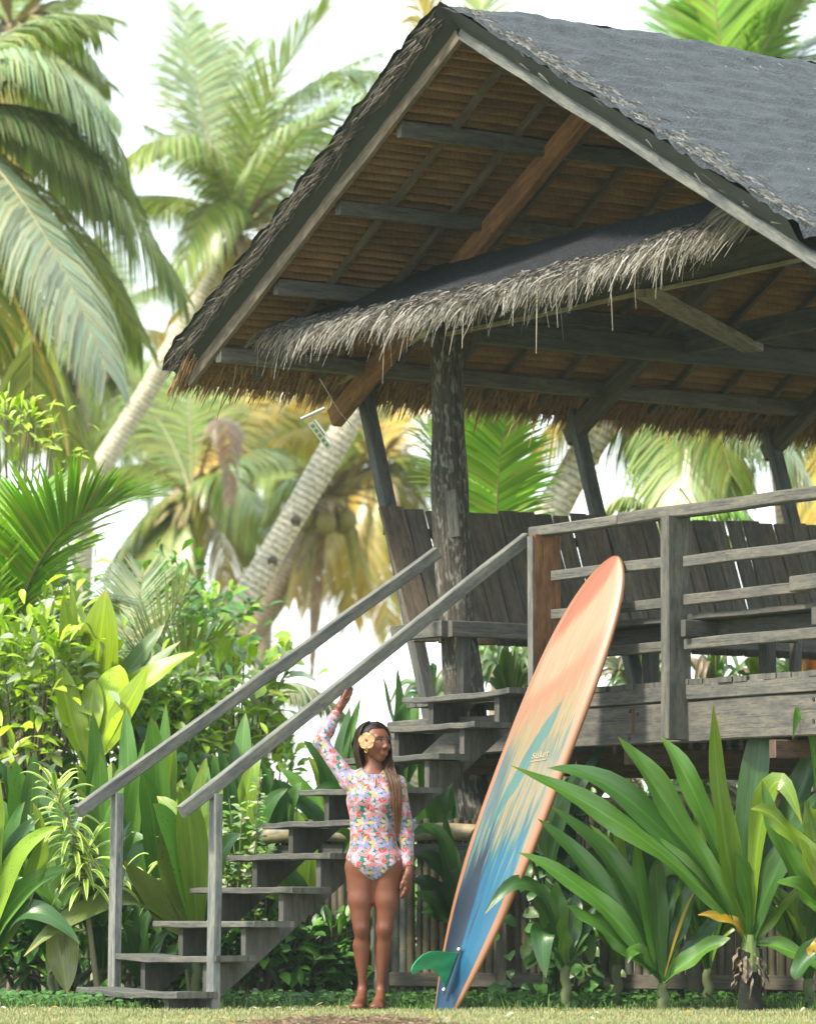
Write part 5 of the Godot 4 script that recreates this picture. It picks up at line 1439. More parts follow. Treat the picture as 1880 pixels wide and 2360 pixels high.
	lf(p, Vector3(0.00, 0.34, 0.00), Vector3(-0.02, 0.99, 0.11), Vector3(-0.12, 1.12, 0.17), 0.119, LG, -0.27, 0.010)
	lf(p, Vector3(0.00, 0.34, 0.00), Vector3(-0.03, 1.00, -0.02), Vector3(-0.12, 1.17, -0.08), 0.098, LG, -0.23, 0.010)
	lf(p, Vector3(0.00, 0.34, 0.00), Vector3(-0.01, 1.03, 0.04), Vector3(-0.09, 1.20, 0.03), 0.085, LG, 0.18, 0.010)
	lf(p, Vector3(0.00, 0.34, 0.00), Vector3(0.00, 1.05, 0.08), Vector3(0.00, 1.30, 0.11), 0.094, LY, -0.32, 0.010)
	lf(p, Vector3(0.00, 0.34, 0.00), Vector3(0.01, 0.93, 0.20), Vector3(0.01, 1.13, 0.36), 0.109, LY, -0.02, 0.010)
	lf(p, Vector3(0.00, 0.34, 0.00), Vector3(0.01, 0.95, -0.03), Vector3(0.10, 1.11, -0.10), 0.085, LY, 0.32, 0.010)
	lf(p, Vector3(0.00, 0.34, 0.00), Vector3(0.02, 0.87, 0.08), Vector3(0.18, 0.98, 0.11), 0.110, LG, -0.33, 0.010)
	lf(p, Vector3(0.00, 0.34, 0.00), Vector3(0.04, 0.84, -0.02), Vector3(0.18, 0.92, -0.07), 0.081, LG, 0.36, 0.010)
	lf(p, Vector3(0.00, 0.34, 0.00), Vector3(0.07, 0.87, -0.09), Vector3(0.21, 0.95, -0.22), 0.081, LY, -0.06, 0.010)
	p = lily_at("crinum_lily", "strap leaf lily with short dark blades under the lowest treads", "plant", Vector3(-1.63, 0.00, -24.07), Vector3(0.00, 0.10, 0.00), "")
	lf(p, Vector3(0.00, 0.10, 0.00), Vector3(-0.07, 0.36, 0.17), Vector3(-0.19, 0.40, 0.32), 0.080, LD, 0.17, 0.010)
	lf(p, Vector3(0.00, 0.10, 0.00), Vector3(-0.07, 0.34, 0.02), Vector3(-0.20, 0.38, 0.02), 0.090, LD, 0.25, 0.010)
	lf(p, Vector3(0.00, 0.10, 0.00), Vector3(-0.05, 0.41, 0.06), Vector3(-0.12, 0.48, 0.09), 0.087, LD, 0.22, 0.010)
	lf(p, Vector3(0.00, 0.10, 0.00), Vector3(-0.01, 0.48, -0.01), Vector3(-0.04, 0.61, -0.04), 0.073, LD, 0.08, 0.010)
	lf(p, Vector3(0.00, 0.10, 0.00), Vector3(0.01, 0.49, 0.07), Vector3(0.07, 0.60, 0.10), 0.067, LD, -0.34, 0.010)
	lf(p, Vector3(0.00, 0.10, 0.00), Vector3(0.05, 0.37, -0.08), Vector3(0.14, 0.44, -0.18), 0.068, LD, -0.12, 0.010)
	lf(p, Vector3(0.00, 0.10, 0.00), Vector3(0.04, 0.41, 0.09), Vector3(0.22, 0.46, 0.16), 0.069, LD, -0.29, 0.010)
	lf(p, Vector3(0.00, 0.10, 0.00), Vector3(0.07, 0.31, -0.08), Vector3(0.33, 0.33, -0.17), 0.075, LD, -0.20, 0.010)
	p = lily_at("drooping_leaf_plant", "lily with two pale yellow dying leaves hanging down to the lawn", "plant", Vector3(-2.10, 0.00, -23.62), Vector3(0.00, 0.57, 0.00), "")
	lf(p, Vector3(0.00, 0.57, 0.00), Vector3(-0.00, 0.33, 0.03), Vector3(-0.06, 0.18, 0.06), 0.090, LPALE, 0.00, 0.012)
	lf(p, Vector3(0.00, 0.57, 0.00), Vector3(0.01, 0.33, 0.05), Vector3(0.06, 0.07, 0.10), 0.150, LPALE, 0.00, 0.012)
	lf(p, Vector3(0.00, 0.57, 0.00), Vector3(0.09, 0.60, 0.00), Vector3(0.10, 1.01, 0.04), 0.100, LG, 0.00, 0.012)
	lf(p, Vector3(0.00, 0.57, 0.00), Vector3(-0.08, 0.66, -0.04), Vector3(-0.25, 0.90, -0.07), 0.100, LG, 0.00, 0.012)
	lf(p, Vector3(0.00, 0.57, 0.00), Vector3(0.07, 0.60, -0.05), Vector3(0.25, 0.90, -0.07), 0.100, LD, 0.00, 0.012)
	lf(p, Vector3(0.00, 0.57, 0.00), Vector3(-0.12, 0.72, -0.04), Vector3(-0.07, 1.01, -0.06), 0.090, LG, 0.00, 0.012)
	p = lily_at("pale_lily", "large bright yellow green lily with broad pointed leaves above the dracaena", "plant", Vector3(-2.10, 0.00, -25.64), Vector3(0.00, 1.48, 0.00), "")
	lf(p, Vector3(0.00, 1.48, 0.00), Vector3(-0.16, 1.88, 0.04), Vector3(-0.18, 2.18, 0.07), 0.150, LB, 0.00, 0.005)
	lf(p, Vector3(0.00, 1.48, 0.00), Vector3(0.17, 2.01, 0.00), Vector3(0.20, 2.17, -0.03), 0.220, LB, 0.00, 0.005)
	lf(p, Vector3(0.00, 1.48, 0.00), Vector3(0.27, 1.88, 0.09), Vector3(0.40, 2.15, 0.17), 0.150, LB, 0.00, 0.005)
	lf(p, Vector3(0.00, 1.48, 0.00), Vector3(0.00, 1.93, -0.00), Vector3(0.04, 2.08, -0.04), 0.130, LB, 0.00, 0.012)
	lf(p, Vector3(0.00, 1.48, 0.00), Vector3(-0.04, 1.76, -0.02), Vector3(-0.24, 1.92, -0.06), 0.120, LG, 0.00, 0.012)
	p = lily_at("seedling_palm", "young palm with two joined yellow green blades standing above the pale lily", "plant", Vector3(-2.15, 0.00, -25.93), Vector3(0.00, 1.65, 0.00), "")
	lf(p, Vector3(0.00, 1.65, 0.00), Vector3(-0.08, 2.16, 0.05), Vector3(-0.14, 2.64, 0.10), 0.130, LB, 0.00, 0.012)
	lf(p, Vector3(0.00, 1.65, 0.00), Vector3(0.10, 2.20, 0.06), Vector3(0.14, 2.68, 0.10), 0.300, LB, 0.00, 0.004)
	lf(p, Vector3(0.00, 1.65, 0.00), Vector3(-0.04, 2.03, -0.01), Vector3(-0.10, 2.77, 0.01), 0.070, LB, 0.00, 0.012)
	lf(p, Vector3(0.00, 1.65, 0.00), Vector3(0.21, 2.07, -0.01), Vector3(0.53, 2.46, -0.02), 0.140, LPG, 0.00, 0.012)
	lf(p, Vector3(0.00, 1.65, 0.00), Vector3(0.31, 2.09, 0.09), Vector3(0.74, 2.26, 0.16), 0.130, LB, 0.00, 0.012)
	lf(p, Vector3(0.00, 1.65, 0.00), Vector3(0.20, 1.99, 0.03), Vector3(0.64, 2.34, 0.07), 0.120, LPG, 0.00, 0.012)
	p = lily_at("pandanus", "grassy pandanus clump behind the round post under the bench", "plant", Vector3(0.74, 0.00, -28.00), Vector3(0.00, 1.97, 0.00), "")
	lf(p, Vector3(0.00, 1.97, 0.00), Vector3(-0.16, 2.46, -0.03), Vector3(-0.33, 1.98, -0.16), 0.028, LG, -0.21, 0.000)
	lf(p, Vector3(0.00, 1.97, 0.00), Vector3(0.13, 2.53, -0.09), Vector3(0.27, 2.03, -0.29), 0.030, LPG, -0.22, 0.000)
	lf(p, Vector3(0.00, 1.97, 0.00), Vector3(-0.13, 2.61, 0.03), Vector3(-0.27, 2.03, -0.06), 0.040, LPG, -0.00, 0.000)
	lf(p, Vector3(0.00, 1.97, 0.00), Vector3(-0.09, 2.69, -0.09), Vector3(-0.18, 2.14, -0.32), 0.043, LPG, 0.16, 0.000)
	lf(p, Vector3(0.00, 1.97, 0.00), Vector3(0.01, 2.48, 0.01), Vector3(0.01, 2.29, -0.05), 0.032, LG, -0.20, 0.000)
	lf(p, Vector3(0.00, 1.97, 0.00), Vector3(-0.05, 2.78, 0.17), Vector3(-0.10, 2.32, 0.22), 0.040, LPG, 0.07, 0.000)
	lf(p, Vector3(0.00, 1.97, 0.00), Vector3(0.06, 2.56, -0.10), Vector3(0.13, 2.27, -0.29), 0.041, LPG, -0.01, 0.000)
	lf(p, Vector3(0.00, 1.97, 0.00), Vector3(0.17, 2.76, 0.17), Vector3(0.34, 2.05, 0.18), 0.042, LPG, 0.13, 0.000)
	lf(p, Vector3(0.00, 1.97, 0.00), Vector3(-0.05, 2.70, 0.04), Vector3(-0.11, 2.24, -0.05), 0.032, LPG, 0.23, 0.000)
	lf(p, Vector3(0.00, 1.97, 0.00), Vector3(-0.09, 2.80, 0.01), Vector3(-0.17, 2.21, -0.13), 0.039, LPG, 0.14, 0.000)
	lf(p, Vector3(0.00, 1.97, 0.00), Vector3(-0.03, 2.42, -0.04), Vector3(-0.06, 2.22, -0.15), 0.029, LPG, -0.08, 0.000)
	lf(p, Vector3(0.00, 1.97, 0.00), Vector3(0.16, 2.44, -0.08), Vector3(0.32, 1.99, -0.24), 0.039, LG, 0.24, 0.000)
	lf(p, Vector3(0.00, 1.97, 0.00), Vector3(-0.16, 2.66, -0.04), Vector3(-0.32, 2.33, -0.18), 0.034, LG, -0.09, 0.000)
	lf(p, Vector3(0.00, 1.97, 0.00), Vector3(0.10, 2.48, 0.17), Vector3(0.21, 2.11, 0.25), 0.037, LPG, 0.19, 0.000)
	lf(p, Vector3(0.00, 1.97, 0.00), Vector3(-0.09, 2.74, 0.11), Vector3(-0.19, 2.12, 0.09), 0.028, LPG, -0.04, 0.000)
	lf(p, Vector3(0.00, 1.97, 0.00), Vector3(0.07, 2.62, 0.24), Vector3(0.15, 2.12, 0.36), 0.029, LPG, 0.06, 0.000)
	lf(p, Vector3(0.00, 1.97, 0.00), Vector3(0.07, 2.45, -0.14), Vector3(0.15, 2.15, -0.37), 0.030, LPG, 0.21, 0.000)
	lf(p, Vector3(0.00, 1.97, 0.00), Vector3(0.08, 2.63, 0.08), Vector3(0.16, 2.11, 0.05), 0.040, LPG, -0.28, 0.000)
	lf(p, Vector3(0.00, 1.97, 0.00), Vector3(0.06, 2.57, -0.05), Vector3(0.13, 2.17, -0.20), 0.039, LPG, 0.13, 0.000)
	lf(p, Vector3(0.00, 1.97, 0.00), Vector3(-0.17, 2.71, 0.12), Vector3(-0.34, 2.05, 0.10), 0.040, LPG, 0.17, 0.000)
	lf(p, Vector3(0.00, 1.97, 0.00), Vector3(-0.11, 2.81, 0.27), Vector3(-0.22, 2.28, 0.40), 0.044, LG, 0.03, 0.000)
	lf(p, Vector3(0.00, 1.97, 0.00), Vector3(-0.18, 2.45, 0.15), Vector3(-0.36, 1.93, 0.19), 0.039, LPG, 0.12, 0.000)
	lf(p, Vector3(0.00, 1.97, 0.00), Vector3(-0.09, 2.57, 0.16), Vector3(-0.17, 2.16, 0.22), 0.042, LPG, -0.17, 0.000)
	lf(p, Vector3(0.00, 1.97, 0.00), Vector3(-0.22, 2.62, 0.17), Vector3(-0.44, 2.08, 0.22), 0.032, LPG, 0.06, 0.000)
	lf(p, Vector3(0.00, 1.97, 0.00), Vector3(-0.05, 2.43, -0.11), Vector3(-0.10, 2.27, -0.28), 0.034, LPG, 0.02, 0.000)
	lf(p, Vector3(0.00, 1.97, 0.00), Vector3(0.13, 2.71, 0.21), Vector3(0.25, 2.31, 0.31), 0.036, LPG, -0.08, 0.000)
	lf(p, Vector3(0.00, 1.97, 0.00), Vector3(0.10, 2.71, 0.10), Vector3(0.19, 2.26, 0.09), 0.042, LG, 0.27, 0.000)
	lf(p, Vector3(0.00, 1.97, 0.00), Vector3(-0.09, 2.82, -0.10), Vector3(-0.17, 2.16, -0.36), 0.039, LPG, -0.06, 0.000)
	lf(p, Vector3(0.00, 1.97, 0.00), Vector3(0.14, 2.41, 0.17), Vector3(0.28, 1.90, 0.24), 0.040, LPG, -0.16, 0.000)
	lf(p, Vector3(0.00, 1.97, 0.00), Vector3(0.04, 2.41, -0.14), Vector3(0.08, 2.29, -0.34), 0.030, LPG, 0.05, 0.000)
	lf(p, Vector3(0.00, 1.97, 0.00), Vector3(-0.05, 2.69, 0.21), Vector3(-0.10, 2.32, 0.31), 0.037, LPG, 0.21, 0.000)
	lf(p, Vector3(0.00, 1.97, 0.00), Vector3(-0.04, 2.40, -0.15), Vector3(-0.08, 2.28, -0.36), 0.035, LPG, -0.23, 0.000)
	lf(p, Vector3(0.00, 1.97, 0.00), Vector3(0.21, 2.63, -0.08), Vector3(0.43, 2.26, -0.26), 0.032, LPG, 0.18, 0.000)
	lf(p, Vector3(0.00, 1.97, 0.00), Vector3(-0.12, 2.57, 0.23), Vector3(-0.24, 2.14, 0.35), 0.032, LPG, -0.10, 0.000)
	lf(p, Vector3(0.00, 1.97, 0.00), Vector3(-0.15, 2.65, 0.16), Vector3(-0.30, 2.16, 0.20), 0.034, LPG, 0.17, 0.000)
	lf(p, Vector3(0.00, 1.97, 0.00), Vector3(-0.00, 2.61, 0.24), Vector3(-0.00, 2.35, 0.38), 0.037, LPG, -0.07, 0.000)
	lf(p, Vector3(0.00, 1.97, 0.00), Vector3(0.05, 2.70, 0.12), Vector3(0.11, 2.18, 0.11), 0.043, LPG, -0.12, 0.000)
	lf(p, Vector3(0.00, 1.97, 0.00), Vector3(-0.24, 2.77, 0.13), Vector3(-0.47, 1.89, 0.08), 0.043, LG, -0.05, 0.000)
	lf(p, Vector3(0.00, 1.97, 0.00), Vector3(0.12, 2.34, -0.06), Vector3(0.25, 2.03, -0.20), 0.040, LPG, 0.24, 0.000)
	lf(p, Vector3(0.00, 1.97, 0.00), Vector3(0.13, 2.69, -0.09), Vector3(0.27, 2.44, -0.28), 0.039, LPG, 0.29, 0.000)
	lf(p, Vector3(0.00, 1.97, 0.00), Vector3(-0.16, 2.33, 0.03), Vector3(-0.32, 2.17, 0.01), 0.039, LPG, 0.03, 0.000)
	lf(p, Vector3(0.00, 1.97, 0.00), Vector3(0.05, 2.86, 0.07), Vector3(0.10, 2.32, 0.00), 0.034, LG, 0.11, 0.000)
	lf(p, Vector3(0.00, 1.97, 0.00), Vector3(-0.10, 2.71, -0.01), Vector3(-0.21, 2.12, -0.15), 0.040, LPG, -0.10, 0.000)
	lf(p, Vector3(0.00, 1.97, 0.00), Vector3(0.06, 2.67, -0.05), Vector3(0.12, 2.44, -0.20), 0.028, LPG, -0.04, 0.000)
	lf(p, Vector3(0.00, 1.97, 0.00), Vector3(0.13, 2.42, 0.01), Vector3(0.27, 2.16, -0.05), 0.042, LPG, 0.29, 0.000)
	lf(p, Vector3(0.00, 1.97, 0.00), Vector3(0.13, 2.65, 0.09), Vector3(0.25, 2.25, 0.07), 0.044, LPG, -0.12, 0.000)
	lf(p, Vector3(0.00, 1.97, 0.00), Vector3(0.06, 2.64, 0.09), Vector3(0.13, 2.17, 0.07), 0.033, LG, -0.27, 0.000)
	lf(p, Vector3(0.00, 1.97, 0.00), Vector3(0.07, 2.78, -0.02), Vector3(0.14, 2.31, -0.16), 0.031, LG, 0.06, 0.000)
	lf(p, Vector3(0.00, 1.97, 0.00), Vector3(0.11, 2.55, 0.14), Vector3(0.22, 2.22, 0.19), 0.038, LPG, -0.25, 0.000)
	p = lily_at("pandanus", "grassy pandanus clump seen under the front rails right of the surfboard", "plant", Vector3(1.69, 0.00, -28.50), Vector3(0.00, 2.03, 0.00), "")
	lf(p, Vector3(0.00, 2.03, 0.00), Vector3(-0.12, 2.55, -0.09), Vector3(-0.25, 2.24, -0.26), 0.042, LG, 0.24, 0.000)
	lf(p, Vector3(0.00, 2.03, 0.00), Vector3(-0.08, 2.37, 0.01), Vector3(-0.16, 2.16, -0.04), 0.041, LDRY, 0.19, 0.000)
	lf(p, Vector3(0.00, 2.03, 0.00), Vector3(0.09, 2.40, 0.07), Vector3(0.17, 2.28, 0.10), 0.040, LDRY, -0.30, 0.000)
	lf(p, Vector3(0.00, 2.03, 0.00), Vector3(0.22, 2.79, 0.11), Vector3(0.45, 2.01, 0.06), 0.028, LPG, 0.05, 0.000)
	lf(p, Vector3(0.00, 2.03, 0.00), Vector3(0.07, 2.47, 0.02), Vector3(0.14, 2.12, -0.03), 0.044, LDRY, 0.03, 0.000)
	lf(p, Vector3(0.00, 2.03, 0.00), Vector3(0.05, 2.49, 0.05), Vector3(0.10, 2.15, 0.02), 0.033, LPG, 0.01, 0.000)
	lf(p, Vector3(0.00, 2.03, 0.00), Vector3(-0.06, 2.40, -0.04), Vector3(-0.11, 2.21, -0.13), 0.029, LDRY, 0.21, 0.000)
	lf(p, Vector3(0.00, 2.03, 0.00), Vector3(-0.13, 2.39, 0.04), Vector3(-0.26, 2.13, 0.01), 0.031, LPG, 0.10, 0.000)
	lf(p, Vector3(0.00, 2.03, 0.00), Vector3(-0.26, 2.69, 0.05), Vector3(-0.52, 1.94, -0.04), 0.034, LPG, -0.11, 0.000)
	lf(p, Vector3(0.00, 2.03, 0.00), Vector3(0.14, 2.35, -0.02), Vector3(0.28, 2.15, -0.08), 0.031, LG, -0.10, 0.000)
	lf(p, Vector3(0.00, 2.03, 0.00), Vector3(0.04, 2.80, 0.11), Vector3(0.07, 2.39, 0.10), 0.034, LPG, 0.19, 0.000)
	lf(p, Vector3(0.00, 2.03, 0.00), Vector3(-0.13, 2.39, 0.17), Vector3(-0.26, 2.00, 0.27), 0.043, LPG, 0.00, 0.000)
	lf(p, Vector3(0.00, 2.03, 0.00), Vector3(0.02, 2.61, 0.21), Vector3(0.05, 2.30, 0.33), 0.033, LG, -0.25, 0.000)
	lf(p, Vector3(0.00, 2.03, 0.00), Vector3(0.02, 2.58, -0.15), Vector3(0.05, 2.41, -0.36), 0.030, LG, 0.00, 0.000)
	lf(p, Vector3(0.00, 2.03, 0.00), Vector3(0.20, 2.45, -0.06), Vector3(0.40, 2.22, -0.19), 0.041, LPG, 0.15, 0.000)
	lf(p, Vector3(0.00, 2.03, 0.00), Vector3(-0.02, 2.67, -0.09), Vector3(-0.04, 2.44, -0.26), 0.029, LPG, 0.06, 0.000)
	lf(p, Vector3(0.00, 2.03, 0.00), Vector3(0.10, 2.38, 0.18), Vector3(0.19, 2.07, 0.30), 0.040, LDRY, 0.09, 0.000)
	lf(p, Vector3(0.00, 2.03, 0.00), Vector3(-0.18, 2.48, -0.02), Vector3(-0.37, 2.17, -0.12), 0.044, LDRY, -0.04, 0.000)
	lf(p, Vector3(0.00, 2.03, 0.00), Vector3(0.01, 2.65, -0.06), Vector3(0.03, 2.46, -0.21), 0.042, LG, 0.22, 0.000)
	lf(p, Vector3(0.00, 2.03, 0.00), Vector3(-0.02, 2.58, -0.06), Vector3(-0.05, 2.33, -0.21), 0.032, LDRY, 0.18, 0.000)
	lf(p, Vector3(0.00, 2.03, 0.00), Vector3(-0.06, 2.44, 0.06), Vector3(-0.12, 2.24, 0.06), 0.033, LDRY, 0.06, 0.000)
	lf(p, Vector3(0.00, 2.03, 0.00), Vector3(0.18, 2.60, -0.14), Vector3(0.36, 2.08, -0.38), 0.038, LG, -0.28, 0.000)
	lf(p, Vector3(0.00, 2.03, 0.00), Vector3(-0.27, 2.71, 0.27), Vector3(-0.53, 1.96, 0.39), 0.029, LDRY, -0.12, 0.000)
	lf(p, Vector3(0.00, 2.03, 0.00), Vector3(0.15, 2.34, 0.06), Vector3(0.30, 2.10, 0.06), 0.044, LPG, 0.28, 0.000)
	lf(p, Vector3(0.00, 2.03, 0.00), Vector3(-0.05, 2.64, -0.14), Vector3(-0.10, 2.38, -0.36), 0.030, LG, 0.00, 0.000)
	lf(p, Vector3(0.00, 2.03, 0.00), Vector3(-0.07, 2.42, 0.24), Vector3(-0.14, 2.28, 0.42), 0.037, LDRY, -0.15, 0.000)
	lf(p, Vector3(0.00, 2.03, 0.00), Vector3(0.14, 2.74, 0.24), Vector3(0.27, 2.30, 0.36), 0.029, LDRY, 0.15, 0.000)
	lf(p, Vector3(0.00, 2.03, 0.00), Vector3(-0.11, 2.53, 0.10), Vector3(-0.21, 2.16, 0.12), 0.041, LG, -0.15, 0.000)
	lf(p, Vector3(0.00, 2.03, 0.00), Vector3(-0.03, 2.51, -0.09), Vector3(-0.07, 2.37, -0.23), 0.040, LG, -0.02, 0.000)
	lf(p, Vector3(0.00, 2.03, 0.00), Vector3(-0.08, 2.38, -0.02), Vector3(-0.16, 2.15, -0.10), 0.036, LG, -0.08, 0.000)
	lf(p, Vector3(0.00, 2.03, 0.00), Vector3(0.12, 2.55, 0.07), Vector3(0.24, 2.31, 0.07), 0.038, LDRY, -0.06, 0.000)
	lf(p, Vector3(0.00, 2.03, 0.00), Vector3(0.05, 2.42, -0.10), Vector3(0.11, 2.28, -0.26), 0.029, LDRY, -0.11, 0.000)
	lf(p, Vector3(0.00, 2.03, 0.00), Vector3(0.06, 2.49, -0.14), Vector3(0.13, 2.18, -0.35), 0.031, LPG, 0.02, 0.000)
	lf(p, Vector3(0.00, 2.03, 0.00), Vector3(-0.19, 2.51, 0.12), Vector3(-0.37, 2.32, 0.18), 0.036, LDRY, 0.03, 0.000)
	lf(p, Vector3(0.00, 2.03, 0.00), Vector3(-0.03, 2.75, -0.03), Vector3(-0.06, 2.33, -0.17), 0.042, LG, -0.10, 0.000)
	lf(p, Vector3(0.00, 2.03, 0.00), Vector3(0.18, 2.58, -0.05), Vector3(0.37, 2.20, -0.20), 0.038, LG, 0.11, 0.000)
	lf(p, Vector3(0.00, 2.03, 0.00), Vector3(0.06, 2.49, 0.17), Vector3(0.12, 2.19, 0.26), 0.043, LPG, 0.28, 0.000)
	lf(p, Vector3(0.00, 2.03, 0.00), Vector3(-0.11, 2.65, -0.01), Vector3(-0.21, 2.18, -0.14), 0.039, LG, -0.25, 0.000)
	lf(p, Vector3(0.00, 2.03, 0.00), Vector3(-0.00, 2.66, 0.10), Vector3(-0.01, 2.42, 0.10), 0.038, LDRY, 0.02, 0.000)
	lf(p, Vector3(0.00, 2.03, 0.00), Vector3(-0.09, 2.62, 0.23), Vector3(-0.17, 2.28, 0.36), 0.035, LDRY, 0.10, 0.000)
	lf(p, Vector3(0.00, 2.03, 0.00), Vector3(0.03, 2.57, 0.02), Vector3(0.06, 2.25, -0.05), 0.030, LDRY, 0.26, 0.000)
	lf(p, Vector3(0.00, 2.03, 0.00), Vector3(-0.12, 2.33, -0.15), Vector3(-0.25, 2.22, -0.35), 0.034, LPG, -0.16, 0.000)
	lf(p, Vector3(0.00, 2.03, 0.00), Vector3(-0.18, 2.59, 0.02), Vector3(-0.36, 2.33, -0.05), 0.033, LDRY, 0.29, 0.000)
	lf(p, Vector3(0.00, 2.03, 0.00), Vector3(0.22, 2.64, -0.05), Vector3(0.44, 2.30, -0.20), 0.044, LPG, 0.07, 0.000)
	lf(p, Vector3(0.00, 2.03, 0.00), Vector3(0.19, 2.55, 0.22), Vector3(0.37, 2.15, 0.35), 0.032, LPG, -0.19, 0.000)
	lf(p, Vector3(0.00, 2.03, 0.00), Vector3(-0.10, 2.66, 0.02), Vector3(-0.20, 2.20, -0.06), 0.039, LDRY, -0.28, 0.000)
	lf(p, Vector3(0.00, 2.03, 0.00), Vector3(-0.18, 2.59, 0.13), Vector3(-0.36, 2.21, 0.17), 0.043, LPG, -0.18, 0.000)
	lf(p, Vector3(0.00, 2.03, 0.00), Vector3(0.04, 2.51, 0.03), Vector3(0.08, 2.17, -0.02), 0.044, LDRY, 0.15, 0.000)
	lf(p, Vector3(0.00, 2.03, 0.00), Vector3(0.18, 2.69, 0.12), Vector3(0.37, 2.31, 0.14), 0.037, LPG, -0.09, 0.000)
	p = lily_at("pandanus", "pandanus clump with dry leaves behind the railing post", "plant", Vector3(2.27, 0.00, -29.00), Vector3(0.00, 2.02, 0.00), "")
	lf(p, Vector3(0.00, 2.02, 0.00), Vector3(0.01, 2.88, 0.11), Vector3(0.01, 2.39, 0.08), 0.032, LDRY, -0.19, 0.000)
	lf(p, Vector3(0.00, 2.02, 0.00), Vector3(-0.10, 2.47, -0.11), Vector3(-0.21, 2.04, -0.31), 0.034, LPG, 0.23, 0.000)
	lf(p, Vector3(0.00, 2.02, 0.00), Vector3(-0.08, 2.68, 0.15), Vector3(-0.16, 2.13, 0.18), 0.042, LDRY, 0.19, 0.000)
	lf(p, Vector3(0.00, 2.02, 0.00), Vector3(0.02, 2.40, 0.15), Vector3(0.05, 2.28, 0.26), 0.043, LG, 0.22, 0.000)
	lf(p, Vector3(0.00, 2.02, 0.00), Vector3(-0.04, 2.79, 0.23), Vector3(-0.08, 2.39, 0.34), 0.032, LG, 0.06, 0.000)
	lf(p, Vector3(0.00, 2.02, 0.00), Vector3(-0.08, 2.42, -0.10), Vector3(-0.17, 2.05, -0.27), 0.035, LG, 0.12, 0.000)
	lf(p, Vector3(0.00, 2.02, 0.00), Vector3(0.20, 2.60, 0.16), Vector3(0.40, 2.19, 0.23), 0.030, LG, 0.00, 0.000)
	lf(p, Vector3(0.00, 2.02, 0.00), Vector3(-0.05, 2.65, 0.22), Vector3(-0.10, 2.19, 0.33), 0.043, LDRY, 0.12, 0.000)
	lf(p, Vector3(0.00, 2.02, 0.00), Vector3(-0.14, 2.42, 0.18), Vector3(-0.28, 1.98, 0.28), 0.040, LDRY, -0.16, 0.000)
	lf(p, Vector3(0.00, 2.02, 0.00), Vector3(0.12, 2.44, -0.14), Vector3(0.25, 2.01, -0.36), 0.031, LPG, -0.15, 0.000)
	lf(p, Vector3(0.00, 2.02, 0.00), Vector3(-0.02, 2.83, 0.00), Vector3(-0.03, 2.50, -0.11), 0.031, LDRY, -0.15, 0.000)
	lf(p, Vector3(0.00, 2.02, 0.00), Vector3(0.20, 2.60, 0.10), Vector3(0.40, 2.09, 0.10), 0.037, LDRY, -0.01, 0.000)
	lf(p, Vector3(0.00, 2.02, 0.00), Vector3(-0.03, 2.54, 0.05), Vector3(-0.05, 2.25, 0.02), 0.042, LDRY, 0.00, 0.000)
	lf(p, Vector3(0.00, 2.02, 0.00), Vector3(-0.15, 2.67, -0.03), Vector3(-0.30, 2.14, -0.18), 0.040, LPG, -0.12, 0.000)
	lf(p, Vector3(0.00, 2.02, 0.00), Vector3(0.00, 2.84, 0.02), Vector3(0.01, 2.40, -0.10), 0.033, LG, 0.29, 0.000)
	lf(p, Vector3(0.00, 2.02, 0.00), Vector3(-0.02, 2.64, 0.21), Vector3(-0.05, 2.40, 0.34), 0.032, LG, 0.02, 0.000)
	lf(p, Vector3(0.00, 2.02, 0.00), Vector3(0.05, 2.48, -0.09), Vector3(0.10, 2.20, -0.26), 0.037, LDRY, 0.01, 0.000)
	lf(p, Vector3(0.00, 2.02, 0.00), Vector3(0.02, 2.47, 0.08), Vector3(0.05, 2.16, 0.09), 0.042, LPG, -0.27, 0.000)
	lf(p, Vector3(0.00, 2.02, 0.00), Vector3(0.08, 2.32, 0.07), Vector3(0.15, 2.21, 0.10), 0.033, LPG, 0.21, 0.000)
	lf(p, Vector3(0.00, 2.02, 0.00), Vector3(0.09, 2.43, 0.18), Vector3(0.18, 2.17, 0.30), 0.035, LG, -0.24, 0.000)
	lf(p, Vector3(0.00, 2.02, 0.00), Vector3(-0.15, 2.59, -0.05), Vector3(-0.30, 2.31, -0.18), 0.028, LPG, 0.01, 0.000)
	lf(p, Vector3(0.00, 2.02, 0.00), Vector3(-0.17, 2.82, -0.04), Vector3(-0.34, 2.03, -0.23), 0.044, LDRY, 0.18, 0.000)
	lf(p, Vector3(0.00, 2.02, 0.00), Vector3(0.06, 2.75, -0.01), Vector3(0.12, 2.32, -0.13), 0.040, LG, 0.10, 0.000)
	lf(p, Vector3(0.00, 2.02, 0.00), Vector3(0.09, 2.54, 0.03), Vector3(0.19, 2.26, -0.02), 0.033, LPG, -0.03, 0.000)
	lf(p, Vector3(0.00, 2.02, 0.00), Vector3(-0.01, 2.70, -0.07), Vector3(-0.02, 2.46, -0.23), 0.029, LPG, -0.08, 0.000)
	lf(p, Vector3(0.00, 2.02, 0.00), Vector3(0.06, 2.77, -0.10), Vector3(0.13, 2.48, -0.31), 0.028, LDRY, -0.19, 0.000)
	lf(p, Vector3(0.00, 2.02, 0.00), Vector3(-0.07, 2.68, 0.17), Vector3(-0.14, 2.23, 0.23), 0.043, LDRY, 0.08, 0.000)
	lf(p, Vector3(0.00, 2.02, 0.00), Vector3(-0.03, 2.87, -0.10), Vector3(-0.06, 2.35, -0.34), 0.030, LDRY, -0.02, 0.000)
	lf(p, Vector3(0.00, 2.02, 0.00), Vector3(0.11, 2.40, -0.14), Vector3(0.22, 2.24, -0.33), 0.036, LPG, 0.05, 0.000)
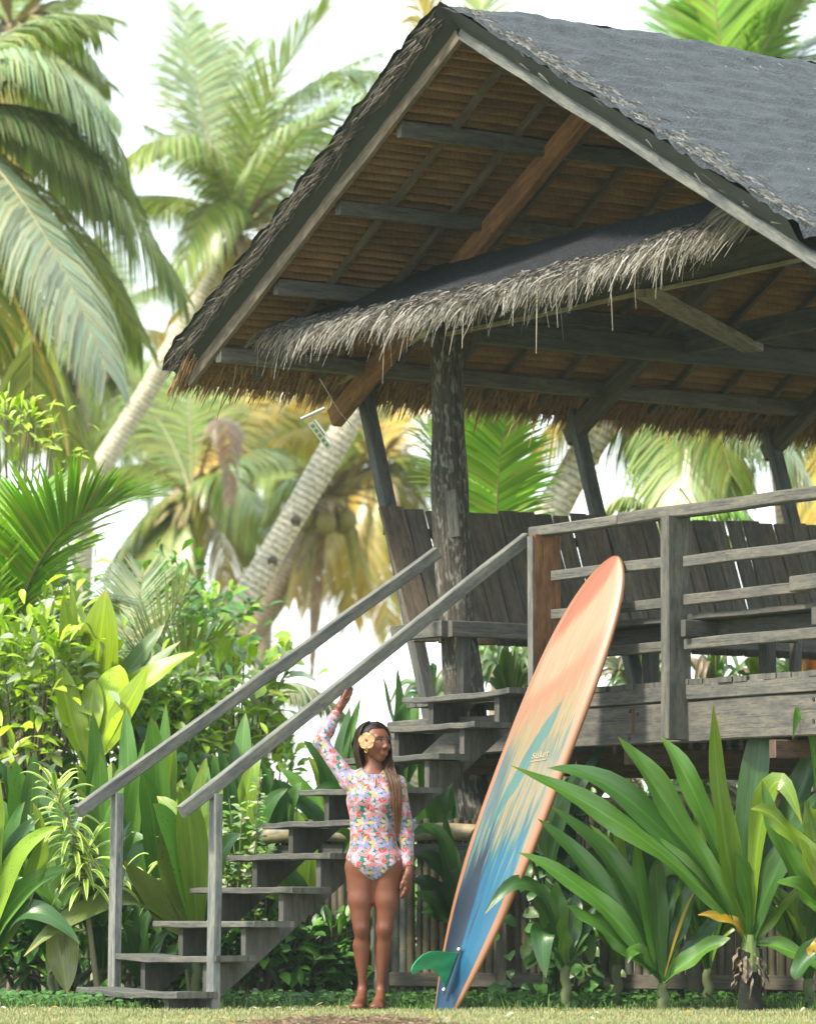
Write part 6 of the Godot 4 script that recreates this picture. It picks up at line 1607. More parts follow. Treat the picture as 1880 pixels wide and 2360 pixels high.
	lf(p, Vector3(0.00, 2.02, 0.00), Vector3(0.15, 2.58, 0.15), Vector3(0.30, 1.92, 0.17), 0.036, LPG, -0.26, 0.000)
	lf(p, Vector3(0.00, 2.02, 0.00), Vector3(0.05, 2.44, 0.17), Vector3(0.10, 2.11, 0.26), 0.043, LDRY, -0.16, 0.000)
	lf(p, Vector3(0.00, 2.02, 0.00), Vector3(0.10, 2.81, 0.25), Vector3(0.19, 2.15, 0.35), 0.035, LPG, -0.11, 0.000)
	lf(p, Vector3(0.00, 2.02, 0.00), Vector3(-0.01, 2.61, -0.14), Vector3(-0.03, 2.27, -0.36), 0.036, LPG, -0.18, 0.000)
	lf(p, Vector3(0.00, 2.02, 0.00), Vector3(0.03, 2.35, 0.14), Vector3(0.06, 2.24, 0.23), 0.034, LDRY, 0.15, 0.000)
	p = lily_at("pandanus", "pandanus clump at the far right beyond the deck", "plant", Vector3(2.96, 0.00, -29.50), Vector3(0.00, 2.11, 0.00), "")
	lf(p, Vector3(0.00, 2.11, 0.00), Vector3(0.25, 2.79, 0.06), Vector3(0.50, 2.00, -0.02), 0.031, LPG, 0.17, 0.000)
	lf(p, Vector3(0.00, 2.11, 0.00), Vector3(-0.02, 2.78, 0.12), Vector3(-0.04, 2.51, 0.15), 0.037, LG, 0.13, 0.000)
	lf(p, Vector3(0.00, 2.11, 0.00), Vector3(0.20, 2.60, 0.03), Vector3(0.39, 2.32, -0.01), 0.039, LPG, 0.27, 0.000)
	lf(p, Vector3(0.00, 2.11, 0.00), Vector3(-0.00, 2.69, -0.13), Vector3(-0.00, 2.42, -0.35), 0.036, LPG, 0.24, 0.000)
	lf(p, Vector3(0.00, 2.11, 0.00), Vector3(0.22, 2.68, 0.18), Vector3(0.43, 2.15, 0.25), 0.031, LPG, -0.08, 0.000)
	lf(p, Vector3(0.00, 2.11, 0.00), Vector3(0.15, 2.46, -0.01), Vector3(0.31, 2.18, -0.09), 0.034, LPG, 0.22, 0.000)
	lf(p, Vector3(0.00, 2.11, 0.00), Vector3(-0.12, 2.65, 0.07), Vector3(-0.24, 2.26, 0.04), 0.030, LPG, 0.05, 0.000)
	lf(p, Vector3(0.00, 2.11, 0.00), Vector3(0.08, 2.84, -0.09), Vector3(0.17, 2.56, -0.29), 0.038, LPG, -0.30, 0.000)
	lf(p, Vector3(0.00, 2.11, 0.00), Vector3(0.29, 2.80, -0.04), Vector3(0.59, 2.12, -0.22), 0.029, LG, 0.08, 0.000)
	lf(p, Vector3(0.00, 2.11, 0.00), Vector3(-0.03, 2.75, 0.25), Vector3(-0.06, 2.45, 0.41), 0.035, LG, 0.27, 0.000)
	lf(p, Vector3(0.00, 2.11, 0.00), Vector3(-0.11, 2.63, 0.14), Vector3(-0.21, 2.38, 0.20), 0.037, LPG, -0.09, 0.000)
	lf(p, Vector3(0.00, 2.11, 0.00), Vector3(0.28, 2.78, -0.05), Vector3(0.57, 2.03, -0.25), 0.043, LPG, -0.19, 0.000)
	lf(p, Vector3(0.00, 2.11, 0.00), Vector3(0.20, 2.85, -0.10), Vector3(0.39, 2.42, -0.33), 0.029, LG, -0.25, 0.000)
	lf(p, Vector3(0.00, 2.11, 0.00), Vector3(-0.14, 2.53, 0.16), Vector3(-0.27, 2.32, 0.26), 0.042, LPG, -0.02, 0.000)
	lf(p, Vector3(0.00, 2.11, 0.00), Vector3(-0.05, 2.80, 0.21), Vector3(-0.09, 2.57, 0.32), 0.039, LG, -0.08, 0.000)
	lf(p, Vector3(0.00, 2.11, 0.00), Vector3(0.26, 2.74, 0.06), Vector3(0.51, 2.11, -0.02), 0.036, LG, 0.27, 0.000)
	lf(p, Vector3(0.00, 2.11, 0.00), Vector3(0.05, 2.67, 0.17), Vector3(0.11, 2.36, 0.25), 0.031, LG, -0.23, 0.000)
	lf(p, Vector3(0.00, 2.11, 0.00), Vector3(-0.08, 2.74, 0.08), Vector3(-0.15, 2.44, 0.07), 0.038, LG, -0.02, 0.000)
	lf(p, Vector3(0.00, 2.11, 0.00), Vector3(-0.25, 2.70, -0.03), Vector3(-0.49, 2.32, -0.16), 0.038, LPG, -0.13, 0.000)
	lf(p, Vector3(0.00, 2.11, 0.00), Vector3(0.13, 2.95, -0.02), Vector3(0.26, 2.27, -0.20), 0.044, LPG, -0.27, 0.000)
	lf(p, Vector3(0.00, 2.11, 0.00), Vector3(0.19, 2.62, 0.04), Vector3(0.38, 2.17, -0.01), 0.041, LPG, -0.10, 0.000)
	lf(p, Vector3(0.00, 2.11, 0.00), Vector3(0.06, 2.82, 0.16), Vector3(0.12, 2.53, 0.21), 0.032, LG, 0.24, 0.000)
	lf(p, Vector3(0.00, 2.11, 0.00), Vector3(-0.22, 2.62, 0.22), Vector3(-0.43, 2.08, 0.34), 0.043, LG, 0.07, 0.000)
	lf(p, Vector3(0.00, 2.11, 0.00), Vector3(-0.14, 2.60, 0.01), Vector3(-0.29, 2.22, -0.06), 0.042, LPG, -0.26, 0.000)
	lf(p, Vector3(0.00, 2.11, 0.00), Vector3(-0.25, 2.68, 0.17), Vector3(-0.50, 2.08, 0.22), 0.027, LPG, -0.25, 0.000)
	lf(p, Vector3(0.00, 2.11, 0.00), Vector3(-0.06, 2.87, 0.11), Vector3(-0.11, 2.43, 0.11), 0.039, LPG, 0.26, 0.000)
	lf(p, Vector3(0.00, 2.11, 0.00), Vector3(0.15, 2.52, 0.22), Vector3(0.29, 2.10, 0.36), 0.039, LPG, 0.00, 0.000)
	lf(p, Vector3(0.00, 2.11, 0.00), Vector3(-0.11, 2.77, 0.12), Vector3(-0.21, 2.49, 0.14), 0.040, LPG, 0.19, 0.000)
	lf(p, Vector3(0.00, 2.11, 0.00), Vector3(0.23, 2.72, 0.24), Vector3(0.45, 2.35, 0.38), 0.030, LG, -0.12, 0.000)
	lf(p, Vector3(0.00, 2.11, 0.00), Vector3(0.10, 2.83, 0.02), Vector3(0.20, 2.59, -0.06), 0.038, LPG, -0.01, 0.000)
	lf(p, Vector3(0.00, 2.11, 0.00), Vector3(0.05, 2.48, 0.21), Vector3(0.11, 2.34, 0.36), 0.040, LG, -0.10, 0.000)
	lf(p, Vector3(0.00, 2.11, 0.00), Vector3(-0.14, 2.49, -0.16), Vector3(-0.29, 2.14, -0.40), 0.044, LPG, 0.19, 0.000)
	lf(p, Vector3(0.00, 2.11, 0.00), Vector3(0.04, 2.57, 0.12), Vector3(0.09, 2.27, 0.16), 0.032, LPG, -0.08, 0.000)
	lf(p, Vector3(0.00, 2.11, 0.00), Vector3(0.02, 2.67, 0.24), Vector3(0.05, 2.27, 0.39), 0.034, LPG, -0.27, 0.000)
	lf(p, Vector3(0.00, 2.11, 0.00), Vector3(0.08, 2.49, -0.00), Vector3(0.15, 2.27, -0.06), 0.039, LG, 0.22, 0.000)
	lf(p, Vector3(0.00, 2.11, 0.00), Vector3(0.17, 2.48, -0.01), Vector3(0.33, 2.23, -0.08), 0.031, LG, 0.18, 0.000)
	lf(p, Vector3(0.00, 2.11, 0.00), Vector3(-0.25, 2.56, 0.15), Vector3(-0.50, 2.28, 0.23), 0.032, LPG, 0.01, 0.000)
	lf(p, Vector3(0.00, 2.11, 0.00), Vector3(0.03, 2.56, 0.15), Vector3(0.05, 2.34, 0.23), 0.031, LG, 0.00, 0.000)
	lf(p, Vector3(0.00, 2.11, 0.00), Vector3(0.07, 2.63, 0.18), Vector3(0.13, 2.20, 0.27), 0.042, LG, -0.07, 0.000)
	lf(p, Vector3(0.00, 2.11, 0.00), Vector3(0.08, 2.63, 0.15), Vector3(0.15, 2.34, 0.23), 0.038, LG, -0.22, 0.000)
	lf(p, Vector3(0.00, 2.11, 0.00), Vector3(0.11, 2.79, -0.12), Vector3(0.22, 2.37, -0.35), 0.043, LPG, -0.02, 0.000)
	p = lily_at("pandanus", "brown dry leaf clump beneath the deck behind the fence", "plant", Vector3(1.26, 0.00, -27.08), Vector3(0.00, 1.20, 0.00), "")
	lf(p, Vector3(0.00, 1.20, 0.00), Vector3(0.17, 1.67, 0.19), Vector3(0.34, 1.39, 0.30), 0.030, LDRY, -0.14, 0.000)
	lf(p, Vector3(0.00, 1.20, 0.00), Vector3(0.03, 1.60, 0.23), Vector3(0.07, 1.42, 0.41), 0.040, LDRY, 0.02, 0.000)
	lf(p, Vector3(0.00, 1.20, 0.00), Vector3(-0.05, 1.82, 0.12), Vector3(-0.10, 1.46, 0.13), 0.033, LDRY, 0.20, 0.000)
	lf(p, Vector3(0.00, 1.20, 0.00), Vector3(-0.01, 1.79, 0.03), Vector3(-0.02, 1.53, -0.01), 0.044, LDRY, -0.28, 0.000)
	lf(p, Vector3(0.00, 1.20, 0.00), Vector3(0.09, 1.68, 0.16), Vector3(0.18, 1.40, 0.24), 0.032, LDRY, 0.07, 0.000)
	lf(p, Vector3(0.00, 1.20, 0.00), Vector3(0.01, 1.90, -0.06), Vector3(0.01, 1.56, -0.23), 0.042, LDRY, 0.19, 0.000)
	lf(p, Vector3(0.00, 1.20, 0.00), Vector3(-0.21, 1.69, -0.05), Vector3(-0.42, 1.37, -0.19), 0.036, LPG, 0.10, 0.000)
	lf(p, Vector3(0.00, 1.20, 0.00), Vector3(-0.14, 1.56, 0.01), Vector3(-0.27, 1.16, -0.07), 0.039, LPG, -0.23, 0.000)
	lf(p, Vector3(0.00, 1.20, 0.00), Vector3(0.11, 1.70, -0.04), Vector3(0.23, 1.36, -0.16), 0.035, LDRY, -0.05, 0.000)
	lf(p, Vector3(0.00, 1.20, 0.00), Vector3(-0.05, 1.92, -0.07), Vector3(-0.10, 1.48, -0.25), 0.029, LDRY, 0.10, 0.000)
	lf(p, Vector3(0.00, 1.20, 0.00), Vector3(0.09, 1.83, 0.03), Vector3(0.18, 1.62, -0.03), 0.044, LDRY, -0.20, 0.000)
	lf(p, Vector3(0.00, 1.20, 0.00), Vector3(0.18, 1.73, 0.13), Vector3(0.36, 1.47, 0.18), 0.040, LPG, -0.18, 0.000)
	lf(p, Vector3(0.00, 1.20, 0.00), Vector3(-0.09, 1.60, -0.02), Vector3(-0.19, 1.46, -0.09), 0.032, LDRY, -0.15, 0.000)
	lf(p, Vector3(0.00, 1.20, 0.00), Vector3(0.08, 1.63, 0.23), Vector3(0.15, 1.40, 0.39), 0.038, LDRY, 0.18, 0.000)
	lf(p, Vector3(0.00, 1.20, 0.00), Vector3(0.08, 1.69, 0.11), Vector3(0.17, 1.50, 0.16), 0.043, LDRY, 0.25, 0.000)
	lf(p, Vector3(0.00, 1.20, 0.00), Vector3(-0.08, 1.66, 0.17), Vector3(-0.16, 1.41, 0.27), 0.033, LDRY, -0.15, 0.000)
	lf(p, Vector3(0.00, 1.20, 0.00), Vector3(0.16, 1.94, -0.04), Vector3(0.33, 1.35, -0.21), 0.033, LPG, 0.25, 0.000)
	lf(p, Vector3(0.00, 1.20, 0.00), Vector3(0.03, 1.82, 0.12), Vector3(0.06, 1.52, 0.15), 0.028, LDRY, -0.18, 0.000)
	lf(p, Vector3(0.00, 1.20, 0.00), Vector3(-0.03, 1.58, -0.06), Vector3(-0.05, 1.46, -0.18), 0.040, LDRY, -0.10, 0.000)
	lf(p, Vector3(0.00, 1.20, 0.00), Vector3(-0.08, 1.64, 0.19), Vector3(-0.16, 1.33, 0.29), 0.039, LPG, 0.30, 0.000)
	lf(p, Vector3(0.00, 1.20, 0.00), Vector3(-0.15, 1.64, -0.13), Vector3(-0.30, 1.31, -0.33), 0.033, LPG, -0.19, 0.000)
	lf(p, Vector3(0.00, 1.20, 0.00), Vector3(-0.03, 1.69, 0.15), Vector3(-0.06, 1.42, 0.23), 0.033, LDRY, 0.08, 0.000)
	lf(p, Vector3(0.00, 1.20, 0.00), Vector3(-0.04, 1.57, 0.02), Vector3(-0.08, 1.40, -0.01), 0.028, LPG, 0.28, 0.000)
	lf(p, Vector3(0.00, 1.20, 0.00), Vector3(0.12, 1.49, 0.21), Vector3(0.24, 1.37, 0.38), 0.028, LPG, -0.07, 0.000)
	lf(p, Vector3(0.00, 1.20, 0.00), Vector3(0.16, 1.87, -0.06), Vector3(0.32, 1.30, -0.24), 0.036, LDRY, -0.22, 0.000)
	lf(p, Vector3(0.00, 1.20, 0.00), Vector3(0.08, 1.52, -0.11), Vector3(0.16, 1.43, -0.27), 0.036, LDRY, 0.12, 0.000)
	lf(p, Vector3(0.00, 1.20, 0.00), Vector3(-0.17, 1.66, 0.09), Vector3(-0.34, 1.44, 0.11), 0.032, LDRY, -0.04, 0.000)
	lf(p, Vector3(0.00, 1.20, 0.00), Vector3(0.17, 1.67, 0.07), Vector3(0.34, 1.27, 0.05), 0.028, LDRY, 0.25, 0.000)
	lf(p, Vector3(0.00, 1.20, 0.00), Vector3(0.24, 1.85, 0.02), Vector3(0.48, 1.32, -0.07), 0.033, LPG, -0.26, 0.000)
	lf(p, Vector3(0.00, 1.20, 0.00), Vector3(-0.05, 1.62, -0.10), Vector3(-0.09, 1.49, -0.26), 0.040, LPG, 0.02, 0.000)
	lf(p, Vector3(0.00, 1.20, 0.00), Vector3(0.14, 1.59, 0.18), Vector3(0.27, 1.35, 0.30), 0.032, LDRY, 0.14, 0.000)
	lf(p, Vector3(0.00, 1.20, 0.00), Vector3(-0.17, 1.54, 0.22), Vector3(-0.33, 1.33, 0.38), 0.034, LPG, 0.05, 0.000)
	lf(p, Vector3(0.00, 1.20, 0.00), Vector3(-0.06, 1.83, 0.08), Vector3(-0.12, 1.57, 0.07), 0.039, LPG, -0.01, 0.000)
	lf(p, Vector3(0.00, 1.20, 0.00), Vector3(-0.10, 1.77, 0.25), Vector3(-0.19, 1.36, 0.40), 0.042, LDRY, 0.02, 0.000)
	lf(p, Vector3(0.00, 1.20, 0.00), Vector3(0.07, 1.65, -0.01), Vector3(0.15, 1.49, -0.08), 0.039, LDRY, 0.17, 0.000)
	lf(p, Vector3(0.00, 1.20, 0.00), Vector3(-0.03, 1.68, -0.06), Vector3(-0.05, 1.51, -0.19), 0.040, LDRY, -0.21, 0.000)
	lf(p, Vector3(0.00, 1.20, 0.00), Vector3(-0.12, 1.63, 0.12), Vector3(-0.25, 1.22, 0.16), 0.031, LDRY, 0.27, 0.000)
	lf(p, Vector3(0.00, 1.20, 0.00), Vector3(-0.11, 1.95, 0.26), Vector3(-0.22, 1.44, 0.40), 0.029, LDRY, 0.23, 0.000)
	lf(p, Vector3(0.00, 1.20, 0.00), Vector3(-0.05, 1.92, 0.01), Vector3(-0.10, 1.48, -0.11), 0.040, LDRY, 0.06, 0.000)
	lf(p, Vector3(0.00, 1.20, 0.00), Vector3(0.07, 1.96, 0.06), Vector3(0.15, 1.53, -0.01), 0.043, LDRY, 0.30, 0.000)
	lf(p, Vector3(0.00, 1.20, 0.00), Vector3(0.00, 1.85, 0.17), Vector3(0.00, 1.52, 0.24), 0.043, LDRY, -0.01, 0.000)
	p = lily_at("pandanus", "dry and green leaf clump beneath the deck right of the lily tips", "plant", Vector3(2.08, 0.00, -27.58), Vector3(0.00, 1.21, 0.00), "")
	lf(p, Vector3(0.00, 1.21, 0.00), Vector3(-0.12, 1.79, 0.22), Vector3(-0.24, 1.37, 0.33), 0.041, LG, -0.16, 0.000)
	lf(p, Vector3(0.00, 1.21, 0.00), Vector3(0.17, 1.88, 0.05), Vector3(0.34, 1.41, -0.01), 0.034, LPG, -0.13, 0.000)
	lf(p, Vector3(0.00, 1.21, 0.00), Vector3(0.11, 1.62, 0.23), Vector3(0.21, 1.40, 0.39), 0.044, LDRY, 0.21, 0.000)
	lf(p, Vector3(0.00, 1.21, 0.00), Vector3(0.13, 1.74, -0.14), Vector3(0.26, 1.38, -0.36), 0.036, LDRY, 0.07, 0.000)
	lf(p, Vector3(0.00, 1.21, 0.00), Vector3(0.12, 1.68, -0.12), Vector3(0.24, 1.38, -0.32), 0.040, LPG, 0.23, 0.000)
	lf(p, Vector3(0.00, 1.21, 0.00), Vector3(0.06, 1.70, 0.20), Vector3(0.11, 1.38, 0.31), 0.032, LG, -0.13, 0.000)
	lf(p, Vector3(0.00, 1.21, 0.00), Vector3(0.28, 1.79, -0.13), Vector3(0.56, 1.21, -0.38), 0.038, LG, 0.25, 0.000)
	lf(p, Vector3(0.00, 1.21, 0.00), Vector3(0.18, 1.56, 0.01), Vector3(0.37, 1.17, -0.06), 0.040, LDRY, 0.25, 0.000)
	lf(p, Vector3(0.00, 1.21, 0.00), Vector3(-0.21, 1.89, 0.06), Vector3(-0.41, 1.35, 0.00), 0.028, LG, -0.25, 0.000)
	lf(p, Vector3(0.00, 1.21, 0.00), Vector3(0.00, 1.63, 0.15), Vector3(0.00, 1.47, 0.25), 0.029, LDRY, 0.13, 0.000)
	lf(p, Vector3(0.00, 1.21, 0.00), Vector3(0.22, 1.74, 0.11), Vector3(0.43, 1.23, 0.11), 0.029, LPG, 0.29, 0.000)
	lf(p, Vector3(0.00, 1.21, 0.00), Vector3(0.10, 1.59, 0.11), Vector3(0.20, 1.24, 0.15), 0.033, LPG, 0.08, 0.000)
	lf(p, Vector3(0.00, 1.21, 0.00), Vector3(-0.01, 1.73, 0.13), Vector3(-0.02, 1.42, 0.17), 0.034, LG, 0.21, 0.000)
	lf(p, Vector3(0.00, 1.21, 0.00), Vector3(-0.15, 1.78, 0.23), Vector3(-0.29, 1.50, 0.38), 0.043, LDRY, -0.12, 0.000)
	lf(p, Vector3(0.00, 1.21, 0.00), Vector3(0.05, 1.57, -0.03), Vector3(0.09, 1.41, -0.12), 0.039, LPG, -0.10, 0.000)
	lf(p, Vector3(0.00, 1.21, 0.00), Vector3(-0.12, 1.80, -0.05), Vector3(-0.24, 1.52, -0.19), 0.030, LPG, -0.13, 0.000)
	lf(p, Vector3(0.00, 1.21, 0.00), Vector3(-0.08, 1.56, -0.07), Vector3(-0.15, 1.42, -0.19), 0.032, LG, 0.05, 0.000)
	lf(p, Vector3(0.00, 1.21, 0.00), Vector3(-0.03, 1.74, -0.09), Vector3(-0.07, 1.48, -0.26), 0.035, LG, -0.04, 0.000)
	lf(p, Vector3(0.00, 1.21, 0.00), Vector3(0.07, 1.92, -0.09), Vector3(0.14, 1.54, -0.28), 0.038, LG, 0.14, 0.000)
	lf(p, Vector3(0.00, 1.21, 0.00), Vector3(0.17, 1.64, 0.02), Vector3(0.33, 1.21, -0.05), 0.031, LDRY, -0.01, 0.000)
	lf(p, Vector3(0.00, 1.21, 0.00), Vector3(-0.28, 1.71, 0.14), Vector3(-0.55, 1.49, 0.22), 0.037, LG, -0.00, 0.000)
	lf(p, Vector3(0.00, 1.21, 0.00), Vector3(-0.18, 1.50, 0.15), Vector3(-0.36, 1.33, 0.26), 0.043, LDRY, 0.18, 0.000)
	lf(p, Vector3(0.00, 1.21, 0.00), Vector3(-0.26, 1.80, 0.26), Vector3(-0.51, 1.44, 0.42), 0.028, LDRY, -0.07, 0.000)
	lf(p, Vector3(0.00, 1.21, 0.00), Vector3(0.22, 1.72, -0.09), Vector3(0.45, 1.47, -0.26), 0.037, LDRY, 0.26, 0.000)
	lf(p, Vector3(0.00, 1.21, 0.00), Vector3(0.30, 1.94, -0.10), Vector3(0.60, 1.20, -0.35), 0.041, LDRY, -0.16, 0.000)
	lf(p, Vector3(0.00, 1.21, 0.00), Vector3(-0.14, 1.65, -0.02), Vector3(-0.28, 1.39, -0.12), 0.031, LPG, 0.28, 0.000)
	lf(p, Vector3(0.00, 1.21, 0.00), Vector3(-0.04, 1.77, -0.08), Vector3(-0.08, 1.43, -0.24), 0.042, LG, -0.01, 0.000)
	lf(p, Vector3(0.00, 1.21, 0.00), Vector3(0.30, 1.75, 0.14), Vector3(0.59, 1.29, 0.19), 0.037, LDRY, -0.13, 0.000)
	lf(p, Vector3(0.00, 1.21, 0.00), Vector3(-0.18, 1.55, 0.16), Vector3(-0.36, 1.29, 0.26), 0.043, LG, 0.21, 0.000)
	lf(p, Vector3(0.00, 1.21, 0.00), Vector3(-0.26, 1.63, -0.12), Vector3(-0.52, 1.45, -0.30), 0.027, LDRY, -0.30, 0.000)
	lf(p, Vector3(0.00, 1.21, 0.00), Vector3(0.20, 1.57, -0.07), Vector3(0.41, 1.29, -0.21), 0.027, LG, -0.12, 0.000)
	lf(p, Vector3(0.00, 1.21, 0.00), Vector3(-0.09, 1.97, 0.16), Vector3(-0.18, 1.42, 0.19), 0.030, LDRY, -0.21, 0.000)
	lf(p, Vector3(0.00, 1.21, 0.00), Vector3(0.02, 1.60, 0.17), Vector3(0.05, 1.34, 0.27), 0.031, LG, 0.11, 0.000)
	lf(p, Vector3(0.00, 1.21, 0.00), Vector3(-0.23, 1.84, 0.11), Vector3(-0.46, 1.44, 0.11), 0.039, LPG, 0.22, 0.000)
	lf(p, Vector3(0.00, 1.21, 0.00), Vector3(-0.12, 1.94, -0.12), Vector3(-0.24, 1.34, -0.38), 0.032, LPG, -0.16, 0.000)
	lf(p, Vector3(0.00, 1.21, 0.00), Vector3(0.27, 1.67, 0.06), Vector3(0.54, 1.44, 0.05), 0.039, LDRY, 0.07, 0.000)
	lf(p, Vector3(0.00, 1.21, 0.00), Vector3(-0.03, 1.92, 0.14), Vector3(-0.06, 1.52, 0.16), 0.035, LG, -0.17, 0.000)
	lf(p, Vector3(0.00, 1.21, 0.00), Vector3(-0.23, 1.68, -0.01), Vector3(-0.47, 1.14, -0.13), 0.038, LDRY, 0.09, 0.000)
	lf(p, Vector3(0.00, 1.21, 0.00), Vector3(0.17, 1.78, 0.09), Vector3(0.34, 1.47, 0.10), 0.038, LDRY, -0.27, 0.000)
	lf(p, Vector3(0.00, 1.21, 0.00), Vector3(0.21, 1.62, 0.20), Vector3(0.41, 1.40, 0.34), 0.041, LPG, -0.17, 0.000)
	lf(p, Vector3(0.00, 1.21, 0.00), Vector3(-0.17, 1.50, 0.09), Vector3(-0.35, 1.28, 0.12), 0.032, LDRY, -0.28, 0.000)
	lf(p, Vector3(0.00, 1.21, 0.00), Vector3(0.20, 1.66, -0.13), Vector3(0.40, 1.29, -0.34), 0.044, LG, 0.09, 0.000)
	lf(p, Vector3(0.00, 1.21, 0.00), Vector3(0.23, 1.71, 0.04), Vector3(0.45, 1.22, -0.02), 0.030, LG, -0.08, 0.000)
	lf(p, Vector3(0.00, 1.21, 0.00), Vector3(0.01, 1.66, -0.02), Vector3(0.02, 1.45, -0.10), 0.035, LG, 0.11, 0.000)
	lf(p, Vector3(0.00, 1.21, 0.00), Vector3(0.01, 1.80, 0.21), Vector3(0.02, 1.48, 0.32), 0.031, LDRY, -0.03, 0.000)
	lf(p, Vector3(0.00, 1.21, 0.00), Vector3(0.34, 1.82, 0.19), Vector3(0.66, 1.24, 0.26), 0.031, LPG, -0.16, 0.000)
	lf(p, Vector3(0.00, 1.21, 0.00), Vector3(0.02, 1.78, 0.06), Vector3(0.03, 1.47, 0.03), 0.029, LPG, 0.04, 0.000)
	lf(p, Vector3(0.00, 1.21, 0.00), Vector3(-0.23, 1.70, 0.09), Vector3(-0.46, 1.50, 0.11), 0.039, LPG, -0.25, 0.000)
	lf(p, Vector3(0.00, 1.21, 0.00), Vector3(-0.17, 1.72, -0.03), Vector3(-0.33, 1.38, -0.15), 0.032, LPG, 0.25, 0.000)
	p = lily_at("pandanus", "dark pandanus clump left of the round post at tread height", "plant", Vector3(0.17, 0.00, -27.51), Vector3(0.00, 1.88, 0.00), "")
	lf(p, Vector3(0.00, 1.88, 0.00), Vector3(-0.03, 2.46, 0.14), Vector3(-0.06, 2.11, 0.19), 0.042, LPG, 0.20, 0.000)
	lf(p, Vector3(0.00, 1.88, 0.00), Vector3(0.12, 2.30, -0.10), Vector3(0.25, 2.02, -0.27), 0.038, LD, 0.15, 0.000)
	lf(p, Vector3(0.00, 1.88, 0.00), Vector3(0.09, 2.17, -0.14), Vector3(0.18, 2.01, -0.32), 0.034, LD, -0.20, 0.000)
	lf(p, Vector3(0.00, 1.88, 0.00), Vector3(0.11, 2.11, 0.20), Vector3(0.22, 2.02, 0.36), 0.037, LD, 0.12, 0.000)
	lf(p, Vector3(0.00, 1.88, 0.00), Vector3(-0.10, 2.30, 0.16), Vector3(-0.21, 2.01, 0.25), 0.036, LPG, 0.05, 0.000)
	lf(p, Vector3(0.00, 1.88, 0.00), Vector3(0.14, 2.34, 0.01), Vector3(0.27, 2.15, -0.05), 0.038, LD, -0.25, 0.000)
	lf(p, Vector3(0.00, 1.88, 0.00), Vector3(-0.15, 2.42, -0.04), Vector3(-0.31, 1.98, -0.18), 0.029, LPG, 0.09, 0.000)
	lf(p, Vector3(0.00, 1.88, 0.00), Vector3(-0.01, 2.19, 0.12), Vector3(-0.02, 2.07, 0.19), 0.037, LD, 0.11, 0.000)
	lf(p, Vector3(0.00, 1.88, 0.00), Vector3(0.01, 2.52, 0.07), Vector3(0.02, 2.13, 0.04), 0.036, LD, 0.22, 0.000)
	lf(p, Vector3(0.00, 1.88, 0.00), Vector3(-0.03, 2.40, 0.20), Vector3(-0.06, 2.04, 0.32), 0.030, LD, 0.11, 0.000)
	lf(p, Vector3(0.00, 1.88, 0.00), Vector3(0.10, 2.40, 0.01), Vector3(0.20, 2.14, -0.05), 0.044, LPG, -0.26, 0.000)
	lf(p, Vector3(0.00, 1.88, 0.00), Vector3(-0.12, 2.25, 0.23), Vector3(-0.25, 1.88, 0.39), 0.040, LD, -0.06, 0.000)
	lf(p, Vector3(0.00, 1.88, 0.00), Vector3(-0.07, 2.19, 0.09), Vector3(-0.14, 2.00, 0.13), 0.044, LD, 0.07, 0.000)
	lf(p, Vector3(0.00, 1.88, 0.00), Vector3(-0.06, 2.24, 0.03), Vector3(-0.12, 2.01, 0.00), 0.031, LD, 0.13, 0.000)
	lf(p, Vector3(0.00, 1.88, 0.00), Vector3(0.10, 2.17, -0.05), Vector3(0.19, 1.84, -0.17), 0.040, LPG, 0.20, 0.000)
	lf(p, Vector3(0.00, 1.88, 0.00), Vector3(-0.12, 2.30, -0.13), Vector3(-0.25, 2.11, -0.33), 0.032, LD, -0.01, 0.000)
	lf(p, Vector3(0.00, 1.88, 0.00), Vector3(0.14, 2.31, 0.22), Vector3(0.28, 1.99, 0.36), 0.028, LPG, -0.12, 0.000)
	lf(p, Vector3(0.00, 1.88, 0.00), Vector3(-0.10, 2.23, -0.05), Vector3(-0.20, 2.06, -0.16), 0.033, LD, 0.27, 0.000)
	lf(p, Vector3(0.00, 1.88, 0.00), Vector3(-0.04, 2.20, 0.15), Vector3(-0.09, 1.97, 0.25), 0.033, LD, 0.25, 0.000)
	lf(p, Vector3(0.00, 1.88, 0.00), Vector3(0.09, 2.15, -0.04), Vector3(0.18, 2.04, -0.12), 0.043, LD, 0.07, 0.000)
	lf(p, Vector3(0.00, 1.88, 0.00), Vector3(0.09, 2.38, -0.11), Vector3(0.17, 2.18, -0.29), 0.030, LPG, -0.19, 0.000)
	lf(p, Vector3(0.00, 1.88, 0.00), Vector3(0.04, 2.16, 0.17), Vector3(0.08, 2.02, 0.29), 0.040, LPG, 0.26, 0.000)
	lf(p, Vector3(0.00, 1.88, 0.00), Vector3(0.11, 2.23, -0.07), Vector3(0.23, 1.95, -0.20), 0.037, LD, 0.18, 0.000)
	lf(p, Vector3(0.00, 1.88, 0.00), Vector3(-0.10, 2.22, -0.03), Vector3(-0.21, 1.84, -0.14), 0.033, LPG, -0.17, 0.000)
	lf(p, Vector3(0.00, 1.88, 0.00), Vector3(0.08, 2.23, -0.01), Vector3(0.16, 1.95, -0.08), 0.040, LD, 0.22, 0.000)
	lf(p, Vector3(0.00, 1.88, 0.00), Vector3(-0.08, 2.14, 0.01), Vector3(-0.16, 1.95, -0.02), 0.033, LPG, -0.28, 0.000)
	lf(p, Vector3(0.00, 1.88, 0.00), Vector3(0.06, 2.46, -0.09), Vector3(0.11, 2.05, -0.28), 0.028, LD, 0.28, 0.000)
	lf(p, Vector3(0.00, 1.88, 0.00), Vector3(-0.05, 2.35, 0.06), Vector3(-0.10, 2.05, 0.05), 0.040, LD, -0.14, 0.000)
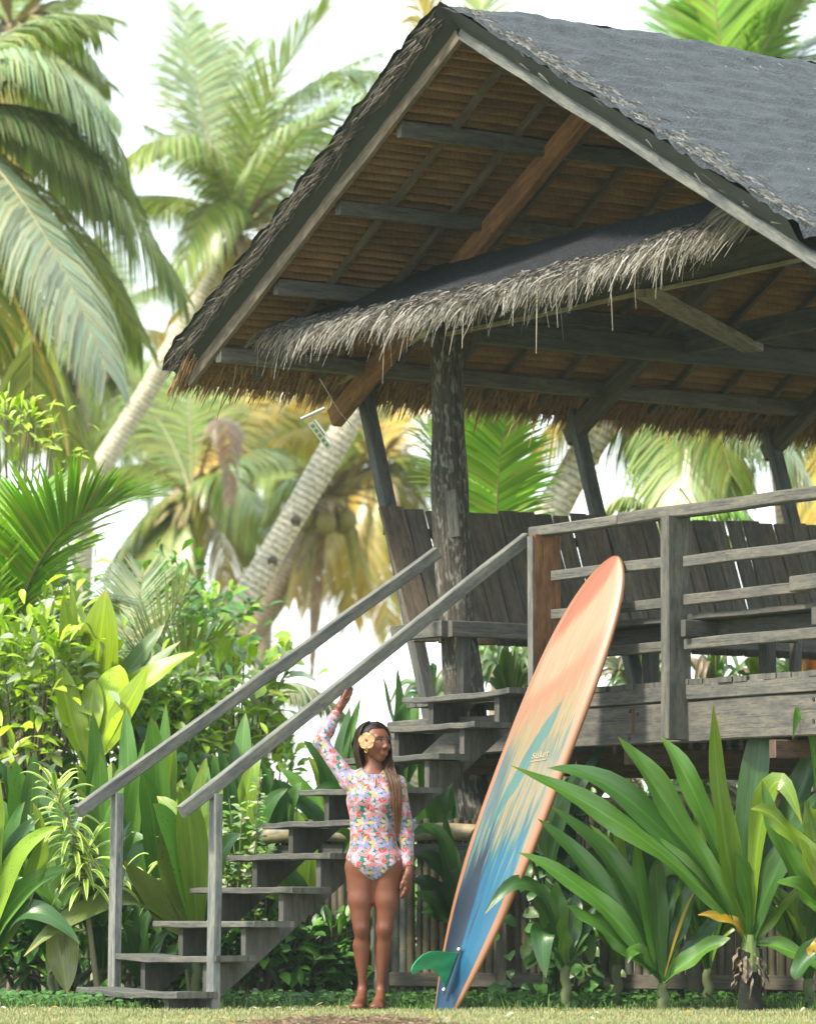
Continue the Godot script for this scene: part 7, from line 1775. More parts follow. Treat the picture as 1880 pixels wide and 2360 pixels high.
	lf(p, Vector3(0.00, 1.88, 0.00), Vector3(0.06, 2.40, -0.03), Vector3(0.13, 2.18, -0.13), 0.028, LPG, -0.24, 0.000)
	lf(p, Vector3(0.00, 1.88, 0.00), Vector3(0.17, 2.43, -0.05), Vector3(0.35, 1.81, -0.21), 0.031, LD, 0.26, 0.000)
	p = lily_at("bird_nest_fern", "bright yellow green rosette plant under the deck bench", "plant", Vector3(2.49, 0.00, -27.48), Vector3(0.00, 2.14, 0.00), "")
	lf(p, Vector3(0.00, 2.14, 0.00), Vector3(-0.08, 2.25, 0.01), Vector3(-0.10, 2.33, 0.02), 0.090, LB, 0.00, 0.012)
	lf(p, Vector3(0.00, 2.14, 0.00), Vector3(-0.01, 2.29, -0.04), Vector3(0.11, 2.33, -0.08), 0.090, LB, 0.00, 0.012)
	lf(p, Vector3(0.00, 2.14, 0.00), Vector3(-0.06, 2.30, -0.03), Vector3(0.01, 2.39, -0.08), 0.080, LB, 0.00, 0.012)
	lf(p, Vector3(0.00, 2.14, 0.00), Vector3(0.08, 2.23, 0.06), Vector3(0.16, 2.24, 0.11), 0.070, LB, 0.00, 0.012)
	lf(p, Vector3(0.00, 2.14, 0.00), Vector3(-0.12, 2.20, 0.06), Vector3(-0.18, 2.22, 0.11), 0.060, LG, 0.00, 0.012)
	p = lily_at("croton", "croton with orange leaves at the right picture edge under the bench", "plant", Vector3(2.92, 0.00, -27.99), Vector3(0.00, 2.10, 0.00), "")
	lf(p, Vector3(0.00, 2.10, 0.00), Vector3(-0.03, 2.29, 0.02), Vector3(-0.03, 2.42, 0.03), 0.100, LOR, 0.00, 0.012)
	lf(p, Vector3(0.00, 2.10, 0.00), Vector3(0.03, 2.29, -0.03), Vector3(0.10, 2.42, -0.07), 0.100, LOR, 0.00, 0.012)
	lf(p, Vector3(0.00, 2.10, 0.00), Vector3(-0.08, 2.28, -0.03), Vector3(-0.16, 2.31, -0.08), 0.080, LYEL, 0.00, 0.012)
	lf(p, Vector3(0.00, 2.10, 0.00), Vector3(-0.06, 2.21, 0.06), Vector3(-0.10, 2.35, 0.13), 0.070, LOR, 0.00, 0.012)
func build_palms() -> void:
	var p: Node3D
	p = palm_at("leaning palm whose crown with one tall upright frond stands left of the gable peak", Vector3(-7.73, 0.00, -46.23), Vector3(3.12, 4.24, 0.40), Vector3(5.75, 8.48, 0.79), 0.14, 0.12)
	fr(p, Vector3(5.75, 8.48, 0.79), Vector3(5.68, 9.83, 0.93), Vector3(6.79, 11.13, 1.06), 1.00, 70, 0.10, PG, 0.055)
	fr(p, Vector3(5.75, 8.48, 0.79), Vector3(5.32, 9.52, 0.14), Vector3(4.99, 11.45, -0.42), 0.90, 60, 0.25, PS, 0.055)
	fr(p, Vector3(5.75, 8.48, 0.79), Vector3(6.17, 9.41, 1.39), Vector3(6.89, 9.81, 1.93), 0.95, 60, 0.70, PS, 0.055)
	fr(p, Vector3(5.75, 8.48, 0.79), Vector3(5.29, 10.10, 1.46), Vector3(4.42, 9.10, 1.86), 1.00, 60, 0.80, PG, 0.055)
	fr(p, Vector3(5.75, 8.48, 0.79), Vector3(5.82, 10.28, -0.03), Vector3(7.39, 11.04, -0.96), 0.90, 55, 0.40, PG, 0.055)
	fr(p, Vector3(5.75, 8.48, 0.79), Vector3(6.07, 10.93, 0.53), Vector3(7.63, 10.48, -0.01), 0.90, 55, 0.60, PS, 0.055)
	fr(p, Vector3(5.75, 8.48, 0.79), Vector3(5.04, 10.25, -0.04), Vector3(5.28, 11.33, -0.93), 0.90, 55, 0.20, PS, 0.055)
	fr(p, Vector3(5.75, 8.48, 0.79), Vector3(5.30, 9.16, 0.36), Vector3(4.19, 9.05, -0.16), 0.90, 50, 0.80, PG, 0.055)
	fr(p, Vector3(5.75, 8.48, 0.79), Vector3(5.53, 9.36, 1.38), Vector3(5.05, 7.71, 1.72), 0.90, 50, 0.90, PG, 0.055)
	fr(p, Vector3(5.75, 8.48, 0.79), Vector3(5.97, 9.04, 0.35), Vector3(6.48, 9.05, -0.16), 0.80, 45, 0.80, PYG, 0.055)
	fr(p, Vector3(5.75, 8.48, 0.79), Vector3(5.65, 9.21, -0.14), Vector3(6.57, 9.75, -1.09), 0.90, 50, 0.60, PG, 0.055)
	fr(p, Vector3(5.75, 8.48, 0.79), Vector3(5.84, 10.25, -0.54), Vector3(7.50, 10.12, -2.06), 0.90, 50, 0.60, PG, 0.055)
	fr(p, Vector3(5.75, 8.48, 0.79), Vector3(5.33, 9.58, -0.10), Vector3(4.46, 10.16, -1.05), 0.90, 50, 0.60, PS, 0.055)
	fr(p, Vector3(5.75, 8.48, 0.79), Vector3(5.38, 9.65, -0.10), Vector3(5.75, 11.15, -0.95), 0.90, 55, 0.20, PG, 0.055)
	fr(p, Vector3(5.75, 8.48, 0.79), Vector3(5.21, 7.92, 0.23), Vector3(5.28, 7.45, -0.32), 0.90, 40, 0.90, PY, 0.055)
	fr(p, Vector3(5.75, 8.48, 0.79), Vector3(5.90, 8.06, 1.25), Vector3(6.09, 7.44, 1.69), 0.80, 40, 0.90, PY, 0.055)
	fr(p, Vector3(5.75, 8.48, 0.79), Vector3(5.64, 9.00, 0.59), Vector3(5.13, 8.51, 0.29), 0.70, 40, 0.90, PD, 0.055)
	p = palm_at("palm with a thick pale leaning trunk marked by dark notches between roof corner and handrail", Vector3(-3.60, 0.00, -37.19), Vector3(2.19, 3.76, 0.10), Vector3(4.39, 7.53, 0.19), 0.14, 0.12)
	fr(p, Vector3(4.39, 7.53, 0.19), Vector3(3.93, 8.35, 0.28), Vector3(3.65, 9.53, 0.39), 0.90, 55, 0.40, PYG, 0.055)
	fr(p, Vector3(4.39, 7.53, 0.19), Vector3(4.25, 7.82, -0.28), Vector3(2.86, 8.79, -0.69), 0.90, 55, 0.60, PS, 0.055)
	fr(p, Vector3(4.39, 7.53, 0.19), Vector3(3.83, 7.89, -0.27), Vector3(3.14, 8.08, -0.76), 0.90, 50, 0.80, PG, 0.055)
	fr(p, Vector3(4.39, 7.53, 0.19), Vector3(4.65, 8.07, -0.25), Vector3(5.21, 9.21, -0.64), 0.80, 50, 0.50, PG, 0.055)
	fr(p, Vector3(4.39, 7.53, 0.19), Vector3(3.93, 8.32, -0.23), Vector3(4.41, 9.63, -0.60), 0.80, 50, 0.30, PG, 0.055)
	fr(p, Vector3(4.39, 7.53, 0.19), Vector3(3.73, 7.67, -0.30), Vector3(3.33, 6.87, -0.88), 0.90, 50, 0.90, PG, 0.055)
	fr(p, Vector3(4.39, 7.53, 0.19), Vector3(4.05, 7.53, -0.06), Vector3(3.80, 6.42, -0.42), 0.90, 45, 0.90, PY, 0.055)
	fr(p, Vector3(4.39, 7.53, 0.19), Vector3(4.72, 7.60, -0.30), Vector3(5.44, 7.38, -0.83), 0.90, 45, 0.80, PG, 0.055)
	p = palm_at("thin brown leaning palm with yellow drooping fronds below the roof corner", Vector3(-5.19, 0.00, -52.26), Vector3(2.38, 3.19, 0.29), Vector3(4.76, 6.38, 0.58), 0.17, 0.12)
	fr(p, Vector3(4.76, 6.38, 0.58), Vector3(4.34, 7.12, 0.66), Vector3(3.30, 5.53, 0.50), 0.90, 55, 0.90, PYG, 0.055)
	fr(p, Vector3(4.76, 6.38, 0.58), Vector3(4.28, 7.44, 0.19), Vector3(3.13, 6.66, -0.40), 0.90, 55, 0.80, PYG, 0.055)
	fr(p, Vector3(4.76, 6.38, 0.58), Vector3(4.69, 7.31, 0.17), Vector3(4.10, 7.68, -0.29), 0.90, 50, 0.50, PY, 0.055)
	fr(p, Vector3(4.76, 6.38, 0.58), Vector3(4.85, 7.05, 0.15), Vector3(5.33, 7.68, -0.29), 0.90, 50, 0.50, PY, 0.055)
	fr(p, Vector3(4.76, 6.38, 0.58), Vector3(5.23, 6.97, 0.14), Vector3(5.85, 6.08, -0.45), 0.90, 50, 0.80, PG, 0.055)
	fr(p, Vector3(4.76, 6.38, 0.58), Vector3(4.54, 6.12, 1.06), Vector3(4.45, 4.32, 1.38), 0.90, 60, 0.80, PYG, 0.055)
	fr(p, Vector3(4.76, 6.38, 0.58), Vector3(4.79, 5.99, 0.79), Vector3(4.95, 4.17, 0.86), 0.90, 60, 0.70, PYG, 0.055)
	fr(p, Vector3(4.76, 6.38, 0.58), Vector3(5.17, 6.34, 0.58), Vector3(5.45, 4.84, 0.43), 0.90, 50, 0.80, PYG, 0.055)
	fr(p, Vector3(4.76, 6.38, 0.58), Vector3(4.32, 6.05, 1.05), Vector3(3.89, 4.45, 1.39), 0.90, 50, 0.90, PY, 0.055)
	fr(p, Vector3(4.76, 6.38, 0.58), Vector3(4.09, 6.37, 0.58), Vector3(3.55, 5.03, 0.45), 0.90, 50, 0.90, PY, 0.055)
	fr(p, Vector3(4.76, 6.38, 0.58), Vector3(4.53, 6.80, 0.12), Vector3(4.68, 7.94, -0.27), 0.90, 50, 0.30, PG, 0.055)
	fr(p, Vector3(4.76, 6.38, 0.58), Vector3(4.25, 6.31, 0.27), Vector3(3.47, 6.29, -0.03), 0.90, 50, 0.80, PG, 0.055)
	fr(p, Vector3(4.76, 6.38, 0.58), Vector3(5.07, 6.63, 0.26), Vector3(5.14, 5.41, -0.22), 0.90, 45, 0.80, PYG, 0.055)
	p = palm_at("dark green palm crown with arching yellow ribbed fronds left of the notched trunk", Vector3(-2.67, 0.00, -50.25), Vector3(-0.05, 2.87, 0.26), Vector3(-0.09, 5.74, 0.52), 0.18, 0.14)
	fr(p, Vector3(-0.09, 5.74, 0.52), Vector3(-0.34, 6.12, 0.55), Vector3(-1.19, 4.86, 0.43), 1.00, 60, 0.70, PG, 0.055)
	fr(p, Vector3(-0.09, 5.74, 0.52), Vector3(-0.41, 5.48, 0.99), Vector3(-0.66, 4.24, 1.37), 1.00, 60, 0.70, PG, 0.055)
	fr(p, Vector3(-0.09, 5.74, 0.52), Vector3(-0.11, 6.32, 0.07), Vector3(0.20, 7.11, -0.35), 0.90, 50, 0.40, PG, 0.055)
	fr(p, Vector3(-0.09, 5.74, 0.52), Vector3(0.38, 6.60, 1.11), Vector3(0.89, 5.13, 1.46), 1.00, 60, 0.90, PG, 0.055)
	fr(p, Vector3(-0.09, 5.74, 0.52), Vector3(0.24, 6.36, 0.83), Vector3(0.39, 4.27, 0.87), 1.00, 60, 0.80, PYG, 0.055)
	fr(p, Vector3(-0.09, 5.74, 0.52), Vector3(-0.53, 6.54, 0.09), Vector3(-1.17, 6.18, -0.44), 0.90, 55, 0.80, PG, 0.055)
	fr(p, Vector3(-0.09, 5.74, 0.52), Vector3(-0.32, 6.62, 0.10), Vector3(-0.86, 7.23, -0.34), 0.90, 55, 0.60, PG, 0.055)
	fr(p, Vector3(-0.09, 5.74, 0.52), Vector3(0.32, 6.63, 0.10), Vector3(1.07, 6.49, -0.41), 0.90, 55, 0.80, PS, 0.055)
	fr(p, Vector3(-0.09, 5.74, 0.52), Vector3(-0.16, 6.74, -0.14), Vector3(-0.24, 7.86, -0.78), 0.90, 50, 0.30, PG, 0.055)
	fr(p, Vector3(-0.09, 5.74, 0.52), Vector3(0.12, 6.93, -0.12), Vector3(0.67, 7.48, -0.82), 0.90, 50, 0.60, PY, 0.055)
	fr(p, Vector3(-0.09, 5.74, 0.52), Vector3(0.49, 6.05, 0.30), Vector3(1.02, 4.59, -0.10), 0.90, 55, 0.90, PG, 0.055)
	fr(p, Vector3(-0.09, 5.74, 0.52), Vector3(-0.52, 6.06, 0.30), Vector3(-1.14, 4.10, -0.15), 0.90, 55, 0.80, PG, 0.055)
	fr(p, Vector3(-0.09, 5.74, 0.52), Vector3(0.51, 7.77, 1.47), Vector3(0.44, 5.55, 2.01), 1.00, 45, 1.00, PD, 0.055)
	fr(p, Vector3(-0.09, 5.74, 0.52), Vector3(-0.62, 7.36, -0.32), Vector3(-1.63, 6.73, -1.39), 0.90, 55, 0.80, PG, 0.055)
	fr(p, Vector3(-0.09, 5.74, 0.52), Vector3(0.28, 6.33, -0.43), Vector3(-0.68, 7.80, -1.29), 0.90, 55, 0.50, PG, 0.055)
	fr(p, Vector3(-0.09, 5.74, 0.52), Vector3(0.15, 7.08, -0.61), Vector3(1.53, 7.43, -1.83), 0.90, 55, 0.70, PY, 0.055)
	p = palm_at("big palm at the left edge with long hanging fronds and a yellow rib", Vector3(-5.77, 0.00, -37.19), Vector3(0.41, 4.11, 0.86), Vector3(1.43, 7.82, 1.73), 0.18, 0.15)
	fr(p, Vector3(1.43, 7.82, 1.73), Vector3(2.41, 7.15, 2.42), Vector3(3.10, 5.30, 2.98), 1.10, 95, 0.62, PS2, 0.070)
	fr(p, Vector3(1.43, 7.82, 1.73), Vector3(2.23, 9.22, 1.87), Vector3(3.16, 7.47, 1.69), 1.15, 85, 0.90, PS, 0.060)
	fr(p, Vector3(1.43, 7.82, 1.73), Vector3(2.45, 8.34, 1.53), Vector3(3.68, 6.28, 1.07), 1.15, 90, 0.80, PS, 0.060)
	fr(p, Vector3(1.43, 7.82, 1.73), Vector3(2.40, 8.41, 1.29), Vector3(3.16, 7.21, 0.66), 1.10, 75, 0.95, PG, 0.060)
	fr(p, Vector3(1.43, 7.82, 1.73), Vector3(2.50, 6.53, 1.60), Vector3(2.26, 4.98, 1.45), 1.00, 70, 0.70, PG, 0.060)
	fr(p, Vector3(1.43, 7.82, 1.73), Vector3(2.45, 7.38, 1.18), Vector3(3.25, 5.91, 0.53), 1.00, 75, 0.80, PG, 0.060)
	fr(p, Vector3(1.43, 7.82, 1.73), Vector3(2.24, 7.05, 1.65), Vector3(1.74, 4.98, 1.45), 1.00, 60, 0.70, PG, 0.055)
	fr(p, Vector3(1.43, 7.82, 1.73), Vector3(2.05, 9.17, 1.36), Vector3(2.80, 8.87, 0.83), 1.00, 60, 0.60, PG, 0.055)
	fr(p, Vector3(1.43, 7.82, 1.73), Vector3(2.02, 5.99, 0.94), Vector3(2.65, 4.85, 0.23), 1.00, 60, 0.80, PG, 0.060)
	fr(p, Vector3(1.43, 7.82, 1.73), Vector3(2.11, 6.00, 1.35), Vector3(2.45, 5.12, 1.06), 1.00, 60, 0.90, PYG, 0.060)
	p = palm_at("palm with a dark bushy crown in the top left corner", Vector3(-6.41, 0.00, -47.24), Vector3(0.42, 5.75, 0.53), Vector3(1.63, 11.10, 1.05), 0.17, 0.14)
	fr(p, Vector3(1.63, 11.10, 1.05), Vector3(2.11, 11.30, 1.07), Vector3(2.64, 10.70, 1.01), 0.90, 60, 0.70, PG, 0.055)
	fr(p, Vector3(1.63, 11.10, 1.05), Vector3(1.81, 11.47, 0.59), Vector3(2.35, 11.73, 0.11), 0.90, 60, 0.50, PG, 0.055)
	fr(p, Vector3(1.63, 11.10, 1.05), Vector3(2.13, 10.85, 1.53), Vector3(3.00, 9.82, 1.93), 1.00, 65, 0.90, PS, 0.055)
	fr(p, Vector3(1.63, 11.10, 1.05), Vector3(2.04, 10.64, 1.51), Vector3(2.49, 8.87, 1.84), 1.00, 60, 0.90, PG, 0.055)
	fr(p, Vector3(1.63, 11.10, 1.05), Vector3(1.76, 10.70, 1.52), Vector3(1.71, 8.98, 1.85), 1.00, 60, 0.90, PYG, 0.055)
	fr(p, Vector3(1.63, 11.10, 1.05), Vector3(1.37, 11.61, 0.60), Vector3(1.62, 12.38, 0.18), 0.80, 50, 0.30, PG, 0.055)
	fr(p, Vector3(1.63, 11.10, 1.05), Vector3(1.33, 11.05, 1.05), Vector3(0.75, 10.31, 0.97), 0.90, 50, 0.80, PG, 0.055)
	fr(p, Vector3(1.63, 11.10, 1.05), Vector3(1.82, 11.16, 0.31), Vector3(2.69, 10.73, -0.49), 0.90, 60, 0.70, PG, 0.055)
	fr(p, Vector3(1.63, 11.10, 1.05), Vector3(1.85, 10.93, 0.79), Vector3(2.13, 9.83, 0.42), 0.90, 60, 0.90, PG, 0.055)
	fr(p, Vector3(1.63, 11.10, 1.05), Vector3(1.89, 11.19, 0.56), Vector3(1.74, 10.22, -0.04), 0.80, 60, 0.90, PG, 0.055)
	fr(p, Vector3(1.63, 11.10, 1.05), Vector3(2.00, 11.62, 0.10), Vector3(2.72, 11.67, -0.90), 0.80, 50, 0.70, PG, 0.055)
	p = palm_at("pale distant palm filling the gap left of the leaning trunk", Vector3(-5.84, 0.00, -60.30), Vector3(0.74, 4.45, 0.42), Vector3(0.88, 8.91, 0.84), 0.17, 0.13)
	fr(p, Vector3(0.88, 8.91, 0.84), Vector3(1.32, 9.64, 0.91), Vector3(2.34, 8.33, 0.78), 1.00, 60, 0.90, PS, 0.055)
	fr(p, Vector3(0.88, 8.91, 0.84), Vector3(1.02, 9.86, 0.43), Vector3(1.91, 10.23, -0.04), 1.00, 60, 0.60, PG, 0.055)
	fr(p, Vector3(0.88, 8.91, 0.84), Vector3(0.66, 9.71, 0.92), Vector3(-0.44, 8.18, 0.76), 1.00, 60, 0.90, PS, 0.055)
	fr(p, Vector3(0.88, 8.91, 0.84), Vector3(0.70, 9.67, 0.91), Vector3(-0.22, 10.00, 0.95), 1.00, 60, 0.60, PG, 0.055)
	fr(p, Vector3(0.88, 8.91, 0.84), Vector3(0.88, 9.64, 0.91), Vector3(0.88, 10.66, 1.01), 1.00, 60, 0.30, PG, 0.055)
	fr(p, Vector3(0.88, 8.91, 0.84), Vector3(0.91, 8.36, 0.78), Vector3(1.39, 7.09, 0.65), 1.00, 60, 0.90, PYG, 0.055)
	fr(p, Vector3(0.88, 8.91, 0.84), Vector3(0.70, 8.33, 0.78), Vector3(0.37, 7.16, 0.66), 1.00, 60, 0.90, PG, 0.055)
	fr(p, Vector3(0.88, 8.91, 0.84), Vector3(1.57, 9.13, 0.36), Vector3(1.99, 7.57, -0.30), 1.00, 60, 0.90, PG, 0.055)
	fr(p, Vector3(0.88, 8.91, 0.84), Vector3(0.25, 9.17, 0.36), Vector3(-0.39, 7.49, -0.31), 1.00, 60, 0.90, PG, 0.055)
	fr(p, Vector3(0.88, 8.91, 0.84), Vector3(0.86, 9.93, -0.07), Vector3(2.38, 9.49, -1.12), 1.00, 60, 0.80, PYG, 0.055)
	fr(p, Vector3(0.88, 8.91, 0.84), Vector3(1.47, 9.74, 1.42), Vector3(2.76, 7.55, 1.70), 1.00, 60, 0.90, PG, 0.055)
	fr(p, Vector3(0.88, 8.91, 0.84), Vector3(1.14, 8.90, 1.34), Vector3(1.97, 6.62, 1.61), 1.00, 60, 0.90, PG, 0.055)
	fr(p, Vector3(0.88, 8.91, 0.84), Vector3(0.33, 9.77, 1.42), Vector3(-0.48, 7.48, 1.70), 1.00, 60, 0.90, PG, 0.055)
	fr(p, Vector3(0.88, 8.91, 0.84), Vector3(0.91, 9.12, 0.35), Vector3(0.94, 10.53, -0.01), 1.00, 60, 0.40, PG, 0.055)
	p = palm_at("distant palm with golden drooping fronds under the left eave", Vector3(-2.11, 0.00, -58.29), Vector3(-0.06, 4.18, 0.39), Vector3(0.28, 8.35, 0.78), 0.17, 0.13)
	fr(p, Vector3(0.28, 8.35, 0.78), Vector3(0.92, 8.70, 0.81), Vector3(1.56, 7.65, 0.71), 1.00, 60, 0.90, PY, 0.055)
	fr(p, Vector3(0.28, 8.35, 0.78), Vector3(0.55, 8.98, 0.34), Vector3(1.40, 9.34, -0.13), 1.00, 60, 0.60, PG, 0.055)
	fr(p, Vector3(0.28, 8.35, 0.78), Vector3(-0.28, 8.70, 0.81), Vector3(-0.85, 7.65, 0.71), 1.00, 60, 0.90, PY, 0.055)
	fr(p, Vector3(0.28, 8.35, 0.78), Vector3(0.04, 8.95, 0.84), Vector3(-0.92, 9.13, 0.86), 1.00, 60, 0.60, PG, 0.055)
	fr(p, Vector3(0.28, 8.35, 0.78), Vector3(0.21, 8.00, 0.74), Vector3(0.42, 6.80, 0.62), 1.00, 60, 0.90, PY, 0.055)
	fr(p, Vector3(0.28, 8.35, 0.78), Vector3(0.00, 7.96, 0.74), Vector3(-0.28, 6.87, 0.63), 1.00, 60, 0.90, PYG, 0.055)
	fr(p, Vector3(0.28, 8.35, 0.78), Vector3(0.69, 8.03, 0.25), Vector3(1.11, 6.98, -0.36), 1.00, 60, 0.90, PYG, 0.055)
	fr(p, Vector3(0.28, 8.35, 0.78), Vector3(-0.44, 9.06, 0.35), Vector3(-1.19, 8.34, -0.23), 1.00, 60, 0.90, PS, 0.055)
	fr(p, Vector3(0.28, 8.35, 0.78), Vector3(0.55, 8.39, 1.29), Vector3(0.94, 7.18, 1.67), 1.00, 50, 0.90, PYG, 0.055)
	fr(p, Vector3(0.28, 8.35, 0.78), Vector3(0.15, 8.56, 1.30), Vector3(-0.52, 7.11, 1.66), 1.00, 55, 0.90, PG, 0.055)
	fr(p, Vector3(0.28, 8.35, 0.78), Vector3(-0.18, 9.11, 1.86), Vector3(-0.88, 7.41, 2.69), 1.00, 60, 0.90, PG, 0.055)
	fr(p, Vector3(0.28, 8.35, 0.78), Vector3(0.07, 8.20, 1.77), Vector3(0.28, 6.45, 2.60), 1.00, 60, 0.90, PG, 0.055)
	fr(p, Vector3(0.28, 8.35, 0.78), Vector3(0.46, 8.98, 1.85), Vector3(1.17, 7.68, 2.72), 1.00, 60, 0.90, PYG, 0.055)
	p = palm_at("palm with a pale leaning trunk behind the hut above the far bench", Vector3(-1.03, 0.00, -34.17), Vector3(1.64, 2.88, 0.26), Vector3(3.28, 5.77, 0.52), 0.17, 0.14)
	fr(p, Vector3(3.28, 5.77, 0.52), Vector3(3.53, 4.93, 0.94), Vector3(3.29, 3.89, 1.34), 0.90, 65, 0.60, PG, 0.055)
	fr(p, Vector3(3.28, 5.77, 0.52), Vector3(3.53, 5.34, 0.98), Vector3(3.77, 4.21, 1.37), 0.90, 60, 0.80, PG, 0.055)
	fr(p, Vector3(3.28, 5.77, 0.52), Vector3(2.78, 5.33, 0.48), Vector3(3.11, 4.49, 0.39), 0.90, 60, 0.80, PG, 0.055)
	fr(p, Vector3(3.28, 5.77, 0.52), Vector3(2.61, 5.31, 0.47), Vector3(2.11, 4.53, 0.39), 0.90, 55, 0.90, PYG, 0.055)
	fr(p, Vector3(3.28, 5.77, 0.52), Vector3(2.90, 5.79, 0.52), Vector3(2.36, 4.90, 0.43), 0.80, 50, 0.90, PD, 0.055)
	fr(p, Vector3(3.28, 5.77, 0.52), Vector3(3.70, 5.52, 1.00), Vector3(4.42, 4.17, 1.36), 0.95, 60, 0.80, PS, 0.055)
	fr(p, Vector3(3.28, 5.77, 0.52), Vector3(3.54, 4.81, 0.17), Vector3(3.65, 4.17, -0.14), 0.90, 60, 0.70, PG, 0.055)
	fr(p, Vector3(3.28, 5.77, 0.52), Vector3(4.27, 5.75, 0.52), Vector3(4.60, 4.98, 0.44), 0.90, 60, 0.80, PYG, 0.055)
	fr(p, Vector3(3.28, 5.77, 0.52), Vector3(4.14, 5.66, 0.01), Vector3(4.37, 4.77, -0.59), 0.90, 60, 0.80, PG, 0.055)
	fr(p, Vector3(3.28, 5.77, 0.52), Vector3(3.01, 6.10, 0.55), Vector3(2.65, 6.59, 0.60), 0.90, 50, 0.50, PG, 0.055)
	fr(p, Vector3(3.28, 5.77, 0.52), Vector3(3.61, 6.06, 0.55), Vector3(3.94, 6.67, 0.61), 0.90, 50, 0.40, PG, 0.055)
	p = palm_at("palm whose bright upright fronds show above the ridge at top right", Vector3(4.40, 0.00, -40.20), Vector3(-0.46, 4.29, 0.40), Vector3(-0.93, 8.57, 0.80), 0.17, 0.14)
	fr(p, Vector3(-0.93, 8.57, 0.80), Vector3(-1.24, 9.01, 0.84), Vector3(-1.27, 10.22, 0.97), 0.95, 70, 0.10, PB, 0.090)
	fr(p, Vector3(-0.93, 8.57, 0.80), Vector3(-1.06, 9.21, 0.56), Vector3(-1.05, 10.27, 0.37), 0.95, 70, 0.10, PB, 0.090)
	fr(p, Vector3(-0.93, 8.57, 0.80), Vector3(-1.05, 9.30, 0.87), Vector3(-0.10, 10.03, 0.95), 0.95, 70, 0.20, PB, 0.090)
	fr(p, Vector3(-0.93, 8.57, 0.80), Vector3(-0.84, 9.18, 0.36), Vector3(0.26, 9.91, -0.07), 0.95, 60, 0.30, PS, 0.080)
	fr(p, Vector3(-0.93, 8.57, 0.80), Vector3(-1.35, 8.96, 0.34), Vector3(-1.69, 9.96, -0.06), 0.90, 50, 0.30, PB, 0.070)
	fr(p, Vector3(-0.93, 8.57, 0.80), Vector3(-0.57, 9.21, 0.36), Vector3(0.31, 9.47, -0.11), 0.90, 55, 0.40, PB, 0.070)
	fr(p, Vector3(-0.93, 8.57, 0.80), Vector3(-1.05, 8.62, 0.30), Vector3(-1.49, 9.27, -0.13), 0.80, 45, 0.70, PG, 0.055)
	fr(p, Vector3(-0.93, 8.57, 0.80), Vector3(-0.68, 8.69, 1.06), Vector3(-0.15, 8.90, 1.34), 0.90, 60, 0.50, PS, 0.080)
	p = palm_at("palm at the right edge beyond the hut", Vector3(4.50, 0.00, -38.19), Vector3(0.02, 2.93, 0.26), Vector3(0.05, 5.87, 0.53), 0.17, 0.14)
	fr(p, Vector3(0.05, 5.87, 0.53), Vector3(-0.35, 6.00, 0.54), Vector3(-0.65, 4.30, 0.37), 0.90, 65, 0.70, PG, 0.055)
	fr(p, Vector3(0.05, 5.87, 0.53), Vector3(-0.29, 5.54, 1.00), Vector3(-0.61, 4.07, 1.35), 0.90, 65, 0.80, PYG, 0.055)
	fr(p, Vector3(0.05, 5.87, 0.53), Vector3(-0.25, 6.14, 0.56), Vector3(-0.65, 6.42, 0.58), 0.90, 50, 0.70, PG, 0.055)
	fr(p, Vector3(0.05, 5.87, 0.53), Vector3(-0.25, 6.00, 0.54), Vector3(-0.83, 5.22, 0.46), 0.90, 60, 0.90, PYG, 0.055)
	fr(p, Vector3(0.05, 5.87, 0.53), Vector3(-0.13, 5.51, 0.24), Vector3(-0.22, 4.11, -0.15), 0.90, 60, 0.70, PG, 0.055)
	p = palm_at("young palm with bright upright fronds behind the round post", Vector3(0.65, 0.00, -29.65), Vector3(0.04, 1.16, 0.09), Vector3(0.07, 2.33, 0.17), 0.12, 0.10)
	fr(p, Vector3(0.07, 2.33, 0.17), Vector3(-0.16, 3.35, 0.28), Vector3(-0.18, 4.44, 0.39), 0.60, 60, 0.12, PB, 0.050)
	fr(p, Vector3(0.07, 2.33, 0.17), Vector3(-0.06, 3.58, 0.55), Vector3(0.10, 4.30, 0.87), 0.55, 60, 0.15, PB, 0.050)
	fr(p, Vector3(0.07, 2.33, 0.17), Vector3(-0.14, 3.35, 0.02), Vector3(-0.50, 4.25, -0.14), 0.70, 50, 0.30, PG, 0.055)
	fr(p, Vector3(0.07, 2.33, 0.17), Vector3(-0.31, 3.17, 0.26), Vector3(-0.61, 3.37, 0.28), 0.70, 50, 0.60, PG, 0.055)
	p = palm_at("young palm with low green fronds behind the bench back at right", Vector3(2.20, 0.00, -31.16), Vector3(-0.08, 1.53, 0.12), Vector3(-0.15, 3.06, 0.25), 0.12, 0.10)
	fr(p, Vector3(-0.15, 3.06, 0.25), Vector3(-0.30, 4.24, 0.37), Vector3(-0.76, 3.54, 0.30), 0.40, 50, 0.60, PG, 0.055)
	fr(p, Vector3(-0.15, 3.06, 0.25), Vector3(0.08, 4.15, 0.36), Vector3(0.60, 3.58, 0.30), 0.40, 55, 0.70, PB, 0.055)
	fr(p, Vector3(-0.15, 3.06, 0.25), Vector3(0.30, 3.73, 0.31), Vector3(0.91, 3.51, 0.29), 0.40, 50, 0.60, PG, 0.055)
	p = palm_at("young coconut palm with a bright green upright frond at the left edge", Vector3(-2.86, 0.00, -27.14), Vector3(0.02, 1.09, 0.08), Vector3(0.03, 2.18, 0.16), 0.09, 0.08)
	fr(p, Vector3(0.03, 2.18, 0.16), Vector3(0.28, 3.28, 0.42), Vector3(0.85, 3.33, 0.58), 1.00, 60, 0.06, PB, 0.055)
	fr(p, Vector3(0.03, 2.18, 0.16), Vector3(0.18, 2.85, 0.08), Vector3(0.20, 3.39, -0.02), 0.80, 50, 0.10, PB, 0.050)
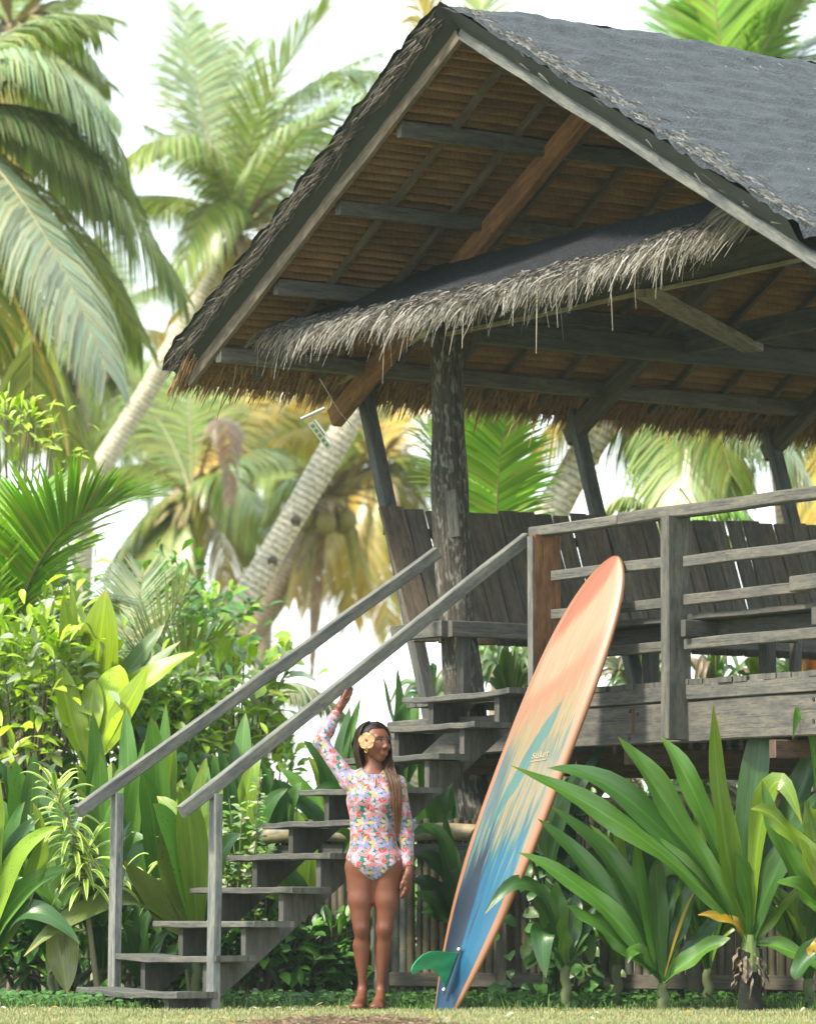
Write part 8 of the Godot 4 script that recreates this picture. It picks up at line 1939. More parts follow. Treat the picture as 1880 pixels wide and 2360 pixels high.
	fr(p, Vector3(0.03, 2.18, 0.16), Vector3(-0.08, 2.69, 0.21), Vector3(-0.26, 3.39, 0.28), 0.80, 40, 0.10, PB, 0.055)
	fr(p, Vector3(0.03, 2.18, 0.16), Vector3(0.29, 2.74, -0.04), Vector3(0.75, 2.71, -0.29), 0.70, 40, 0.30, PG, 0.055)
	p = palm_at("young palm with stiff pale spiky fronds behind the joined blades", Vector3(-2.01, 0.00, -28.14), Vector3(0.00, 0.88, 0.06), Vector3(0.00, 1.77, 0.12), 0.08, 0.07)
	fr(p, Vector3(0.00, 1.77, 0.12), Vector3(0.07, 2.31, 0.17), Vector3(0.41, 2.85, 0.23), 0.60, 40, 0.02, PS2, 0.030)
	fr(p, Vector3(0.00, 1.77, 0.12), Vector3(0.14, 2.32, 0.37), Vector3(0.74, 2.52, 0.60), 0.60, 40, 0.02, PS2, 0.030)
	fr(p, Vector3(0.00, 1.77, 0.12), Vector3(0.00, 2.40, -0.02), Vector3(0.08, 2.99, -0.16), 0.55, 36, 0.02, PS2, 0.030)
	fr(p, Vector3(0.00, 1.77, 0.12), Vector3(0.15, 2.17, 0.16), Vector3(0.79, 2.17, 0.16), 0.50, 30, 0.10, PS2, 0.030)
	fr(p, Vector3(0.00, 1.77, 0.12), Vector3(-0.09, 2.29, -0.08), Vector3(-0.45, 2.68, -0.29), 0.50, 30, 0.10, PB, 0.030)
	p = palm_at("young palm with one grey green frond hanging like a curtain between the handrails", Vector3(-1.37, 0.00, -29.15), Vector3(0.00, 0.83, 0.05), Vector3(0.00, 1.67, 0.11), 0.08, 0.07)
	fr(p, Vector3(0.00, 1.67, 0.11), Vector3(0.36, 2.66, 0.21), Vector3(0.97, 1.93, 0.13), 0.42, 60, 0.95, PS2, 0.045)
	fr(p, Vector3(0.00, 1.67, 0.11), Vector3(0.25, 2.49, -0.06), Vector3(0.44, 1.76, -0.39), 0.40, 40, 0.90, PG, 0.055)
	fr(p, Vector3(0.00, 1.67, 0.11), Vector3(-0.15, 2.24, -0.09), Vector3(-0.46, 2.26, -0.34), 0.50, 40, 0.60, PB, 0.055)
	fr(p, Vector3(0.00, 1.67, 0.11), Vector3(0.19, 2.40, 0.18), Vector3(0.32, 1.60, 0.10), 0.40, 40, 0.90, PG, 0.055)
	p = palm_at("palm with a brown dead hanging frond right of the thin leaning trunk", Vector3(-4.23, 0.00, -49.25), Vector3(1.61, 2.83, 0.25), Vector3(3.23, 5.66, 0.51), 0.14, 0.12)
	fr(p, Vector3(3.23, 5.66, 0.51), Vector3(3.09, 5.22, 0.46), Vector3(3.02, 3.46, 0.29), 0.45, 50, 1.00, PD, 0.055)
	fr(p, Vector3(3.23, 5.66, 0.51), Vector3(2.96, 5.46, 0.49), Vector3(2.81, 4.42, 0.38), 0.70, 50, 0.90, PYG, 0.055)
	fr(p, Vector3(3.23, 5.66, 0.51), Vector3(3.59, 5.46, 0.49), Vector3(3.70, 4.42, 0.38), 0.70, 50, 0.90, PYG, 0.055)
	fr(p, Vector3(3.23, 5.66, 0.51), Vector3(3.20, 6.05, 0.55), Vector3(3.53, 6.56, 0.60), 0.80, 50, 0.50, PG, 0.055)
	fr(p, Vector3(3.23, 5.66, 0.51), Vector3(2.78, 6.23, 0.57), Vector3(2.45, 5.49, 0.49), 0.80, 50, 0.80, PG, 0.055)

# ---------------------------------------------------------------- surfboard
func board_color(u: float, t: float) -> Color:
	# u 0 (left) .. 1, t 0 (tail) .. 1 (nose)
	var n1 := nz.get_noise_2d(u * 7.0, t * 3.0 + 5.0)
	var n2 := nz.get_noise_2d(u * 15.0 + 9.0, t * 5.0)
	var n3 := nz.get_noise_2d(u * 40.0 + 30.0, t * 9.0)
	var dg := t - 0.16 * (u - 0.5)
	var tt := dg + 0.07 * n1 + 0.028 * n2
	var navy := Color(0.10, 0.22, 0.32)
	var deep := Color(0.04, 0.36, 0.54)
	var cyan := Color(0.0, 0.54, 0.72)
	var teal := Color(0.36, 0.60, 0.60)
	var yel := Color(0.88, 0.75, 0.48)
	var sand := Color(0.90, 0.78, 0.55)
	var coral := Color(0.93, 0.63, 0.42)
	var cream := Color(0.94, 0.80, 0.60)
	var orange := Color(0.90, 0.47, 0.25)
	var c := deep
	c = c.lerp(cyan, smoothstep(0.40, 0.52, u + 0.2 * n1 + 0.1 * n2) * smoothstep(0.03, 0.12, t) * (1.0 - smoothstep(0.30, 0.42, tt)))
	c = c.lerp(navy, smoothstep(0.05, 0.11, t) * (1.0 - smoothstep(0.31, 0.36, t + 0.05 * n2)) * (1.0 - smoothstep(0.34, 0.50, u + 0.13 * n1)) * 0.9)
	c = c.lerp(teal, smoothstep(0.33, 0.44, tt) * 0.85)
	c = c.lerp(sand, smoothstep(0.30, 0.52, tt + 0.22 * (u - 0.35) + 0.14 * n2) * (1.0 - smoothstep(0.5, 0.6, t)) * 0.8)
	c = c.lerp(yel, smoothstep(0.47, 0.58, tt + 0.06 * n3) * 0.92)
	# streaks of green grey and the long teal stroke
	c = c.lerp(Color(0.48, 0.55, 0.42), smoothstep(0.25, 0.6, n2 + 0.4 * n3) * smoothstep(0.42, 0.5, t) * (1.0 - smoothstep(0.66, 0.72, t)) * 0.75)
	var line := 0.30 + (t - 0.40) * 1.30
	var wd := 0.085 * smoothstep(0.36, 0.48, t) * (1.0 - smoothstep(0.60, 0.69, t)) + 0.0001
	c = c.lerp(Color(0.30, 0.62, 0.62), (1.0 - smoothstep(wd * 0.75, wd, absf(u - line + 0.02 * n1))) * 0.8)
	c = c.lerp(Color(0.32, 0.50, 0.58), smoothstep(0.36, 0.42, t) * (1.0 - smoothstep(0.52, 0.60, t)) * (1.0 - smoothstep(0.12, 0.30, u + 0.1 * n1)) * 0.75)
	c = c.lerp(coral, smoothstep(0.60, 0.73, tt))
	c = c.lerp(cream, smoothstep(0.70, 0.75, dg + 0.02 * n1) * (1.0 - smoothstep(0.03, 0.12, absf((t - 0.83) - 0.32 * (u - 0.5)) - 0.035)) * 0.9)
	c = c.lerp(orange, smoothstep(0.88, 0.95, t - 0.34 * (u - 0.5) + 0.02 * n1) * 0.8)
	c = c * (1.0 + 0.10 * n3 + 0.06 * n2)
	if nz.get_noise_2d(u * 90.0 + 200.0, t * 420.0) > 0.62:
		c = c.lerp(Color(0.35, 0.28, 0.22), 0.5)
	var rail := Color(0.92, 0.65, 0.44)
	var e := absf(u - 0.5) * 2.0
	c = c.lerp(rail, smoothstep(0.80, 0.825, e))
	c = Color(c.r, c.g, c.b).srgb_to_linear()
	var dk := lerpf(0.36, 0.33, smoothstep(0.35, 0.6, t))
	c = Color(c.r * dk, c.g * dk * 0.93, c.b * dk).linear_to_srgb()
	return c

func board_half(t: float) -> float:
	# half width of the outline at t along the board
	var w := 0.258
	if t < 0.5:
		var k := 1.0 - t / 0.5
		return w * (1.0 - 0.70 * pow(k, 2.3))
	var k2 := (t - 0.5) / 0.5
	return w * pow(maxf(0.0, 1.0 - pow(k2, 3.6)), 0.58)

func build_surfboard() -> void:
	var o := thing("surfboard", "longboard painted from blue tail to orange nose, leaning on the hut railing", "surfboard")
	var A := Vector3(0.185, 0.0, -22.28)
	var B := Vector3(1.187, 2.645, -22.64)
	var Lg := A.distance_to(B)
	var lx := (B - A) / Lg
	var wdir := Vector3(0.74, 0, 0.67)
	wdir = (wdir - lx * wdir.dot(lx)).normalized()
	var nn := wdir.cross(lx).normalized()
	if nn.z < 0:
		nn = -nn
	o.transform = Transform3D(Basis(wdir, lx, nn), A)
	if o.transform.basis.determinant() < 0:
		o.transform = Transform3D(Basis(-wdir, lx, nn), A)
	var im := Image.create(192, 1024, false, Image.FORMAT_RGB8)
	for y in 1024:
		for x in 192:
			im.set_pixel(x, y, board_color(x / 191.0, y / 1023.0))
	var mm := std("board_paint", 0.42)
	mm.albedo_texture = tex(im)
	mm.clearcoat_enabled = true
	mm.clearcoat = 0.3
	mm.clearcoat_roughness = 0.12
	var rows := 70
	var cols := 33
	var m := mb()
	var P := PackedVector3Array()
	for i in rows:
		var t := 1.0 - pow(1.0 - i / (rows - 1.0), 1.0)
		t = 0.5 - 0.5 * cos(PI * t)
		var hw := maxf(board_half(t), 0.002)
		var th: float = 0.037 * pow(maxf(0.0, sin(PI * clampf(0.06 + 0.9 * t, 0, 1))), 0.5)
		th = minf(th, hw * 0.5)
		var rock := -0.055 * pow(absf(t - 0.45) / 0.55, 2.4)
		for j in cols:
			var an := TAU * (j % (cols - 1)) / (cols - 1.0)
			var cx := cos(an)
			var cy := sin(an)
			var x := signf(cx) * pow(absf(cx), 0.62) * hw
			var z := signf(cy) * pow(absf(cy), 0.75) * th
			P.append(Vector3(x, t * Lg, z + rock))
	m.grid(P, rows, cols)
	for q in P.size():
		var t := P[q].y / Lg
		m.uv[q] = Vector2(0.5 + 0.5 * P[q].x / maxf(board_half(t), 0.002), clampf(t, 0.001, 0.999))
	# make the winding outward
	if m.n[(rows / 2) * cols].dot(P[(rows / 2) * cols] - Vector3(0, P[(rows / 2) * cols].y, 0)) < 0.0:
		for q in m.n.size():
			m.n[q] = -m.n[q]
		for q in range(0, m.ix.size(), 3):
			var s := m.ix[q + 1]
			m.ix[q + 1] = m.ix[q + 2]
			m.ix[q + 2] = s
	part(o, "hull", m, "board_paint")
	# fin
	var surf_z := 0.032
	var pts := [Vector2(1435, 290), Vector2(1180, 375), Vector2(900, 450), Vector2(620, 560), Vector2(400, 715), Vector2(240, 900), Vector2(150, 1050), Vector2(125, 1160), Vector2(170, 1215), Vector2(215, 1215), Vector2(320, 1110), Vector2(480, 1000), Vector2(680, 925), Vector2(850, 925), Vector2(1000, 985), Vector2(1110, 1070), Vector2(1185, 1165)]
	var pr := PackedVector2Array()
	for q in pts:
		var rx: float = 1435.0 - 250.0 * (q.y - 290.0) / 875.0
		pr.append(Vector2((rx - q.x) * 0.000285 + surf_z, 0.125 + (1165.0 - q.y) / 875.0 * 0.215))
	var fm := mb(Color(0.045, 0.36, 0.20))
	var tris := Geometry2D.triangulate_polygon(pr)
	for i in range(0, tris.size(), 3):
		for sd in [-1.0, 1.0]:
			var fp := []
			var us := []
			for k in 3:
				var v2: Vector2 = pr[tris[i + k]]
				fp.append(Vector3(sd * 0.004, v2.y, v2.x))
				us.append(v2 * 3.0)
			fm.face(fp, Vector3(sd, 0, 0), us)
	var cen := Vector2(0.12, 0.2)
	for i in pr.size():
		var a: Vector2 = pr[i]
		var b: Vector2 = pr[(i + 1) % pr.size()]
		var e := b - a
		fm.face([Vector3(-0.004, a.y, a.x), Vector3(0.004, a.y, a.x), Vector3(0.004, b.y, b.x), Vector3(-0.004, b.y, b.x)], Vector3(0, -e.x, e.y), [a, a, b, b])
	var fi := Image.create(128, 128, false, Image.FORMAT_RGB8)
	for y in 128:
		for x in 128:
			var k := 0.90 + 0.06 * sin(x * 0.10 + y * 0.16 + 2.0 * nz.get_noise_2d(x * 0.012, y * 0.012))
			fi.set_pixel(x, y, Color(k * 0.9, k, k * 0.92))
	var fmat := std("fin_glass", 0.22)
	fmat.albedo_texture = tex(fi)
	fmat.backlight_enabled = true
	fmat.backlight = Color(0.3, 0.6, 0.4)
	part(o, "fin", fm, "fin_glass").set_meta("label", "green raked single fin with wavy layers")
	var bx := mb(Color(0.02, 0.03, 0.05))
	bx.beam(Vector3(0, 0.085, surf_z + 0.0005), Vector3(0, 0.37, surf_z + 0.0005), 0.022, 0.006, Vector3(0, 0, 1))
	part(o, "fin_box", bx, "satin")
	for y in [0.115, 0.36]:
		var sc := mb(Color(0.75, 0.72, 0.62))
		sc.tube([Vector3(0, y, surf_z), Vector3(0, y, surf_z + 0.008)], [0.009, 0.009], 10)
		part(o, "fin_screw", sc, "satin")
	text(o, "logo", "Suket", Vector3(0.07, 1.565, 0.0385), Basis(Vector3(1, 0.30, 0).normalized(), Vector3(-0.05, 1, 0).normalized(), Vector3(0, 0, 1)), 0.046, "Droid Serif", true, Color(0.68, 0.62, 0.50))
	var ul := mb(Color(0.30, 0.22, 0.14))
	ul.beam(Vector3(0.015, 1.515, 0.0375), Vector3(0.125, 1.545, 0.0375), 0.007, 0.003, Vector3(0, 0, 1))
	part(o, "logo_underline", ul, "satin")
	text(o, "fin_lettering", "RUEZ", Vector3(-0.0055, 0.265, 0.075), Basis(Vector3(0, 1, 0.2).normalized(), Vector3(0, 0.2, -1).normalized(), Vector3(-1, 0, 0)), 0.022, "Droid Sans", false, Color(0.6, 0.78, 0.76))

func text(o: Node3D, called: String, s: String, at: Vector3, b: Basis, size: float, font: String, italic: bool, col: Color) -> void:
	var tm := TextMesh.new()
	tm.text = s
	var f := SystemFont.new()
	f.font_names = PackedStringArray([font])
	f.font_italic = italic
	f.font_weight = 400
	tm.font = f
	tm.font_size = 32
	tm.pixel_size = size / 32.0
	tm.depth = 0.001
	var mi := MeshInstance3D.new()
	mi.name = called
	mi.mesh = tm
	var sm := StandardMaterial3D.new()
	sm.albedo_color = col
	sm.roughness = 0.5
	mi.material_override = sm
	mi.transform = Transform3D(b, at)
	o.add_child(mi, true)

# ---------------------------------------------------------------- small things
func build_small_things() -> void:
	# hanging ornament under the eave
	var o := thing("hanging_ornament", "pale hanging mobile with a row of dark green squares under the left eave", "ornament", Vector3(-0.52, 3.42, -22.75))
	var c := mb(Color(0.08, 0.06, 0.045))
	c.tube([Vector3(0.0, 0.26, 0), Vector3(0.06, 0.16, 0), Vector3(0.11, 0.07, 0)], [0.004, 0.004, 0.004], 6)
	c.tube([Vector3(0.11, 0.07, 0), Vector3(0.19, -0.02, 0)], [0.003, 0.003], 6)
	part(o, "cord", c, "plain")
	var tb := mb(Color(0.30, 0.33, 0.31))
	tb.tube([Vector3(-0.11, 0.02, 0), Vector3(0.03, 0.085, 0)], [0.010, 0.010], 10)
	part(o, "white_tube", tb, "satin")
	var bt := mb(Color(0.22, 0.22, 0.15))
	var a := Vector3(-0.055, 0.0, 0.0)
	var b := Vector3(0.06, -0.155, 0.0)
	bt.beam(a, b, 0.036, 0.008, Vector3(0, 0, 1))
	part(o, "batten", bt, "satin")
	var e := mb(Color(0.3, 0.32, 0.3))
	e.beam(a + Vector3(0.028, 0.017, -0.003), b + Vector3(0.028, 0.017, -0.003), 0.012, 0.01, Vector3(0, 0, 1))
	part(o, "edge_strip", e, "satin")
	for k in 5:
		var t := 0.14 + 0.18 * k
		var g := mb(Color(0.03, 0.09, 0.025))
		var p := a.lerp(b, t) + Vector3(0, 0, 0.005)
		var d := (b - a).normalized() * 0.010
		g.beam(p - d, p + d, 0.02, 0.004, Vector3(0, 0, 1))
		part(o, "green_square", g, "satin")
	# grass blades, weeds, dry clump
	blades("grass_blades", "short mown lawn grass in front of the stairs", "grass", 52000, func() -> Array:
		var z := rng.randf_range(-22.7, -18.6)
		var gx := rng.randf_range(-2.7, 2.7)
		var bare := smoothstep(0.05, 0.35, nz.get_noise_2d(gx * 1.1, z * 2.0))
		return [Vector3(gx, 0, z), rng.randf_range(0.012, 0.034) * (1.0 - 0.65 * bare), 0.005, Color(0.17, 0.23, 0.07).lerp(Color(0.42, 0.37, 0.2), clampf(0.35 + nz.get_noise_2d(z * 1.3, 5.0) * 0.5 + rng.randf_range(-0.35, 0.5), 0, 1))])
	blades("weed_grass", "longer green grass along the foot of the fence and stairs", "grass", 15000, func() -> Array:
		var x := rng.randf_range(-2.7, 2.9)
		var edge := -22.45 + 0.12 * sin(x * 3.1) + (0.35 if x > 0.5 else 0.0) * (x - 0.5) * 0.45
		var z := edge - 1.9 * pow(rng.randf(), 1.4)
		return [Vector3(x, 0, z), rng.randf_range(0.02, 0.10) * (1.7 if rng.randf() < 0.12 else 1.0) * (0.75 + 0.5 * nz.get_noise_2d(x * 2.2, z * 2.2)), 0.009, Color(0.05, 0.12, 0.025).lerp(Color(0.14, 0.24, 0.05), rng.randf())])
	var wl := mb()
	for k in 3600:
		var x := rng.randf_range(-2.7, 2.9)
		var z: float = -22.5 + 0.12 * sin(x * 3.1) + maxf(0.0, x - 0.5) * 0.15 - 0.9 * pow(rng.randf(), 1.2)
		var p := Vector3(x, rng.randf_range(0.015, 0.085), z)
		var an := rng.randf() * TAU
		var d := Vector3(cos(an), rng.randf_range(-0.1, 0.6), sin(an)).normalized()
		var l := rng.randf_range(0.02, 0.05)
		wl.col = jit(Color(0.07, 0.17, 0.035), 0.35)
		wl.leaf(p, p + d * l * 0.6, p + d * l, l * 0.8, (Vector3.UP + Vector3(0, 0, 0.5)).normalized(), 0.2, 0.0, 0.4, 0.45, 0.0, 4, 0.0)
	var w := part(self, "ground_weeds", wl, "small_leaf")
	tag(w, "small leafy weeds creeping along the foot of the bamboo fence", "weeds")
	w.set_meta("kind", "stuff")
	var dm := mb()
	for k in 1500:
		var p := Vector3(-0.30 + rng.randfn() * 0.22, 0.005 + absf(rng.randfn()) * 0.018, -19.35 + rng.randfn() * 0.12)
		var d := Vector3(rng.randf_range(-1, 1), rng.randf_range(-0.05, 0.45), rng.randf_range(-0.6, 0.6)).normalized()
		dm.col = Color(0.34, 0.22, 0.14).lerp(Color(0.10, 0.06, 0.045), rng.randf())
		dm.straw(p, d, Vector3.DOWN, rng.randf_range(0.03, 0.1), 0.006, 0.4)
	var dd := part(self, "dry_grass_clump", dm, "straw")
	tag(dd, "brown dry grass clump on the lawn at the bottom edge", "dry grass")
	dd.set_meta("kind", "stuff")
	var lm := mb()
	for k in 170:
		var p := Vector3(rng.randf_range(-2.6, 2.8), rng.randf_range(0.012, 0.03), rng.randf_range(-22.6, -18.8))
		var d := Vector3(rng.randf_range(-1, 1), rng.randf_range(-0.1, 0.35), rng.randf_range(-1, 1)).normalized()
		lm.col = jit([LDRY, LYEL * 0.7, Color(0.2, 0.12, 0.07), Color(0.5, 0.45, 0.36)][rng.randi() % 4], 0.3)
		var l := rng.randf_range(0.015, 0.055)
		lm.leaf(p, p + d * l * 0.5 + Vector3(0, 0.008, 0), p + d * l, l * rng.randf_range(0.2, 0.5), Vector3(0, 1, 0.4).normalized(), 0.4, 0.0, 0.3, 0.45, 0.0, 5, 0.0)
	var lmi := part(self, "leaf_litter", lm, "small_leaf")
	tag(lmi, "dry leaf bits scattered over the lawn in front of the fence", "leaf litter")
	lmi.set_meta("kind", "stuff")
	# pale leaning trunk and white stump seen under the hut
	var t1 := thing("leaning_tree", "pale slanting tree trunk seen under the deck behind the fence", "tree", Vector3(1.48, 0, -29.0))
	var tm := mb(Color(0.5, 0.43, 0.34))
	tm.tube([Vector3(-0.1, 0, 0), Vector3(0.02, 0.9, 0), Vector3(0.22, 1.75, 0), Vector3(0.45, 2.4, -0.2)], [0.09, 0.085, 0.08, 0.08], 10, 2.0)
	part(t1, "trunk", tm, "palm_trunk")
	var t2 := thing("pale_stump", "whitish tree stump with a dark hollow at the right edge under the deck", "tree", Vector3(3.08, 0, -31.0))
	var t2m := mb(Color(0.62, 0.6, 0.55))
	t2m.tube([Vector3(0, 0, 0), Vector3(0, 1.0, 0), Vector3(0.03, 1.85, 0)], [0.26, 0.22, 0.2], 14, 1.0)
	part(t2, "trunk", t2m, "palm_trunk")
	var t2h := mb(Color(0.09, 0.07, 0.06))
	t2h.tube([Vector3(0.0, 1.66, 0.16), Vector3(0.03, 1.64, 0.23)], [0.075, 0.06], 10)
	part(t2, "hollow", t2h, "plain")

func blades(called: String, label: String, category: String, n: int, f: Callable) -> void:
	var m := mb()
	m.straw(Vector3.ZERO, Vector3.UP, Vector3(0.5, -0.4, 0.2), 1.0, 1.0, 0.6)
	var mm := MultiMesh.new()
	mm.transform_format = MultiMesh.TRANSFORM_3D
	mm.use_colors = true
	mm.mesh = m.mesh()
	mm.instance_count = n
	for k in n:
		var q: Array = f.call()
		var b := Basis(Vector3.UP, rng.randf() * TAU) * Basis(Vector3.RIGHT, rng.randf_range(-0.5, 0.5))
		b = b.scaled_local(Vector3(q[2], q[1], q[2] * 2.5))
		mm.set_instance_transform(k, Transform3D(b, q[0]))
		mm.set_instance_color(k, q[3])
	var mi := MultiMeshInstance3D.new()
	mi.name = called
	mi.multimesh = mm
	mi.material_override = mats["grass"]
	mi.set_meta("kind", "stuff")
	add_child(mi)
	tag(mi, label, category)

# ---------------------------------------------------------------- person
# round cones joined by a smooth minimum, meshed as surface nets
class Field:
	var a := PackedVector3Array()
	var b := PackedVector3Array()
	var ra := PackedFloat32Array()
	var rb := PackedFloat32Array()
	var zs := PackedFloat32Array()
	var k := 0.02
	var cut = null
	var carve := []
	var wrinkle: FastNoiseLite = null

	func bone(p: Vector3, q: Vector3, r0: float, r1: float, z := 1.0) -> void:
		a.append(p); b.append(q); ra.append(r0); rb.append(r1); zs.append(z)

	func one(i: int, p: Vector3) -> float:
		var z := zs[i]
		var pa := p - a[i]
		var ba := b[i] - a[i]
		pa.z /= z
		ba.z /= z
		var t := clampf(pa.dot(ba) / maxf(ba.length_squared(), 1e-9), 0.0, 1.0)
		return ((pa - ba * t).length() - lerpf(ra[i], rb[i], t)) * (z if z < 1.0 else 1.0)

	func near(p: Vector3, reach: float) -> PackedInt32Array:
		var out := PackedInt32Array()
		var best := 1e9
		var ds := PackedFloat32Array()
		for i in a.size():
			var d := one(i, p)
			ds.append(d)
			best = minf(best, d)
		for i in a.size():
			if ds[i] < best + reach:
				out.append(i)
		return out

	func at(p: Vector3, which: PackedInt32Array) -> float:
		var d := 1e9
		for i in which:
			var e := one(i, p)
			var h := maxf(k - absf(d - e), 0.0) / k
			d = minf(d, e) - h * h * k * 0.25
		for cv in carve:
			var e2: float = cv[1] - p.distance_to(cv[0])
			var h2: float = maxf(0.008 - absf(d - e2), 0.0) / 0.008
			d = maxf(d, e2) + h2 * h2 * 0.002
		if wrinkle != null:
			d -= 0.0016 * wrinkle.get_noise_3d(p.x * 14.0 + p.y * 9.0, p.y * 22.0, p.z * 10.0)
		if cut != null:
			d = cut.call(p, d)
		return d

	# surface nets with cells of size s
	func mesh_into(m, s: float, paint: Callable, off := 0.0) -> void:
		var lo := Vector3.ONE * 1e9
		var hi := -lo
		for i in a.size():
			var r := maxf(ra[i], rb[i]) + 0.03
			lo = lo.min(a[i] - Vector3.ONE * r).min(b[i] - Vector3.ONE * r)
			hi = hi.max(a[i] + Vector3.ONE * r).max(b[i] + Vector3.ONE * r)
		var B := 6
		var nb := ((hi - lo) / (s * B)).ceil()
		var nx := int(nb.x) * B + 2
		var ny := int(nb.y) * B + 2
		var cells := {}
		var pos := PackedVector3Array()
		var edges := []
		var half := s * B * 0.5
		for bx in int(nb.x):
			for by in int(nb.y):
				for bz in int(nb.z):
					var o := lo + Vector3(bx, by, bz) * s * B
					var ctr := o + Vector3.ONE * half
					var w := near(ctr, half * 3.5 + k)
					if absf(at(ctr, w) - off) > half * 1.75 + k + 0.012:
						continue
					var val := PackedFloat32Array()
					val.resize((B + 1) * (B + 1) * (B + 1))
					for x in B + 1:
						for y in B + 1:
							for z in B + 1:
								val[(x * (B + 1) + y) * (B + 1) + z] = at(o + Vector3(x, y, z) * s, w) - off
					for x in B:
						for y in B:
							for z in B:
								var q := (x * (B + 1) + y) * (B + 1) + z
								var c := [val[q], val[q + 49], val[q + 7], val[q + 56], val[q + 1], val[q + 50], val[q + 8], val[q + 57]]
								var inside := 0
								for e in 8:
									if c[e] < 0.0:
										inside += 1
								if inside == 0 or inside == 8:
									continue
								var sum := Vector3.ZERO
								var cnt := 0
								for e in [[0, 1], [2, 3], [4, 5], [6, 7], [0, 2], [1, 3], [4, 6], [5, 7], [0, 4], [1, 5], [2, 6], [3, 7]]:
									var u: float = c[e[0]]
									var v: float = c[e[1]]
									if (u < 0.0) != (v < 0.0):
										var t := u / (u - v)
										var p0 := Vector3(e[0] & 1, (e[0] >> 1) & 1, (e[0] >> 2) & 1)
										var p1 := Vector3(e[1] & 1, (e[1] >> 1) & 1, (e[1] >> 2) & 1)
										sum += p0.lerp(p1, t)
										cnt += 1
								var gx := bx * B + x
								var gy := by * B + y
								var gz := bz * B + z
								var id := (gz * ny + gy) * nx + gx
								cells[id] = pos.size()
								pos.append(o + (Vector3(x, y, z) + sum / cnt) * s)
								var fl := 0
								if (c[0] < 0.0) != (c[1] < 0.0): fl |= 1
								if (c[0] < 0.0) != (c[2] < 0.0): fl |= 2
								if (c[0] < 0.0) != (c[4] < 0.0): fl |= 4
								if fl:
									edges.append([id, fl, c[0] < 0.0])
		var nn := PackedVector3Array()
		nn.resize(pos.size())
		var tri := PackedInt32Array()
		var stp := [1, nx, nx * ny]
		for e in edges:
			for ax in 3:
				if not (e[1] & (1 << ax)):
					continue
				var d1: int = stp[(ax + 1) % 3]
				var d2: int = stp[(ax + 2) % 3]
				var i0 = cells.get(e[0] - d1 - d2)
				var i1 = cells.get(e[0] - d2)
				var i2 = cells.get(e[0])
				var i3 = cells.get(e[0] - d1)
				if i0 == null or i1 == null or i2 == null or i3 == null:
					continue
				var quad := [i0, i1, i2, i3] if not e[2] else [i0, i3, i2, i1]
				for tr in [[0, 1, 2], [0, 2, 3]]:
					var A: int = quad[tr[0]]
					var Bq: int = quad[tr[1]]
					var C: int = quad[tr[2]]
					tri.append(A); tri.append(Bq); tri.append(C)
					var fnn := (pos[C] - pos[A]).cross(pos[Bq] - pos[A])
					nn[A] += fnn; nn[Bq] += fnn; nn[C] += fnn
		var base: int = m.v.size()
		for i in pos.size():
			m.v.append(pos[i])
			m.n.append(nn[i].normalized() if nn[i].length() > 1e-12 else Vector3.UP)
			m.uv.append(Vector2(pos[i].x, pos[i].y))
			m.c.append(paint.call(pos[i]))
		for i in tri:
			m.ix.append(base + i)

func v3(x: float, y: float, z: float) -> Vector3:
	return Vector3(x, y, z)

var head_b := Basis(Vector3.UP, 0.80) * Basis(Vector3.RIGHT, -0.02) * Basis(Vector3(0, 0, 1), -0.03)
var head_o := Vector3(-0.005, 1.515, 0.0)

func skin_tone(p: Vector3) -> Color:
	var c := Color(0.165, 0.054, 0.028)
	var n := nz.get_noise_3dv(p * 10.0) * 0.16 + nz.get_noise_3dv(p * 34.0) * 0.10
	# darker knees and knuckles
	for q in [v3(-0.082, 0.445, 0.06), v3(0.05, 0.435, 0.065), v3(-0.09, 0.03, 0.15), v3(0.012, 0.03, 0.15)]:
		n -= 0.28 * exp(-p.distance_squared_to(q) * 500.0)
	return Color(c.r * (1 + n * 0.8), c.g * (1 + n), c.b * (1 + n))

func face_tone(p: Vector3) -> Color:
	var q := head_b.inverse() * (p - head_o)
	var c := skin_tone(p)
	if q.z > 0.03:
		c = c.lerp(Color(0.22, 0.07, 0.038), 0.5 * exp(-pow(absf(q.x) - 0.042, 2) * 2500.0 - pow(q.y + 0.02, 2) * 1600.0))
		var ex := absf(q.x) - 0.031
		var ey := q.y - 0.012
		if absf(ex) < 0.0155 and absf(ey) < 0.0062 * (1.0 - pow(ex / 0.0165, 2)) + 0.001:
			c = Color(0.22, 0.165, 0.14)
			if Vector2(q.x - 0.031 * signf(q.x) - 0.004, ey).length() < 0.0072:
				c = Color(0.018, 0.010, 0.008)
			elif ey > 0.004:
				c = Color(0.03, 0.015, 0.01)
		elif absf(ex) < 0.019 and absf(ey - 0.006) < 0.0035:
			c = Color(0.03, 0.014, 0.01)
		var by := 0.034 - 9.0 * pow(absf(q.x) - 0.030, 2)
		if absf(q.x) > 0.012 and absf(q.x) < 0.054 and absf(q.y - by) < 0.0042:
			c = Color(0.035, 0.017, 0.011)
		if absf(q.x) < 0.026 and q.z > 0.06 and absf(q.y + 0.060) < 0.0105 * (1.0 - pow(q.x / 0.028, 2)):
			c = Color(0.26, 0.075, 0.055)
			if absf(q.y + 0.0595 + 9.0 * q.x * q.x) < 0.0014:
				c = Color(0.07, 0.02, 0.018)
		if q.z > 0.085 and q.y < -0.022 and q.y > -0.038 and absf(absf(q.x) - 0.009) < 0.005 and q.z < 0.105:
			c = c * 0.75
	return c

func finger(f: Field, pts: Array, r0: float, r1: float) -> void:
	for i in pts.size() - 1:
		var n := float(pts.size() - 1)
		f.bone(pts[i], pts[i + 1], lerpf(r0, r1, i / n), lerpf(r0, r1, (i + 1) / n))

